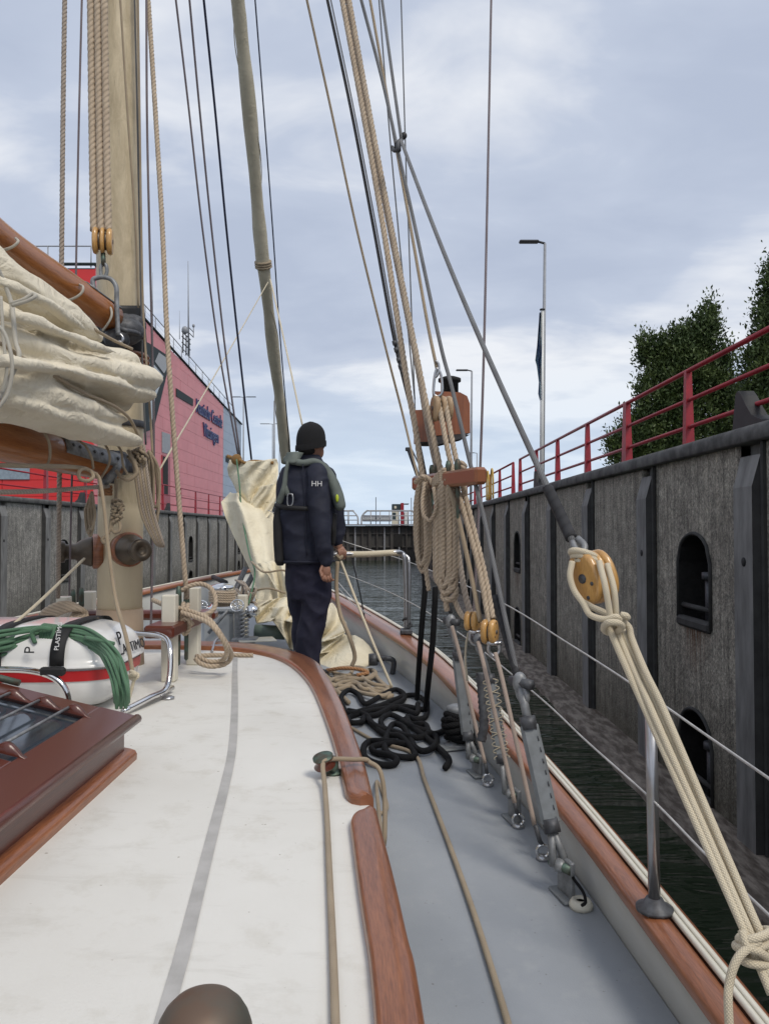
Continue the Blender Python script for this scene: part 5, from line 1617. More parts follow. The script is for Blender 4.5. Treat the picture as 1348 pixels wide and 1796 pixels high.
line('stay', 'slanting grey runner wire from the clamp down to the near tackle block', 'stay', [(703, 246, 3.5), (1004, 950, 1.8)], .0082, WIRE, GR, k=40) if False else tag(obj('stay', M().tube([P(703, 246, 3.5).lerp(P(1004, 950, 1.8), q / 40) + Vector((0, 0, -.05 * math.sin(math.pi * q / 40))) for q in range(41)], .0082, 10), WIRE), 'slanting grey runner wire from the clamp down to the near tackle block', 'stay', GR)
rig('thin grey wire meeting the clamp from above', [(664, -5, 4.6), (681, 210, 4.6), (698, 400, 4.6), (727, 700, 4.6)], 2.6, WIRE, 0, 'stay')
rig('hair-thin wire right of the clamp', [(703, -5, 4.8), (712, 300, 4.8), (716, 400, 4.8), (729, 760, 4.8)], 2.4, WIRE, 0, 'stay')
rig('straight mauve-grey line at the right, dropping behind the belaying bar', [(861, -5, 4.2), (857, 200, 4.0), (853, 400, 3.8), (848, 620, 3.6), (841, 840, 3.5), (834, 1000, 3.4), (826, 1130, 3.4)], 4.6, PURPLE, 0, 'halyard')
# wrapped lower part of shroud and runner
tag(line('shroud_cover', '', '', [(868, 1045, 2.85), (885, 1110, 2.78), (906, 1185, 2.7)], .014, WIRED), 'black wrapped splice just above the nearest turnbuckle', 'shroud cover')
tag(line('shroud_cover', '', '', [(960, 856, 1.935), (982, 903, 1.87), (1001, 944, 1.81)], .0145, WIRED), 'black wrapped splice on the slanting runner wire above the near block', 'shroud cover')
# furled headsail
T = thing('furled_headsail', P(500, 780, 11.0), 'grey-cream headsail rolled tight on its stay, ahead of the mast', 'sail')
c = cr([P(*q) for q in ((400, -160, 7.3), (417, 0, 7.8), (438, 200, 8.4), (455, 400, 9.1), (466, 500, 9.5), (480, 620, 10.2), (493, 720, 10.8), (502, 810, 11.3))], 12)
c = resample(c, .08)
m = M().tube(c, [(.078 + .008 * math.sin(i * .35) + .006 * noise.noise(Vector((i * .3, 0, 0)))) * (1 if i > 10 else .95) for i in range(len(c))], 20)
# spiral wraps
obj('rolled_cloth', m, CANVASG, T)
spi = []
for i in range(len(c) * 3):
    p = c[min(i // 3, len(c) - 1)].lerp(c[min(i // 3 + 1, len(c) - 1)], (i % 3) / 3)
    a = i * .075
    spi.append(p + Vector((math.cos(a) * .083, math.sin(a) * .083, 0)))
obj('leech_edge', M().tube(spi, .006, 5), CANVASG, T)
i = min(range(len(c)), key=lambda k: (c[k] - P(462, 465, 9.35)).length)
m = M()
for k in range(3):
    d = (c[i + 1] - c[i]).normalized()
    a, s_, u_ = frame(d)
    ctr = c[i] + d * (k * .03)
    m.tube([ctr + (s_ * math.cos(t_ * math.pi / 8) + u_ * math.sin(t_ * math.pi / 8)) * .094 for t_ in range(17)], .016, 6)
obj('sheet_wraps', m, TANB, T)
line('sheet', 'thin pale sheet slanting from the furled headsail down left across the building', 'rope', [(470, 495, 9.3), (392, 632, 8.0), (280, 824, 4.6)], .006, CREAM)
line('sheet', 'thin pale sheet dropping from the furled headsail toward the person', 'rope', [(474, 490, 9.3), (500, 605, 8.6), (530, 745, 8.0)], .010, CREAM)
line('rope', 'pale line rising from lower left to the left mast winch', 'rope', [(-30, 1140, 3.0), (60, 1064, 3.5), (148, 980, 4.1)], .0075, CREAM)
line('rope', 'tan line hanging from the boom loop down across the winch to the liferaft', 'rope', [(168, 830, 3.6), (176, 845, 3.6), (184, 900, 3.55), (190, 960, 3.5), (203, 1050, 3.4), (222, 1120, 3.25), (233, 1180, 3.15)], .009, TANB)
line('rope', 'pair of tan lines led left from the mast under the boom, upper one', 'rope', [(-60, 814, 2.9), (40, 817, 3.15), (110, 818, 3.4), (150, 822, 3.6), (168, 832, 3.6)], .010, TANB)
line('rope', 'lower tan line led left from the mast cleat under the boom', 'rope', [(-60, 864, 2.9), (60, 862, 3.3), (120, 858, 3.6), (190, 853, 4.05)], .011, MANILA_P)
line('rope_loop', 'round tan rope loop hanging under the boom', 'rope', [(168, 832, 3.6), (150, 822, 3.55), (139, 828, 3.5), (141, 840, 3.5), (155, 843, 3.5), (164, 836, 3.52), (160, 826, 3.55)], .0085, TANB)
m = M()
for k in range(3):
    m.tube(cr([P(176, 858 + 5 * k, 4.1), P(186, 856 + 5 * k, 4.06), P(196, 854 + 6 * k, 4.08)], 4), .011, 8)
tag(obj('rope_turns', m, mk_rope('rope_orange_tan', (0.50, 0.26, 0.12), (0.36, 0.18, 0.09))), 'orange-tan rope turns against the mast under the boom end', 'rope')
m = M().tube(cr([P(230, 1178, 3.15), P(241, 1184, 3.1), P(236, 1190, 3.1), (P(228, 1186, 3.12)), P(238, 1182, 3.08)], 5), .010, 8)
m.tube(cr([P(236, 1190, 3.1), P(232, 1205, 3.1), P(226, 1228, 3.1)], 4), .007, 6)
tag(obj('knot', m, CREAM), 'cream knot tying the tan line to the liferaft cradle', 'knot')
# falls gathered from the boom end to the right mast winch
m = M()
for k in range(6):
    a = 238 + 5 * k
    m = M().tube(cr([P(232 + 4 * k, 790 - 2 * k, 4.0), P(240 + 4.2 * k, 850, 3.98), P(250 + 4.2 * k, 905, 4.0), P(272 + 2.6 * k, 950, 4.02), P(282 + 1.0 * k, 958, 4.05)], 6), .0085, 8)
    tag(obj('rope', m, MANILA_P if k % 2 else TANB), 'tan fall in the bunch from the boom end to the right mast winch', 'rope', 'bunch of falls leading to the right mast winch')
def coil(name, label, top, loops, r, mat, lay=0, group=None, wrap=True, seed=1):
    """hanging coil; top (u, v, Y); loops list of (u_left, u_right, v_bottom)"""
    rnd = random.Random(seed)
    T = thing(name, P(*top), label, 'rope coil', group)
    for i, (ul, ur, vb) in enumerate(loops):
        Y = top[2] + rnd.uniform(-.03, .03)
        um = (ul + ur) / 2
        pts = [(top[0], top[1], Y - .03), (lerp(top[0], ul, .7), top[1] + 22, Y - .02), (ul, lerp(top[1], vb, .45), Y), (ul + rnd.uniform(-1, 1), vb - 22, Y), (lerp(ul, um, .6), vb - 4, Y), (um, vb, Y - .02), (lerp(ur, um, .6), vb - 4, Y - .03),
               (ur + rnd.uniform(-1, 1), vb - 22, Y - .03), (ur, lerp(top[1], vb, .45), Y - .03), (lerp(top[0], ur, .7), top[1] + 22, Y - .05), (top[0], top[1] + 1, Y - .05)]
        c = cr([P(*q) for q in pts], 6)
        if lay: c = resample(c, lay / 7)
        obj('loop', M().tube(c, r, 9 if lay else 8, lay), mat, T)
    return T
GC = 'rope coils hanging on belaying pins'
coil('rope_coil', 'left hand coil of laid tan rope hanging from the belaying bar', (742, 838, 3.55), [(729, 741, 980), (732, 746, 990), (736, 752, 996), (740, 754, 984), (733, 749, 1002), (728, 738, 968)], .0105, MANILA, .075, GC, seed=2)
coil('rope_coil', 'big coil of laid tan rope in the middle of the belaying bar', (782, 838, 3.4), [(766, 786, 1030), (770, 792, 1040), (775, 797, 1022), (780, 800, 1036), (763, 781, 1026), (772, 789, 1042), (766, 778, 1012)], .0112, MANILA, .08, GC, seed=3)
coil('rope_coil', 'bunch of tan cords hanging on the right of the mast above the winch', (262, 790, 4.1), [(250, 262, 880), (254, 270, 900), (258, 276, 930), (262, 279, 915), (266, 280, 890), (247, 258, 868)], .0075, TANB, 0, GC, seed=4)
coil('rope_coil', 'small pale coil hanging left of the mast above the left winch', (162, 862, 4.0), [(150, 160, 935), (153, 164, 940), (156, 166, 928)], .007, TANB, 0, GC, seed=5)
m = M()
for k in range(5):
    y0 = 1.6 * k
    m.tube(cr([P(760, 842 + 3 * k, 3.42), P(775, 826 + 4 * k, 3.36), P(792, 822 + 4 * k, 3.36), P(803, 832 + 4 * k, 3.42)], 5), .011, 8)
for k in range(4):
    m.tube(cr([P(800, 815 + 7 * k, 3.3), P(808, 812 + 7 * k, 3.26), P(815, 818 + 7 * k, 3.3)], 4), .012, 8)
m.tube(cr([P(806, 835, 3.3), P(812, 850, 3.28), P(815, 865, 3.3), P(810, 872, 3.32)], 5), .012, 8)
m.tube(cr([P(728, 846, 3.5), P(740, 836, 3.45), P(752, 840, 3.45), P(758, 850, 3.45)], 5), .011, 8)
m.tube(cr([P(744, 846, 3.45), P(740, 880, 3.42), P(743, 905, 3.4), P(755, 912, 3.38), P(764, 890, 3.36), P(760, 855, 3.38)], 5), .009, 8)
tag(obj('rope_hitches', m, MANILA), 'laid tan rope hitches wrapped over the pins on the belaying bar', 'rope hitches')
m = M()
for a in ((786, 1030, 10), (792, 1044, 8), (788, 1040, 12)):
    q = P(a[0], a[1], 3.36); rr_ = px(a[2], 3.4)
    ang = a[0]
    m.tube([q + Vector((math.cos(t_ * math.pi / 8 + ang) * rr_, math.sin(t_ * math.pi / 8) * rr_ * .6, math.sin(t_ * math.pi / 8 + ang * 2) * rr_)) for t_ in range(17)], .0115, 8)
m.tube(cr([P(796, 1050, 3.36), P(803, 1068, 3.34), P(812, 1082, 3.3), P(822, 1085, 3.25)], 5), .0115, 8)
m.tube(cr([P(784, 1046, 3.36), P(782, 1060, 3.36), P(784, 1072, 3.36)], 5), .0125, 8)
tag(obj('knot', m, MANILA), 'bulky knot of laid tan rope at the foot of the big coil', 'knot')
line('rope_tail', 'frayed tail of tan rope dangling under the left coil', 'rope', [(745, 980, 3.5), (748, 1010, 3.5), (752, 1036, 3.5)], .0105, MANILA, lay=.075)
# ropes from the upper two-sheave block down to the lower blocks
for k, (pts, s) in enumerate([
    ([(768, 700, 3.5), (785, 790, 3.4), (808, 880, 3.3), (838, 990, 3.2), (858, 1095, 3.1)], 'left of the pair'),
    ([(779, 698, 3.5), (796, 790, 3.4), (818, 880, 3.3), (848, 1000, 3.2), (864, 1085, 3.1)], 'right of the pair')]):
    line('rope', 'laid tackle rope from the upper block to the near yellow block, ' + s, 'rope', pts, .0118, MANILA, 'tackle ropes', lay=.085, n=9)
line('rope', 'braided tan rope down to the farther yellow block', 'rope', [(790, 850, 3.45), (800, 950, 3.4), (815, 1040, 3.3), (826, 1080, 3.25)], .013, MANILA_P, 'tackle ropes', lay=.06, n=9)
line('rope', 'smooth grey-tan rope between the coil and the near yellow block', 'rope', [(786, 850, 3.3), (806, 920, 3.25), (828, 1020, 3.2), (842, 1090, 3.15)], .010, TANB, 'tackle ropes')
T = thing('light_board', P(780, 735, 3.75), 'varnished mahogany light board with a dark lamp on top, hung in the rigging', 'light board')
def facing(c, size, yaw, b_=.01):
    return M().box((0, 0, 0), size, b_, mat=Matrix.Translation(c) @ Matrix.Rotation(yaw, 4, 'Z'))
w1_, h1_ = px(66, 3.75), px(78, 3.75)
ol = [(-w1_ / 2, -h1_ / 2), (w1_ / 2, -h1_ * .42), (w1_ / 2, h1_ * .25), (w1_ * .42, h1_ * .42), (w1_ * .22, h1_ * .5), (-w1_ / 2, h1_ * .5)]
obj('side_board', M().prism(ol, .03, basis(P(791, 727, 3.75), Vector((.97, .22, 0)), Vector((0, 0, 1)), Vector((.22, -.97, 0)))), MAHOG_O, T)
obj('back_board', M().prism([(-px(26, 3.9), -px(33, 3.9)), (px(26, 3.9), -px(35, 3.9)), (px(26, 3.9), px(26, 3.9)), (-px(26, 3.9), px(26, 3.9))], .03, basis(P(752, 745, 3.85), Vector((.96, -.28, 0)), Vector((0, 0, 1)), Vector((-.28, -.96, 0)))), MAHOG_O, T)
obj('bottom_plate', M().add([P(762, 768, 3.74), P(824, 762, 3.76), P(806, 773, 3.55), P(764, 784, 3.5)], [(0, 1, 2, 3)], None, None, True).add([P(762, 765, 3.74), P(824, 759, 3.76), P(806, 770, 3.55), P(764, 781, 3.5)], [(0, 1, 2, 3)], None, None, True), DARKP, T)
obj('lamp', M().lathe([(.001, 0), (.045, 0), (.045, .055), (.058, .06), (.058, .075), (.03, .085), (.001, .087)], 18, Matrix.Translation(P(788, 690, 3.82))), DARKP, T)
obj('foot_plate', M().lathe([(.001, 0), (.05, 0), (.05, .012), (.001, .012)], 16, Matrix.Translation(P(748, 781, 3.7))), DARKP, T)
UB = block('b', P(774, 717, 3.52), Vector((.97, .25, 0)), Vector((.1, -.1, 1)), px(40, 3.52), px(46, 3.52), px(12, 3.52), 2, BLOCKT, 'dry grey-brown two-sheave block in front of the light board', bolts=False)
SH = thing('shackle', P(768, 668, 3.5), 'polished long shackle above the two-sheave block', 'shackle')
for k, (a, b_) in enumerate((((762, 652), (760, 690)), ((773, 650), (775, 688)))):
    obj('side', M().tube(cr([P(766, 645, 3.5), P(a[0], a[1] + 8, 3.5), P(b_[0], b_[1], 3.5), P(768, 696, 3.5)], 5), .0065, 8), STAIN, SH)
obj('hook', M().tube(cr([P(764, 632, 3.5), P(769, 640, 3.5), P(768, 655, 3.5), P(763, 662, 3.5)], 4), .006, 8), STAIN, SH)
T = thing('belaying_bar', P(790, 845, 3.3), 'short varnished mahogany belaying bar lashed across the shrouds', 'belaying bar')
a, b_ = P(730, 848, 3.75), P(844, 834, 3.02)
d, s_, u_ = frame(b_ - a)
obj('bar', M().box((0, 0, 0), ((b_ - a).length, .055, .07), .011, mat=basis((a + b_) / 2, d, -s_, u_)), MAHOG, T)
for u, v, Y in ((757, 838, 3.6), (766, 835, 3.5), (786, 832, 3.35), (802, 830, 3.25)):
    q = P(u, v, Y)
    obj('belaying_pin', M().lathe([(.001, -.2), (.007, -.19), (.008, -.1), (.008, .0), (.013, .02), (.014, .04), (.009, .06), (.001, .063)], 12, Matrix.Translation(q)), PATINA, T)
# clamp high on the shroud
T = thing('wire_clamp', P(700, 252, 3.78), 'dark clamp with a round knob gripping the wires high against the sky', 'clamp')
obj('jaw', M().tube(cr([P(706, 243, 3.74), P(698, 250, 3.72), P(697, 262, 3.72), P(691, 264, 3.74), P(687, 258, 3.76)], 5), .010, 8), GALVD, T)
obj('knob', M().ell(P(708, 238, 3.72), (.016, .012, .018)), BLACKP, T)
obj('body', M().box(P(697, 258, 3.76), (.035, .03, .05), .008), BLACKP, T)
# whipping / small knots on the rear wire
for j, pts in enumerate(([(-14, 560, 2.6), (10, 588, 2.62), (22, 640, 2.62), (14, 690, 2.62), (-6, 720, 2.62)],)):
    line('sail_tie', ('slack cream tie crossing the left end of the stowed sail',)[j], 'sail tie', pts, .0065, WHITER, G_T)
m = M()
for v in (598, 610, 628, 640):
    m.tube([P(lerp(671, 691, (v - 520) / 80) , v, 3.98), P(lerp(671, 691, (v - 520) / 80) + 2, v + 7, 3.98)], .013, 6)
tag(obj('rope_clips', m, GALVD), 'dark clips on the thin wire left of the laid tackle ropes', 'wire clips')
# ------------------------------------------------------------------ person standing on the side deck
PY = 5.35
SKIN = mk('skin', (0.36, 0.19, 0.13), (0.30, 0.15, 0.10), 0.5, scale=14, bd=.0006)
NAVY = mk('navy_softshell', (0.014, 0.017, 0.036), (0.010, 0.012, 0.026), 0.75, scale=5, bd=.004, bs=10)
TROU = mk('navy_trousers', (0.012, 0.012, 0.033), (0.009, 0.009, 0.024), 0.8, scale=5, bd=.005, bs=9)
KNIT = mk('black_knit', (0.010, 0.010, 0.012), (0.007, 0.007, 0.008), 0.95, scale=8, stretch=(1, 1, .3), bd=.002, bs=120)
VEST = mk('grey_green_lifejacket', (0.16, 0.185, 0.165), (0.11, 0.13, 0.118), 0.7, scale=10, bd=.001)
YELB = mk('yellow_tab', (0.55, 0.65, 0.05), (0.5, 0.6, 0.04), 0.5)
HAIR = mk('dark_hair', (0.015, 0.012, 0.01), (0.01, 0.008, 0.007), 0.7)
zf = zdeck(0, PY)
PE = thing('person', (P(535, 1190, PY).x, PY, zf), 'person in navy jacket, black beanie and grey lifejacket, one hand on the tube rail', 'person')
def ring_loft(m, rows, n=24, cap=True, e=1.0):
    """rows (v, u_left, u_right, half depth, Y)"""
    vs = []
    for v, ul, ur, dd, Y in rows:
        a, b_ = P(ul, v, Y), P(ur, v, Y)
        c = (a + b_) / 2; hx = (b_.x - a.x) / 2
        for k in range(n):
            th = 2 * math.pi * k / n
            vs.append((c.x + hx * math.copysign(abs(math.cos(th)) ** e, math.cos(th)), c.y + dd * math.copysign(abs(math.sin(th)) ** e, math.sin(th)), c.z))
    fs = [(i * n + k, i * n + (k + 1) % n, (i + 1) * n + (k + 1) % n, (i + 1) * n + k) for i in range(len(rows) - 1) for k in range(n)]
    fs += [tuple(range(n)), tuple((len(rows) - 1) * n + k for k in range(n))]
    return m.add(vs, fs)
def limb(m, pts, n=14, k=6):
    """pts (u, v, Y, radius m)"""
    c = cr([P(*q[:3]) for q in pts], k)
    rr = []
    for i in range(len(c)):
        t_ = i / (len(c) - 1) * (len(pts) - 1); j = min(int(t_), len(pts) - 2)
        rr.append(lerp(pts[j][3], pts[j + 1][3], t_ - j))
    m.tube(c, rr, n)
    m.ell(c[0], (rr[0],) * 3); m.ell(c[-1], (rr[-1],) * 3)
    return m
# body: head, neck, hands, one continuous skin surface each side of the clothes
m = M()
hc = P(546, 776, PY - .02)
yaw = Matrix.Rotation(R(-50), 4, 'Z')      # faces ahead and to the right
m.ell(hc + Vector((0, 0, -.005)), (.078, .098, .118), yaw)
fd = Vector((math.sin(R(50)), math.cos(R(50)), 0)); rd = Vector((fd.y, -fd.x, 0))
m.ell(hc + fd * .045 + Vector((0, 0, -.065)), (.052, .055, .06), yaw)           # jaw
m.ell(hc + fd * .098 + Vector((0, 0, -.02)), (.013, .02, .024), yaw)            # nose
m.ell(hc + fd * .092 + Vector((0, 0, -.062)), (.024, .010, .007), yaw)          # lips
m.ell(hc + fd * .090 + Vector((0, 0, -.054)), (.022, .010, .006), yaw)
m.ell(hc + fd * .085 + Vector((0, 0, .018)), (.045, .014, .010), yaw)           # brow
m.ell(hc + rd * .078 + Vector((0, 0, -.02)), (.010, .020, .030), yaw)           # ear
m.ell(hc - rd * .078 + Vector((0, 0, -.02)), (.010, .020, .030), yaw)
limb(m, [(546, 782, PY, .055), (543, 806, PY, .062), (540, 830, PY, .07)])
ring_loft(m, [(828, 500, 575, .08, PY), (900, 497, 578, .10, PY), (970, 512, 566, .08, PY), (1025, 520, 560, .06, PY)])
limb(m, [(530, 1000, PY + .04, .05), (530, 1080, PY + .05, .055), (527, 1140, PY + .04, .045), (526, 1183, PY + .04, .04)])
limb(m, [(550, 1000, PY - .02, .05), (549, 1080, PY - .05, .055), (543, 1140, PY - .05, .045), (540, 1190, PY - .05, .04)])
limb(m, [(556, 838, PY - .15, .045), (562, 915, PY - .2, .038), (571, 985, PY - .18, .027)])
limb(m, [(572, 845, PY + .12, .045), (592, 915, PY + .17, .038), (594, 960, PY + .16, .028)])
body = obj('body', blob(m, .0095, 3), SKIN, PE)
# hands with fingers
def hand(parts, palm, name='hand'):
    m = M()
    for c_, r_, mt in palm: m.ell(c_, r_, mt)
    for pts in parts:
        c = cr([p for p, r_ in pts], 4)
        rr = [lerp(pts[min(int(i / 4), len(pts) - 2)][1], pts[min(int(i / 4), len(pts) - 2) + 1][1], (i % 4) / 4) for i in range(len(c))]
        m.tube(c, rr, 8); m.ell(c[-1], (rr[-1],) * 3, None, 8, 6); m.ell(c[0], (rr[0],) * 3, None, 8, 6)
    return obj(name, blob(m, .0028, 1), SKIN, PE)
hy = PY - .19
pal = P(572, 1001, hy)
fing = []
for k, (du, L1, L2, r_) in enumerate(((-7.5, 8, 7, .0085), (-2.6, 9, 8, .0088), (2.4, 9, 7.5, .0085), (7.0, 8, 6, .0078))):
    b0 = P(572 + du, 1006, hy - .008 + .006 * k)
    b1 = P(572 + du * 1.05 + 1, 1006 + L1, hy - .02 + .006 * k)
    b2 = P(572 + du * 1.0 + 4, 1006 + L1 + L2 * .6, hy + .004 + .004 * k)
    b3 = P(572 + du * .95 + 6, 1006 + L1 + L2 * .5, hy + .028 + .003 * k)
    fing.append([(b0, r_ * 1.05), (b1, r_), (b2, r_ * .92), (b3, r_ * .82)])
fing.append([(P(566, 992, hy - .005), .0115), (P(562, 1001, hy - .02), .0105), (P(564, 1010, hy - .028), .0088)])
hand(fing, [(pal, (.031, .020, .044), None), (P(572, 988, hy + .005), (.028, .024, .03), None)])
ty = PY + .16
fing = []
for k in range(4):
    x_ = 593 + 3.3 * k
    fing.append([(P(x_, 964, ty), .0105), (P(x_ + 1, 966, ty - .035), .0105), (P(x_ + 2, 974, ty - .04), .0098), (P(x_ + 1, 979, ty - .012), .0085)])
fing.append([(P(592, 964, ty - .01), .012), (P(598, 969, ty - .03), .011), (P(606, 969, ty - .034), .0095)])
hand(fing, [(P(596, 963, ty + .008), (.034, .032, .020), Matrix.Rotation(R(-20), 4, 'Y')), (P(590, 957, ty + .01), (.026, .026, .026), None)])
# jacket
m = M()
ring_loft(m, [(795, 524, 561, .072, PY), (806, 518, 566, .085, PY), (814, 503, 575, .11, PY), (824, 494, 580, .14, PY), (840, 487, 588, .17, PY), (866, 484, 591, .182, PY), (900, 485, 589, .178, PY), (935, 489, 585, .172, PY), (962, 493, 584, .175, PY), (982, 495, 585, .178, PY), (988, 496, 584, .17, PY)], 28)
limb(m, [(556, 832, PY - .13, .078), (558, 872, PY - .17, .075), (562, 915, PY - .2, .068), (567, 955, PY - .2, .058), (571, 984, PY - .18, .047)])
limb(m, [(572, 836, PY + .10, .075), (584, 880, PY + .15, .07), (591, 916, PY + .17, .062), (592, 950, PY + .165, .045)])
def jw(p):
    return -abs(noise.noise(Vector((p.x * 6 + p.z * 3, p.y * 6, p.z * 7)))) * .022 - abs(noise.noise(Vector((p.x * 14 - p.z * 9, p.y * 12, p.z * 15)))) * .006 + .007
jk = obj('jacket', blob(m, .0095, 4, jw), NAVY, PE)
# lettering on the sleeve
pt = P(545.5, 852.5, PY - .245)
obj('chest_letters', text_m('HH', .052, .0015, basis(pt, Vector((1, .02, -.02)), Vector((.03, .06, 1)).normalized(), Vector((0, -1, .05)))), PRINTW, jk)
m = M().box(P(553, 846, PY - .2), (.06, .06, .04), .015)
# trousers
m = M()
ring_loft(m, [(972, 500, 579, .14, PY), (1000, 500, 581, .15, PY), (1028, 501, 582, .15, PY), (1050, 503, 581, .14, PY)], 26)
limb(m, [(526, 1030, PY + .06, .11), (531, 1080, PY + .07, .088), (533, 1130, PY + .06, .085), (531, 1180, PY + .05, .082)])
limb(m, [(556, 1025, PY - .05, .108), (551, 1075, PY - .06, .095), (542, 1120, PY - .06, .092), (538, 1183, PY - .06, .088)])
def tw(p):
    return -abs(noise.noise(Vector((p.x * 8 + p.z * 5, p.y * 7, p.z * 6)))) * .026 - abs(noise.noise(Vector((p.x * 18 - p.z * 8, p.y * 14, p.z * 12)))) * .007 + .006
obj('trousers', blob(m, .0095, 4, tw), TROU, PE)
for u, dy in ((529, .05), (543, -.06)):
    m = M()
    c = P(u, 1190, PY + dy)
    z0 = zdeck(0, PY + dy)
    fwv = Vector((.64, .77, 0))
    m.ell(Vector((c.x, c.y, z0 + .045)) + fwv * .05, (.052, .135, .042), Matrix.Rotation(R(-40), 4, 'Z'))
    m.tube([Vector((c.x, c.y, z0 + .05)), Vector((c.x, c.y, z0 + .16))], .055, 12)
    m.box(Vector((c.x, c.y, z0 + .012)) + fwv * .05, (.10, .28, .022), .008, rz=R(-40))
    obj('shoe', blob(m, .006, 2), BLACKP, PE)
# beanie
m = M(); rows = []
for i in range(15):
    a = i / 14
    z = -.05 + a * .185 + .01
    f = max(0.0, 1 - min(1, max(0, z / .146)) ** 2.5) ** .5 if z > 0 else 1.0
    f *= 1.0 if z > -.03 else .985
    row = []
    for k in range(28):
        th = 2 * math.pi * k / 28
        front = math.cos(th)
        tilt = -.035 * (-front) * (1 - a)        # lower at the nape
        row.append(hc + fd * (math.cos(th) * .108 * f - .004) + rd * (math.sin(th) * .098 * f) + Vector((0, 0, z + .002 + (front * .022) * (1 - a) + noise.noise(Vector((th, z * 20, 1))) * .003)))
    rows.append(row)
m.grid(rows, close=True)
m.add(rows[-1], [tuple(range(28))])
obj('beanie', m, KNIT, PE)
m = M(); m.ell(hc - fd * .035 + Vector((0, 0, -.055)), (.072, .065, .05), yaw)
obj('hair', m, HAIR, PE)
m = M(); rows = []
for i in range(5):
    z = -.047 + .011 * i
    rows.append([hc + fd * (math.cos(2 * math.pi * k / 28) * (.1125 + .003 * math.sin(i * .8)) - .004) + rd * (math.sin(2 * math.pi * k / 28) * .1015) + Vector((0, 0, z + math.cos(2 * math.pi * k / 28) * .024)) for k in range(28)])
obj('folded_brim', m.grid(rows, close=True), KNIT, PE)
seam_ = M().tube(cr([P(531, 815, PY - .165), P(533, 860, PY - .19), P(536, 920, PY - .185), P(538, 975, PY - .185)], 6), .0035, 5)
obj('back_seam', seam_, NAVY, PE)
obj('hem', M().tube([P(539.5, 984, PY) + Vector((math.cos(a_ * math.pi / 14) * .188, math.sin(a_ * math.pi / 14) * .176, 0)) for a_ in range(29)], .009, 6), NAVY, PE)
# lifejacket: collar yoke behind the neck, shoulder lobes, back strap, buckle, pouch
LJ = obj('lifejacket', blob(limb(M(), [(503, 806, PY - .10, .028), (530, 812, PY - .14, .024), (552, 810, PY - .12, .026), (570, 824, PY - .08, .036), (583, 846, PY - .08, .042), (591, 868, PY - .08, .046), (596, 886, PY - .08, .042)]), .007, 3), VEST, PE)
yk = M(); rows = []
for i in range(7):
    t_ = i / 6
    rows.append([P(lerp(497 + 0, 503, t_) , lerp(811, 793, t_), PY - .155 + .03 * t_), P(lerp(515, 520, t_), lerp(812, 792, t_), PY - .165 + .03 * t_), P(lerp(522, 533, t_), lerp(811, 794, t_), PY - .15 + .04 * t_)])
yk.grid(rows)
yko = obj('yoke', yk, VEST, PE)
so = yko.modifiers.new('s', 'SOLIDIFY'); so.thickness = .02
m = M(); pth = cr([P(505, 810, PY - .15), P(501, 830, PY - .165), P(499, 850, PY - .175), P(495, 866, PY - .17), P(489, 882, PY - .15)], 6)
m.tube(pth, [.010 + .010 * (i / len(pth)) for i in range(len(pth))], 8, flatten=1.4)
obj('back_strap', m, VEST, PE)
m = M().tube(cr([P(505, 868, PY - .16), P(499, 852, PY - .175)], 5), .012, 8, flatten=1.6)
obj('back_strap', m, VEST, PE)
m = M().tube(cr([P(506, 866, PY - .17), P(513, 868, PY - .175), P(513, 884, PY - .175), P(505, 887, PY - .17), P(504, 872, PY - .17), P(506, 866, PY - .17)], 4), .006, 6)
obj('buckle', m, STAIN, PE)
obj('waist_belt', M().tube([P(484, 886, PY - .05), P(500, 890, PY - .165), P(530, 892, PY - .185), P(560, 893, PY - .17), P(586, 890, PY - .03)], .017, 8), BLACKT, PE)
obj('yellow_tab', M().ell(P(591, 874, PY - .125), (.012, .012, .028)), YELB, PE)
m = M(); ring_loft(m, [(890, 482, 497, .05, PY - .06), (915, 479, 497, .06, PY - .06), (955, 480, 498, .06, PY - .06), (985, 482, 500, .055, PY - .06), (992, 486, 497, .03, PY - .06)], 14, e=.7)
obj('belt_pouch', blob(m, .008, 3), BLACKT, PE)
m = M(); ring_loft(m, [(900, 580, 591, .05, PY - .02), (930, 578, 590, .05, PY - .02), (955, 578, 588, .04, PY)], 12)
obj('front_panel', blob(m, .008, 3), BLACKT, PE)
# ------------------------------------------------------------------ lowered foresail heap on the foredeck
def patch(m, rows, Y0, Y1, amp, nf, ph=0, n=34, sub=6, wob=.05, drift=0.6, bow=.12):
    R_ = []
    K = len(rows) - 1
    for i in range(K * sub + 1):
        t_ = i / sub; k = min(int(t_), K - 1); f = t_ - k
        f2 = f * f * (3 - 2 * f) if False else f
        v = lerp(rows[k][0], rows[k + 1][0], f2); ul = lerp(rows[k][1], rows[k + 1][1], f2); ur = lerp(rows[k][2], rows[k + 1][2], f2)
        g = i / (K * sub)
        Y = lerp(Y0, Y1, g)
        row = []
        for j in range(n + 1):
            s_ = j / n
            q = 2 * math.pi * (nf * s_ + ph + drift * g)
            d = amp * (math.sin(q) + .35 * math.sin(2.3 * q + 1 + g * 3)) - bow * math.sin(math.pi * s_)
            p = P(lerp(ul, ur, s_), v + 3.0 * math.sin(q * .5 + g * 4), Y + d)
            p += Vector((0, 1, 0)) * wob * noise.noise(Vector((p.x * 3, ph * 7, p.z * 3)))
            row.append(p)
        R_.append(row)
    m.grid(R_)
    return R_
HS = thing('foresail', P(480, 1120, 7.0), 'pale yellow foresail lowered in a heap on the foredeck behind the person', 'sail')
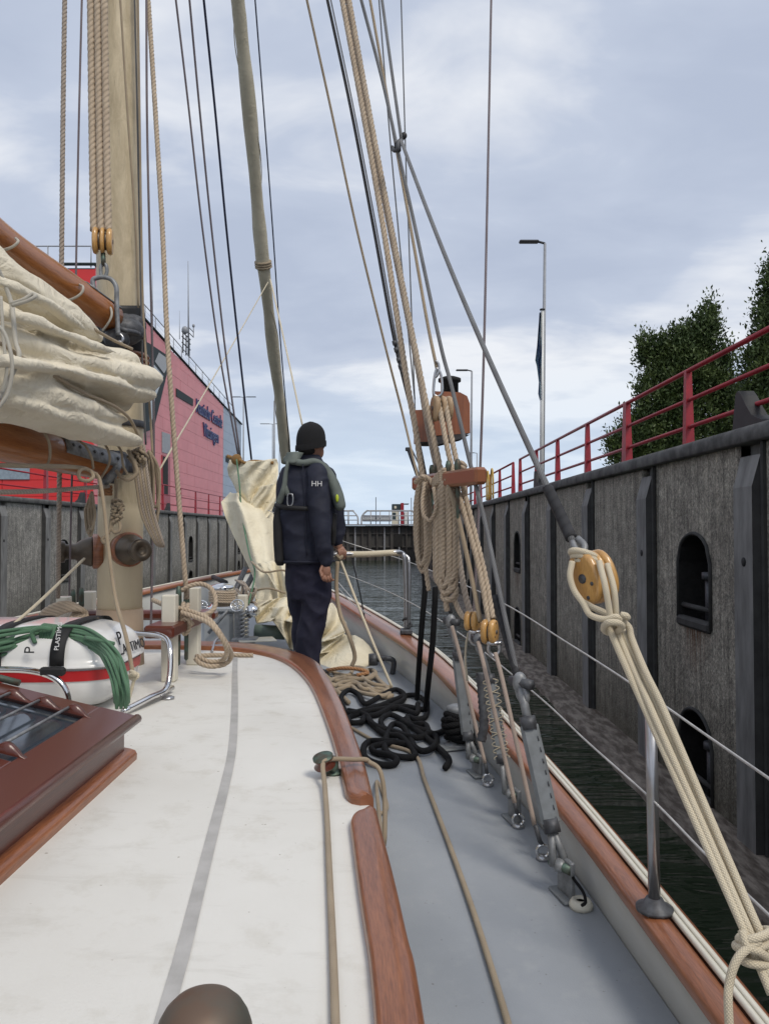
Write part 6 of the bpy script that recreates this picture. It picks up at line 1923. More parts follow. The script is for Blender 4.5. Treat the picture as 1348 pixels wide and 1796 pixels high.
def cloth(name, rows, Y0, Y1, amp, nf, ph=0, edge=True, **k):
    m = M(); R_ = patch(m, rows, Y0, Y1, amp, nf, ph, **k)
    o = obj(name, m, CANVASY, HS)
    so = o.modifiers.new('s', 'SOLIDIFY'); so.thickness = .006
    if edge:
        m = M()
        m.tube([r_[0] for r_ in R_], .007, 6); m.tube(R_[-1], .007, 6)
        obj('bolt_rope', m, CANVASY, o)
    return o
cloth('cloth_fold', [(806, 404, 484), (818, 400, 488), (832, 402, 489), (848, 409, 484), (864, 416, 478), (880, 426, 476)], 8.05, 8.0, .10, 1.1, .1, bow=.2)
cloth('cloth_fold', [(850, 452, 484), (870, 444, 487), (890, 439, 478), (905, 442, 470), (914, 450, 466)], 7.9, 7.85, .07, 1.0, .4)
cloth('cloth_fold', [(862, 404, 425), (878, 388, 452), (900, 394, 478), (930, 406, 492), (960, 420, 500), (990, 435, 505), (1015, 446, 510), (1040, 449, 515), (1060, 448, 520)], 8.1, 7.0, .15, 1.0, .2, drift=.35)
cloth('cloth_fold', [(985, 452, 500), (1010, 470, 515), (1040, 486, 530), (1075, 490, 530)], 7.1, 6.7, .08, 1.2, .6)
cloth('cloth_fold', [(1050, 449, 520), (1062, 447, 525), (1078, 446, 530), (1090, 450, 530)], 6.85, 6.5, .10, 2.1, .0, drift=1.2)
cloth('cloth_fold', [(1062, 472, 530), (1080, 474, 535), (1100, 486, 540), (1122, 502, 545), (1135, 510, 548)], 6.6, 6.3, .10, 1.3, .3, drift=.9)
cloth('cloth_fold', [(1060, 560, 582), (1076, 560, 596), (1092, 560, 607), (1104, 560, 609), (1116, 556, 590), (1124, 552, 572)], 6.3, 6.05, .09, .8, .5)
cloth('cloth_fold', [(1112, 604, 622), (1122, 590, 636), (1136, 570, 648), (1150, 555, 657), (1163, 552, 652), (1178, 556, 628)], 6.15, 5.75, .04, .7, .1, bow=.05, drift=.2)
cloth('cloth_fold', [(1104, 585, 610), (1114, 572, 600), (1128, 560, 590), (1146, 548, 580)], 6.3, 6.0, .05, .8, .9)
m = M()
for a in ([(441, 985, 7.0), (462, 1003, 6.8), (492, 1000, 6.75), (505, 1003, 6.8)], [(440, 1038, 6.85), (470, 1032, 6.75), (500, 1040, 6.7)]):
    m.tube(cr([P(*q) for q in a], 6), .010, 6)
tag(obj('sail_tie', m, TANB), 'dark tan cords lashed round the lower part of the foresail heap', 'sail tie')
tag(obj('sail_head_knot', M().ell(P(415, 806, 8.0), (.06, .05, .06)).tube(cr([P(420, 806, 7.98), P(430, 812, 7.95), P(446, 809, 7.98), P(480, 812, 8.0)], 5), .018, 8).tube([P(398, 800, 8.0), P(416, 806, 8.0)], .022, 6), mk_rope('rope_ochre', (0.36, 0.20, 0.07), (0.25, 0.14, 0.05))), 'ochre lashing at the head of the lowered foresail', 'lashing')
line('rope', 'thin dark green line running down the front of the foresail', 'rope', [(415, 806, 7.9), (420, 850, 7.75), (424, 900, 7.6), (437, 970, 7.2), (447, 1005, 6.9), (436, 1060, 6.6)], .008, GREENR)
# ------------------------------------------------------------------ windlass and foredeck gear
WY = 6.3
WN = thing('windlass', P(388, 1120, WY), 'grey anchor windlass with chrome capstan, rope turns and spoked handwheels on the foredeck', 'windlass')
LGREY = mk('light_grey_machine_paint', (0.42, 0.44, 0.45), (0.36, 0.38, 0.39), 0.35)
def qbox(u0, u1, v0, v1, Y, d, mat, name, parent, b=.012):
    a, c = P(u0, v1, Y), P(u1, v0, Y)
    return obj(name, M().box(((a.x + c.x) / 2, Y + d / 2, (a.z + c.z) / 2), (c.x - a.x, d, c.z - a.z), b), mat, parent)
qbox(352, 408, 1072, 1132, WY, .34, LGREY, 'gear_case', WN, .03)
qbox(372, 412, 1066, 1074, WY - .02, .32, LGREY, 'gear_lid', WN, .01)
obj('capstan', M().lathe([(.001, 0), (.135, 0), (.135, .02), (.10, .035), (.085, .07), (.08, .13), (.10, .17), (.105, .19), (.09, .205), (.05, .22), (.001, .225)], 28, Matrix.Translation(P(390, 1069, WY + .12))), CHROME, WN)
m = M()
for k in range(5):
    c = P(390, 1054 - 4.0 * k, WY + .12)
    m.tube([c + Vector((math.cos(t_ * math.pi / 10) * .105, math.sin(t_ * math.pi / 10) * .105, .004 * math.sin(t_ * .6))) for t_ in range(21)], .0115, 7)
obj('rope_turns', m, MANILA, WN)
def wheel(u, v, Y, r):
    c = P(u, v, Y); mt = basis(c, Vector((1, 0, 0)), Vector((0, .5, .87)), Vector((0, -.87, .5)))
    m = M()
    m.tube([mt @ Vector((math.cos(t_ * math.pi / 12) * r, math.sin(t_ * math.pi / 12) * r, 0)) for t_ in range(25)], r * .11, 7)
    for k in range(5):
        a = 2 * math.pi * k / 5
        m.tube([mt @ Vector((0, 0, 0)), mt @ Vector((math.cos(a) * r, math.sin(a) * r, 0))], r * .08, 5)
    m.tube([c, c + Vector((0, .12, -.07))], r * .12, 6)
    obj('handwheel', m, CHROME, WN)
wheel(353, 1064, WY - .1, .052); wheel(416, 1062, WY - .1, .052)
m = M()
for k in range(7):
    m.tube([P(425, 1075 + 7 * k, WY - .12), P(427, 1079 + 7 * k, WY - .12)], .026 - .002 * (k % 2), 8)
    m.tube([P(434 - 2, 1072 + 7 * k, WY - .08), P(435 - 2, 1076 + 7 * k, WY - .08)], .020, 8)
m.box(P(430, 1122, WY - .1), (.2, .16, .04), .01)
m.box(P(420, 1100, WY - .02), (.07, .1, .3), .015)
obj('chain_gear', m, GALV, WN)
obj('brake_lever', M().tube([P(366, 1110, WY - .05), P(400, 1070, WY - .08)], .014, 7), GALV, WN)
obj('clutch_drum', M().tube([P(440, 1072, WY - .1), P(446, 1072, WY)], .05, 14), CHROME, WN)
def bitt(u, vb, vt, Y, w_, label):
    a, b_ = P(u, vb, Y), P(u, vt, Y)
    tag(obj('bitt', M().box((a.x, Y, (a.z + b_.z) / 2), (w_, w_, b_.z - a.z), .01), CREAMP), label, 'bitt')
bitt(425, 1120, 1043, 6.55, .085, 'short cream wooden bitt behind the windlass, in front of the foresail')
bitt(344, 1130, 1050, 6.6, .06, 'white post behind the left handwheel of the windlass')
tag(obj('fuel_cylinder', M().tube([P(447, 1107, 6.5), P(500, 1110, 6.5)], .06, 16), mk('grey_green_paint', (0.16, 0.21, 0.18), (0.13, 0.17, 0.15), 0.4)), 'grey-green cylinder lying on deck beneath the foresail heap', 'cylinder')
tag(obj('plate', M().box(P(450, 1122, 6.2), (.30, .22, .012), .003, rz=.3), CREAMP), 'cream plate leaning on deck right of the windlass', 'plate')
m = M(); rnd = random.Random(4)
for k in range(9):
    a = P(rnd.uniform(405, 440), rnd.uniform(1015, 1035), 6.9 + rnd.uniform(-.2, .2)); b_ = P(rnd.uniform(430, 452), rnd.uniform(1030, 1065), 6.7)
    m.tube(cr([a, a.lerp(b_, .5) + Vector((rnd.uniform(-.05, .05), 0, rnd.uniform(-.08, .02))), b_, b_ + Vector((-.06, .02, -.12)), b_ + Vector((-.10, 0, -.03))], 5), .011, 6)
tag(obj('cord_tangle', m, MANILA_P), 'tangle of tan cords beside the foot of the foresail', 'cords')
for k, (a, b_, s) in enumerate((((411, 1040, 7.0), (430, 998, 7.6), 'thick grey tube leaning on the bow rail, left one'), ((425, 1042, 7.0), (446, 1004, 7.5), 'grey tube leaning on the bow rail, right one'), ((374, 1012, 8.6), (396, 1022, 8.0), 'black strut stub showing above the port rail'))):
    tag(obj('strut', M().tube([P(*a), P(*b_)], .028, 8), GALVD if k < 2 else BLACKP), s, 'strut')
# ------------------------------------------------------------------ starboard rigging screws
def screw(label, top, a1, a2, bot, wpx, lace=False):
    """top fitting, body from a1 to a2, lower fork at bot; all (u, v, Y)"""
    T = thing('turnbuckle', P(*bot), label, 'turnbuckle', 'turnbuckles of the starboard shrouds')
    t_, p1, p2, b_ = P(*top), P(*a1), P(*a2), P(*bot)
    w_ = px(wpx, a1[2])
    d = (t_ - p2).normalized()
    ax = Vector((.55, -.8, 0)).normalized()
    # eye at the top with bolt
    m = M().ell(t_, (w_ * .42, w_ * .36, w_ * .6)); m.tube([t_, p1], w_ * .24, 10)
    for sg in (-1, 1):
        m.tube([t_ + ax * sg * w_ * .32 + d * w_ * .3, t_ + ax * sg * w_ * .32 - d * w_ * .8, t_ - d * w_ * 1.3], w_ * .17, 8)
    obj('upper_fork', m, GALV, T)
    obj('bolt', M().tube([t_ - ax * w_ * .7, t_ + ax * w_ * .9], w_ * .3, 6), GALVD, T)
    # slotted body: two side plates joined by end collars
    dd, s_, u_ = frame(p1 - p2, Vector((0, -1, 0)))
    L = (p1 - p2).length
    body = M()
    body.box((0, 0, 0), (L, w_ * .98, w_ * .55), w_ * .16, mat=basis((p1 + p2) / 2, dd, s_, u_))
    seam = M()
    for k in range(9):
        q_ = p1.lerp(p2, (k + .5) / 9) + s_ * w_ * .30 + u_ * (w_ * .29 if u_.y < 0 else -w_ * .29)
        seam.tube([q_ - dd * w_ * .12, q_ + dd * w_ * .12], .0025, 4)
    bo = obj('body', body, GREYP, T)
    tag(obj('stitching', seam, GALVD, bo), kind='stuff')
    for p in (p1, p2):
        obj('collar', M().tube([p - dd * w_ * .35, p + dd * w_ * .35], w_ * .45, 14), GALVD, bo)
    if lace:
        m = M()
        for sg in (-1, 1):
            pts = []
            for k in range(60):
                f = k / 59; a = k * .62
                pts.append(p1.lerp(p2, f) + s_ * math.sin(a) * sg * w_ * .62 - u_ * -.0 + u_ * (w_ * .30 + .004 * math.cos(a)) * (1 if u_.y < 0 else -1))
            m.tube(pts, .0024, 4)
        obj('lacing', m, CREAM, T)
    m = M()
    for sg in (-1, 1):
        m.tube([p2, b_ + s_ * sg * w_ * .35], w_ * .2, 8)
    m.ell(b_, (w_ * .36, w_ * .4, w_ * .36))
    obj('lower_fork', m, GALV, T)
    obj('bolt', M().tube([b_ - ax * w_ * .6, b_ + ax * w_ * .75], w_ * .24, 12), PATINA, T)
    zd = zdeck(0, b_.y)
    obj('chainplate', M().box((b_.x + .02, b_.y, (zd + b_.z) / 2), (.016, .09, abs(b_.z - zd) + .05), .004, rz=.3), GALV, T)
    obj('deck_plate', M().box((b_.x + .01, b_.y, zd + .006), (.05, .12, .012), .004, rz=.25), GREYP, T)
screw('nearest grey turnbuckle, broad flat body at the foot of the main shroud', (911, 1197, 2.68), (926, 1268, 2.62), (966, 1448, 2.52), (981, 1518, 2.48), 32)
screw('farthest grey turnbuckle, beside the bitt with black rope', (790, 1090, 3.65), (803, 1150, 3.62), (820, 1290, 3.58), (829, 1330, 3.56), 22)
screw('middle grey turnbuckle with white lacing, behind the yellow blocks', (838, 1122, 3.2), (858, 1190, 3.16), (879, 1330, 3.1), (893, 1392, 3.06), 22, lace=True)
tag(line('chain', '', '', [(842, 1180, 3.3), (846, 1230, 3.28), (848, 1270, 3.26), (843, 1300, 3.25)], .020, GALVD, lay=.07, n=9), 'dark laced hanging chain beside the middle turnbuckle', 'chain')
block('b', P(828, 1089, 3.22), Vector((.9, -.45, 0)), Vector((0, 0, 1)), px(30, 3.22), px(36, 3.22), px(13, 3.22), 1, BLOCKW, 'small yellow wooden block, the farther of the two low ones')
block('b', P(858, 1108, 3.1), Vector((.9, -.45, 0)), Vector((-.12, -.1, 1)), px(34, 3.1), px(44, 3.1), px(14, 3.1), 1, BLOCKW, 'yellow wooden block with laid rope entering, the nearer of the two low ones')
GS = 'beckets under the low blocks'
for (u, v, Y), s in (((833, 1118, 3.2), 'steel shackle under the farther yellow block'), ((866, 1138, 3.08), 'steel shackle under the nearer yellow block')):
    q = P(u, v, Y)
    tag(obj('shackle', M().tube(cr([q + Vector((-.02, 0, .03)), q + Vector((-.022, 0, -.01)), q + Vector((0, 0, -.03)), q + Vector((.022, 0, -.01)), q + Vector((.02, 0, .03))], 4), .008, 8).tube([q + Vector((-.03, 0, .022)), q + Vector((.03, 0, .022))], .009, 8), STAIN), s, 'shackle')
for pts, s in (([(792, 1098, 3.55), (806, 1150, 3.5), (828, 1250, 3.45), (850, 1338, 3.42)], 'pale lanyard in front of the farthest turnbuckle'),
               ([(838, 1125, 3.1), (850, 1175, 3.05), (876, 1290, 3.0), (902, 1408, 2.95)], 'pale lanyard in front of the middle turnbuckle'),
               ([(868, 1145, 3.0), (880, 1190, 2.95), (900, 1280, 2.88), (937, 1448, 2.8)], 'pale lanyard left of the nearest turnbuckle')):
    line('lanyard', s, 'lanyard', pts, .0088, mk_rope('lanyard_tan', (0.56, 0.45, 0.38), (0.44, 0.35, 0.29), braid=True, bd=.0008) if not bpy.data.materials.get('lanyard_tan') else bpy.data.materials['lanyard_tan'], 'lanyards at the turnbuckles')
line('cord', 'white cord hanging from the farther yellow block', 'cord', [(821, 1110, 3.25), (817, 1130, 3.25), (816, 1160, 3.25), (819, 1194, 3.25)], .005, CREAM)
for (u, v), (u2, v2), s in (((855, 1366), (850, 1338), 'farthest'), ((908, 1437), (902, 1408), 'middle'), ((951, 1492), (938, 1448), 'nearest')):
    q = on(u, v, lambda x, y: zdeck(x, y) + .03)
    T = thing('deck_eye', (q.x, q.y, zdeck(0, q.y)), s + ' polished deck eye with shackle beside the turnbuckles', 'deck eye', 'deck eyes below the lanyards')
    obj('ring', M().tube([q + Vector((math.cos(t_ * math.pi / 8) * .022, -.004, math.sin(t_ * math.pi / 8) * .022)) for t_ in range(17)], .006, 7), CHROME, T)
    obj('base', M().lathe([(.001, 0), (.026, 0), (.022, .012), (.001, .016)], 14, Matrix.Translation((q.x, q.y, zdeck(0, q.y)))), STAIN, T)
    a = P(u2, v2, q.y - .01)
    obj('link', M().tube([a, a.lerp(q, .6), q + Vector((0, 0, .02))], .0085, 7), GALVD, T)
# shock cord to white deck socket
q = on(1018, 1592, zdeck)
T = thing('deck_socket', q, 'white round deck socket with dark opening at the foot of the bulwark', 'deck socket')
obj('socket', M().lathe([(.036, 0), (.038, .012), (.030, .026), (.018, .028), (.014, .01), (.001, .008)], 20, Matrix.Translation(q)), CREAMP, T)
obj('opening', M().lathe([(.001, .018), (.016, .018)], 14, Matrix.Translation(q + Vector((0, 0, .002)))), DARKP, T)
line('shock_cord', 'black cord from the nearest turnbuckle to the white deck socket', 'cord', [(990, 1520, 2.5), (1008, 1545, 2.42), (1022, 1565, 2.36), (1026, 1582, 2.32), (1020, 1588, 2.3)], .005, BLACKR)
# ------------------------------------------------------------------ stanchions, pulpit tube, lifelines
def stanchion(u, v, utop, vtop, r, label):
    b_ = on(u, v, zrail); Y = b_.y
    T = thing('stanchion', b_, label, 'stanchion', 'stanchions on the starboard rail')
    t_ = P(utop, vtop, Y)
    obj('tube', M().tube([b_, t_], r, 14), STAIN, T)
    obj('cap', M().ell(t_, (r * 1.2, r * 1.2, r)), STAIN, T)
    obj('flange', M().lathe([(.001, 0), (.048, 0), (.048, .008), (.03, .016), (.021, .032), (.001, .034)], 22, Matrix.Translation(b_ + Vector((0, 0, .002)))), GALVD, T)
    return Y, t_
yn, tn = stanchion(1147, 1597, 1140, 1212, .0155, 'nearest steel stanchion with round flange on the varnished rail, behind the cream tackle')
PU = thing('pulpit_tube', on(712, 1112, zrail), 'steel tube rail bending down to the varnished rail, top wrapped in cream rope', 'tube rail')
bp = on(712, 1112, zrail); yb = bp.y
top = [P(560, 975, 5.5), P(592, 972, 5.5), P(640, 972, lerp(5.5, yb, .5)), P(690, 969, yb - .05), P(703, 970, yb), P(709, 978, yb), P(711, 1000, yb), P(712, 1050, yb), bp]
obj('tube', M().tube(cr(top, 6), .019, 12), STAIN, PU)
obj('tube', M().tube(cr([P(700, 972, yb + .1), P(713, 976, yb + .1), P(717, 990, yb + .08), P(717, 1050, yb + .05), P(716, 1108, yb + .03)], 5), .014, 10), STAIN, PU)
obj('wrapped_cover', M().tube(cr([P(590, 972, 5.5), P(640, 972, lerp(5.5, yb, .5)), P(688, 969.5, yb - .05), P(700, 970, yb)], 6), .0225, 12), CREAM, PU)
obj('foot', M().box(bp + Vector((0, 0, .02)), (.09, .12, .04), .01), GALVD, PU)
obj('lashing', M().tube(cr([bp + Vector((-.03, -.03, .03)), bp + Vector((.03, -.03, .06)), bp + Vector((.03, .03, .08)), bp + Vector((-.02, .02, .10)), bp + Vector((0, -.03, .12))], 5), .010, 6), WIRED, PU)
def lifeline(pts, label):
    line('lifeline', label, 'lifeline', pts, .0032, LIFE, 'lifelines', n=6)
lifeline([(470, 895, 7.0), (590, 945, 5.9), (712, 984, 5.75), (860, 1047, 3.9), (1000, 1131, 2.8), (1136, 1219, yn), (1240, 1291, 1.75), (1400, 1402, 1.35)], 'upper thin lifeline sweeping along the right side of the ship')
lifeline([(592, 1002, 6.6), (690, 1042, 5.2), (790, 1100, 4.2), (930, 1210, 2.95), (1030, 1302, 2.4), (1142, 1402, yn), (1240, 1502, 1.75), (1400, 1655, 1.35)], 'lower thin lifeline just above the water on the right side')
for k, pts in enumerate(([(592, 1030, 6.8), (618, 1058, 6.2), (650, 1080, 5.5)], [(590, 1018, 6.9), (640, 1076, 5.8)])):
    line('cord', 'thin pale cord lying near the bow rail right of the person, ' + ('upper' if k else 'lower'), 'cord', pts, .004, LIFE)
line('rope', 'thin black line dropping from the bow rail in front of the water', 'rope', [(612, 955, 7.0), (622, 1000, 6.6), (632, 1045, 6.2), (639, 1084, 5.9)], .006, BLACKR)
# ------------------------------------------------------------------ near tackle on the runner
BT = block('b', P(1040, 1012, 1.75), Vector((.80, .52, .08)), Vector((.30, -.20, -1)) * -1, px(66, 1.75), px(94, 1.75), px(20, 1.75), 2, BLOCKW, 'large varnished yellow wooden block on the slanting runner, lashed with cream rope', pin=GALVD)
GTK = 'cream falls of the near tackle'
r_ = .0072
for (pts, s) in (([(1050, 985, 1.70), (1061, 1030, 1.66), (1070, 1088, 1.66), (1071, 1110, 1.66), (1133, 1250, 1.58), (1218, 1440, 1.45), (1303, 1630, 1.34), (1352, 1745, 1.28)], 'leftmost'),
                 ([(1064, 990, 1.71), (1076, 1035, 1.67), (1080, 1085, 1.67), (1082, 1110, 1.67), (1143, 1248, 1.57), (1226, 1435, 1.45), (1311, 1628, 1.34), (1362, 1745, 1.28)], 'second'),
                 ([(1062, 1070, 1.70), (1086, 1100, 1.68), (1153, 1246, 1.58), (1234, 1430, 1.46), (1319, 1626, 1.35), (1370, 1742, 1.28)], 'third'),
                 ([(1088, 1088, 1.66), (1102, 1100, 1.66), (1108, 1122, 1.65), (1132, 1180, 1.6), (1164, 1246, 1.56), (1242, 1428, 1.45), (1327, 1624, 1.34), (1378, 1738, 1.28)], 'rightmost')):
    line('rope', s + ' cream fall of the near tackle slanting to the lower right corner', 'rope', pts, r_, CREAM, GTK, n=10)
m = M()
A_ = P(1022, 975, 1.76)
for k in range(3):
    c = P(1023 + 4 * k, 974 + 8.5 * k, 1.755)
    m.tube([c + Vector((math.cos(t_ * math.pi / 10) * .030, math.sin(t_ * math.pi / 10) * .028, -.010 * math.cos(t_ * math.pi / 10) - .007 * math.sin(t_ * math.pi / 10))) for t_ in range(21)], r_, 8)
m.tube(cr([P(1003, 985, 1.74), P(999, 1010, 1.73), P(1006, 1035, 1.72), P(1022, 1058, 1.70), P(1034, 1078, 1.68), P(1058, 1086, 1.66), P(1078, 1082, 1.65), P(1090, 1086, 1.65)], 6), r_, 10)
m.tube(cr([P(1022, 1056, 1.72), P(1040, 1066, 1.70), P(1062, 1076, 1.68), P(1084, 1094, 1.655), P(1092, 1108, 1.65)], 6), r_, 10)
m.tube(cr([P(1058, 1098, 1.66), P(1066, 1092, 1.63), P(1082, 1092, 1.625), P(1090, 1098, 1.64), P(1084, 1106, 1.66), P(1068, 1110, 1.68), P(1058, 1104, 1.67), P(1060, 1096, 1.65)], 5), r_, 10)
m.tube(cr([P(1088, 1078, 1.65), P(1097, 1080, 1.645), P(1100, 1084, 1.65)], 4), r_, 10)
tag(obj('lashing', m, CREAM), 'cream lashing turns and hitch round the large yellow block', 'lashing')
tag(obj('thimble_eye', M().tube(cr([P(1003, 950, 1.8), P(1010, 965, 1.78), P(1022, 968, 1.77), P(1024, 956, 1.78), P(1012, 944, 1.8)], 4), .008, 8), GALV), 'grey wire eye between runner wire and large block', 'wire eye')
m = M()
for (cu, cv, rx, rz, tl) in ((1322, 1640, 27, 10, -.25), (1318, 1656, 29, 11, -.1), (1326, 1684, 27, 13, .1)):
    Yk = 1.325
    pts = []
    for t_ in range(25):
        a = t_ * math.pi / 12
        pts.append(P(cu + rx * math.cos(a), cv + rz * math.sin(a) * .6 + tl * rx * math.cos(a), Yk - .028 * math.sin(a)))
    m.tube(pts, r_, 10)
m.tube(cr([P(1330, 1650, 1.30), P(1300, 1672, 1.29), P(1286, 1695, 1.285), P(1278, 1725, 1.28), P(1276, 1760, 1.27), P(1280, 1830, 1.26)], 6), r_, 10)
m.tube(cr([P(1300, 1632, 1.31), P(1310, 1660, 1.295), P(1332, 1670, 1.295), P(1350, 1684, 1.31)], 5), r_, 10)
tag(obj('knot', m, CREAM), 'cream knot with hanging tail at the lower right end of the tackle', 'knot')
# ------------------------------------------------------------------ ropes on the deck
def D(u, v, dz=0.0):
    return on(u, v, lambda x, y: zdeck(x, y) + dz)
def Z6(x, y): return (540 + x * .2374, 1080 + y * .2374)
def heap(name, label, cat, strands, r, mat, seed=1, lift=.022, conv=Z6, lay=0):
    rnd = random.Random(seed); m = M()
    for s in strands:
        pts = []
        for i, (x, y) in enumerate(s):
            u, v = conv(x, y)
            pts.append(D(u, v, r + lift * (.5 + .5 * math.sin(i * 1.7 + rnd.uniform(0, 2)))))
        c = cr(pts, 7)
        if lay: c = resample(c, lay / 7)
        m.tube(c, r, 10 if not lay else 9, lay)
        m.ell(c[-1], (r, r, r), None, 8, 6)
    return tag(obj(name, m, mat), label, cat)
heap('mooring_rope', 'tangled heap of thick black mooring rope on the side deck', 'rope', [
    [(810, 650), (800, 720), (700, 690), (560, 660), (430, 690), (300, 720), (255, 660), (248, 595), (300, 550), (370, 580), (425, 650), (540, 590), (640, 545), (705, 575), (705, 620), (640, 655), (520, 725), (420, 745), (395, 785), (320, 790), (295, 760), (340, 735), (470, 700), (600, 680), (720, 670), (850, 690), (870, 640), (800, 590), (720, 590), (640, 620), (540, 660), (450, 690), (430, 740), (480, 800), (560, 840)],
    [(880, 640), (870, 740), (800, 765), (735, 745), (760, 800), (860, 800), (885, 860), (830, 900), (740, 890), (650, 860), (560, 830), (540, 770), (600, 730), (680, 760), (740, 800), (800, 830), (900, 860), (950, 910), (920, 975), (850, 1000), (790, 970), (750, 900), (700, 820), (630, 800), (590, 860), (565, 960), (600, 1020), (700, 1045), (790, 1035), (750, 960), (680, 890), (600, 880), (540, 860), (470, 790), (420, 730), (300, 700)],
    [(650, 930), (540, 925), (450, 930), (410, 975), (425, 1050), (520, 1095), (620, 1100), (655, 1065), (600, 1030), (500, 1010), (470, 975), (520, 955), (640, 940), (760, 950)],
    [(720, 760), (780, 830), (860, 890), (960, 975), (1025, 1040), (1040, 1080), (1015, 1120)],
    [(870, 870), (950, 870), (1010, 840), (1030, 790), (1090, 770)]], .0165, BLACKR, 3, .014)
def Zb(x, y): return Z6(x, y)
heap('rope_heap', 'loose heap of beige rope on the side deck beyond the black rope', 'rope', [
    [(330, 400), (300, 440), (220, 430), (150, 400), (130, 440), (200, 480), (320, 460), (430, 470), (500, 430), (470, 400), (420, 410), (400, 450), (470, 500), (560, 520), (610, 530)],
    [(150, 470), (180, 520), (260, 490), (350, 490), (410, 540), (520, 540), (600, 560), (560, 590), (450, 580), (370, 560), (320, 520), (240, 540), (190, 560)],
    [(140, 420), (220, 390), (330, 380), (410, 390), (440, 430), (380, 440), (280, 450), (180, 470), (160, 500), (260, 520), (330, 500), (440, 520), (500, 560), (590, 545), (520, 470), (490, 430), (440, 460), (330, 470), (200, 450)],
    [(170, 540), (220, 560), (260, 600), (300, 640)],
    [(420, 500), (470, 560), (560, 600), (620, 590)]], .0145, TANB, 5, .02)
tag(obj('orange_line', M().tube(cr([D(572, 1176, .05), D(600, 1172, .07), D(630, 1174, .07), D(645, 1180, .05), D(625, 1184, .04)], 6), .013, 8), bpy.data.materials['rope_orange_tan']), 'orange-brown rope loop on top of the beige heap', 'rope')
line('mooring_line', 'left of two black lines hanging from the rigging to the rope heap', 'rope', [(743, 1000, 4.0), (745, 1030, 3.98), (740, 1090, 3.98), (735, 1160, 4.05), (731, 1225, 4.35)], .0155, BLACKR, 'black lines hanging to the deck', n=10)
line('mooring_line', 'right of two black lines hanging from the rigging to the rope heap', 'rope', [(763, 1030, 3.95), (762, 1060, 3.93), (758, 1130, 3.95), (751, 1195, 4.0), (746, 1245, 4.2)], .0155, BLACKR, 'black lines hanging to the deck', n=10)
line('line', 'beige rope held at the tube rail dropping to the beige heap', 'rope', [(592, 985, 5.45), (590, 1030, 5.4), (596, 1075, 5.3), (612, 1115, 5.2), (622, 1150, 5.2), (617, 1168, 5.2)], .0145, TANB, n=10)
line('line', 'thin pale rope slanting from the tube rail down to the deck', 'rope', [(598, 985, 5.45), (625, 1055, 5.2), (655, 1130, 5.0), (687, 1205, 4.9)], .0095, CREAM)
m = M().tube([P(590, 974, 5.47), P(596, 980, 5.45), P(601, 974, 5.48), P(604, 966, 5.52)], .016, 8)
tag(obj('rope_turn', m, TANB), 'beige rope turned round the tube rail under the hand', 'rope')
# bitt wound with black rope
q = D(802, 1308)
T = thing('deck_bitt', q, 'round steel bitt wound with black rope near the farthest turnbuckle', 'bitt')
obj('post', M().lathe([(.075, 0), (.075, .012), (.045, .018), (.042, .10), (.045, .16), (.058, .19), (.058, .205), (.03, .215), (.001, .216)], 22, Matrix.Translation(q)), GALV, T)
obj('base_plate', M().box(q + Vector((0, 0, .006)), (.24, .17, .012), .004, rz=.35), GREYP, T)
m = M()
pts = []
for k in range(90):
    a = k * .42; pts.append(q + Vector((math.cos(a) * (.062 + .012 * math.sin(k * .5)), math.sin(a) * (.062 + .012 * math.sin(k * .5)), .03 + .0016 * k + .008 * math.sin(a * 2.2))))
m.tube(pts, .0165, 9)
m.tube(cr([D(781, 1275, .1), D(786, 1262, .15), D(794, 1258, .16), q + Vector((.02, .02, .2)), q + Vector((.05, .05, .23)), q + Vector((.06, .08, .12))], 5), .016, 9)
tag(obj('rope_turns', m, BLACKR), 'black rope turns wound on the deck bitt', 'rope')
# fairlead on the far bulwark foot
q = D(683, 1182)
T = thing('deck_fairlead', q, 'small grey fairlead with bent arm on deck by the foresail corner', 'fairlead')
obj('arm', M().tube(cr([q + Vector((.02, 0, 0)), q + Vector((.03, 0, .09)), q + Vector((-.02, 0, .115)), q + Vector((-.09, .03, .10))], 5), .020, 9), GALVD, T)
obj('roller', M().tube([q + Vector((-.12, .03, .06)), q + Vector((-.12, .03, .14))], .035, 12), GALVD, T)
# rope 2 along the side deck
c = [D(u, v, .011) for u, v in ((640, 1300), (612, 1275), (660, 1302), (725, 1322), (745, 1370), (772, 1440), (800, 1515), (830, 1600), (862, 1700), (892, 1800), (930, 1930))][2:]
tag(obj('rope', M().tube(cr(c, 8), .0095, 10), TANB), 'single beige rope running down the middle of the blue-grey side deck', 'rope')
tag(obj('rope', M().tube(cr([D(614, 1275, .01), D(640, 1290, .01), D(658, 1300, .01), D(672, 1310, .01)], 6), .0085, 8), TANB), 'short beige rope end between roof plank and black heap', 'rope')
# ------------------------------------------------------------------ fairlead block and rope on the roof
def RF(u, v, dz=0.0):
    return on(u, v, lambda x, y: zroof(x, y) + dz)
q = RF(583, 1356)
T = thing('roof_fairlead', q, 'green-brown bronze turning block standing on the cabin roof with a tan rope through it', 'turning block')
obj('base', M().lathe([(.001, 0), (.036, 0), (.036, .006), (.022, .012), (.016, .03), (.014, .045), (.001, .046)], 20, Matrix.Translation(q)), PATINA, T)
sc = RF(568, 1336, .055); ax = Vector((-.18, -.25, .95)).normalized()
d, a1, a2 = frame(ax, Vector((0, 1, 0)))
mt = basis(sc, a1, a2, ax)
obj('sheave', M().lathe([(.001, -.018), (.034, -.018), (.036, -.014), (.024, -.004), (.024, .004), (.034, .012), (.034, .014), (.001, .014)], 22, mt), MAHOG_D, T)
obj('cheek', M().lathe([(.001, .014), (.034, .014), (.034, .019), (.014, .022), (.001, .022)], 22, mt), PATINA, T)
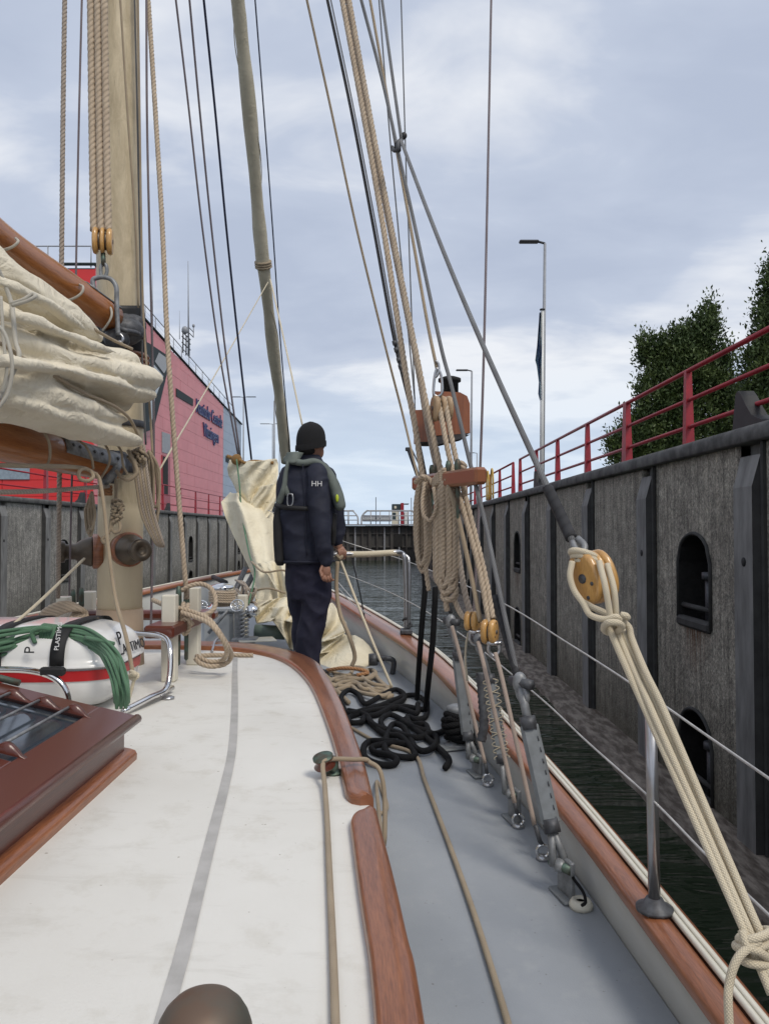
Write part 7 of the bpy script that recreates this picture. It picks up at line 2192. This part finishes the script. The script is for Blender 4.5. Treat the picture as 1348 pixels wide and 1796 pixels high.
obj('cheek_arm', M().box((sc + q) / 2 + Vector((.012, 0, .014)), (.045, .03, .05), .01, rz=-.5), PATINA, T)
rp = [RF(640, 1790 + 60, .012)] if False else []
c = [RF(590, 1960, .012), RF(588, 1796, .012), RF(583, 1650, .012), RF(577, 1520, .012), RF(573, 1430, .014), RF(569, 1375, .025), RF(566, 1343, .055), RF(572, 1334, .066), RF(590, 1331, .062), RF(620, 1332, .058), RF(640, 1332, .056)]
over = RF(648, 1337, .046)
c += [over, over + Vector((.035, -.03, -.02)), over + Vector((.05, -.07, -.10)), over + Vector((.045, -.12, -.22))]
zz = zdeck(0, 2.5)
lp = [D(660, 1372, .012), D(675, 1400, .012), D(678, 1418, .012), D(668, 1426, .012), D(655, 1424, .012)]
tag(obj('rope', M().tube(cr(c + lp, 8), .0078, 10), TANB), 'tan rope running up the cabin roof, through the turning block and over the roof edge', 'rope')
# bronze winch in the foreground
q = Vector((P(358, 1760, 1.06).x, 1.06, zroof(-.25, 1.0)))
T = thing('deck_winch', q, 'bronze winch drum top at the bottom edge of the view', 'winch')
obj('drum', M().lathe([(.001, 0), (.085, 0), (.085, .02), (.066, .03), (.056, .05), (.052, .07), (.058, .088), (.066, .096), (.0675, .104), (.066, .116), (.0615, .130), (.054, .143), (.043, .154), (.030, .161), (.015, .165), (.001, .166)], 64, Matrix.Translation(q)), mk('worn_bronze_top', (0.10, 0.115, 0.10), (0.15, 0.10, 0.07), .55, .35, scale=9, rvar=.12), T)
# ------------------------------------------------------------------ green line and other ropes by the liferaft
T = thing('green_coil', P(110, 1120, 3.2), 'hank of dark green rope draped over the liferaft canister', 'rope coil')
rg = random.Random(11)
for k in range(10):
    o_ = (k - 4.5) * .8
    jj = lambda a: rg.uniform(-a, a)
    pts = [P(-40, 1134 + o_ * 5.6, 3.05), P(10, 1126 + o_ * 5.4 + jj(2), 3.12 + jj(.03)), P(55, 1115 + o_ * 4.0, 3.2 + jj(.03)), P(92, 1110 + o_ * 3.0, 3.22), P(140, 1114 + o_ * 4.0 + jj(2), 3.2 + jj(.03)), P(172, 1128 + o_ * 4.2 + jj(2), 3.14),
           P(194 - o_ * 3.4, 1152 + o_ * 1.6 + jj(2), 3.06 + jj(.02)), P(207 - o_ * 3.9 + jj(2), 1185, 3.0 + jj(.03)), P(214 - o_ * 3.6 + jj(2), 1215, 2.98 + jj(.03)), P(214 - o_ * 3.2, 1232 + (k % 3) * 5, 3.0)]
    obj('strand', M().tube(cr(pts, 7), .0072, 8), GREENR, T)
m = M()
for k in range(6):
    c = P(79 + 4.4 * k, 1112 + .5 * k, 3.22)
    m = M()
    m.tube([c + Vector((.004 * math.sin(t_), math.cos(t_ * math.pi / 8) * .045, math.sin(t_ * math.pi / 8) * .040)) for t_ in range(17)], .0072, 7)
    obj('whipping_turn', m, GREENR, T)
m = M()
c_ = P(66, 1115, 3.2)
m.tube(cr([P(62, 1128, 3.15), P(57, 1110, 3.15), P(70, 1102, 3.15), P(92, 1104, 3.16)], 5), .0095, 8)
obj('turn_round', m, GREENR, T)
m = M().tube(cr([P(150, 1118, 3.16), P(178, 1124, 3.12), P(200, 1129, 3.1)], 5), .009, 8)
obj('loose_end', m, GREENR, T)
T = thing('rope_coil', P(110, 1090, 4.5), 'thick laid tan coil on the left fife rail behind the liferaft', 'rope coil')
for k in range(6):
    pts = [(60 + 3 * k, 1112, 4.3), (66 + 4 * k, 1088, 4.25), (84 + 5 * k, 1068 + k, 4.2), (112 + 5 * k, 1058 + 2 * k, 4.2), (136 + 3 * k, 1066 + 2 * k, 4.25), (118 + 6 * k, 1092 + k, 4.2), (96 + 6 * k, 1112, 4.2)]
    c = resample(cr([P(*q) for q in pts], 6), .012)
    obj('loop', M().tube(c, .0145, 9, .085), MANILA, T)
T = thing('rope_coil', P(345, 1090, 4.0), 'thick laid tan rope looping from the right fife rail onto the cabin roof', 'rope coil')
for pts in ([(318, 1036, 4.1), (332, 1028, 4.1), (352, 1024, 4.1), (370, 1032, 4.08), (378, 1050, 4.05), (375, 1068, 4.02), (360, 1078, 4.0), (340, 1076, 4.0), (320, 1070, 4.0), (300, 1066, 4.0), (268, 1052, 4.15)],
            [(312, 1066, 3.98), (340, 1074, 3.95), (366, 1086, 3.9), (384, 1108, 3.88), (400, 1134, 3.95), (406, 1150, 4.1), (396, 1164, 4.1), (372, 1169, 4.1), (352, 1164, 4.1), (342, 1154, 4.1)],
            [(318, 1074, 3.95), (342, 1082, 3.92), (368, 1094, 3.88), (388, 1118, 3.88), (398, 1142, 3.95), (390, 1158, 4.1), (366, 1160, 4.12), (344, 1150, 4.15)],
            [(330, 1060, 4.08), (326, 1080, 4.0), (332, 1100, 4.0), (324, 1112, 4.0), (318, 1100, 3.98), (326, 1084, 3.95), (338, 1096, 3.97)],
            [(322, 1058, 4.05), (320, 1078, 3.98), (318, 1098, 3.98)]):
    c = resample(cr([P(*q) for q in pts], 6), .011)
    obj('loop', M().tube(c, .0125, 9, .08), MANILA, T)
c = resample(cr([RF(342, 1150, .014), RF(372, 1149, .014), RF(410, 1149, .014), RF(444, 1149, .014)], 6), .012)
obj('loop', M().tube(c, .013, 9, .085), MANILA, T)
# knotted hank on the mast face
m = M()
for k in range(5):
    q = P(204 + 2 * (k % 3), 884 + 7 * k, 4.0); a = k * 1.3; rr_ = px(9 - k * .6, 4.0)
    m.tube([q + Vector((math.cos(t_ * math.pi / 8) * rr_, .02 * math.sin(t_ + a), math.sin(t_ * math.pi / 8 + a * .3) * rr_ * .8)) for t_ in range(17)], .008, 8)
m.tube(cr([P(202, 830, 4.05), P(204, 860, 4.02), P(203, 882, 4.0)], 5), .008, 8)
m.tube(cr([P(202, 910, 4.0), P(196, 925, 3.99), P(201, 934, 3.99), P(210, 930, 3.99), P(210, 918, 4.0), P(204, 908, 4.0)], 5), .009, 8)
m.tube(cr([P(197, 900, 4.0), P(194, 925, 3.99), P(188, 938, 3.98), P(180, 945, 3.97), (P(184, 952, 3.97)), P(192, 945, 3.98)], 5), .010, 8)
tag(obj('rope_hank', m, TANB), 'knotted tan rope hank hanging on the mast face between the winches', 'rope hank')
m = M()
for k in range(4):
    q = P(236 + 4 * k, 800 + 4 * (k % 2), 3.98); rr_ = px(9, 4)
    m.tube([q + Vector((math.cos(t_ * math.pi / 8) * rr_, .03 * math.cos(t_), math.sin(t_ * math.pi / 8) * rr_ * (.8 + .2 * k))) for t_ in range(17)], .008, 8)
m.tube(cr([P(225, 790, 3.95), P(236, 812, 3.93), P(240, 830, 3.93), P(226, 842, 3.93), P(212, 836, 3.95), P(205, 826, 3.98)], 5), .010, 8)
tag(obj('knot', m, TANB), 'cluster of tan hitches at the boom end right of the mast', 'knot')
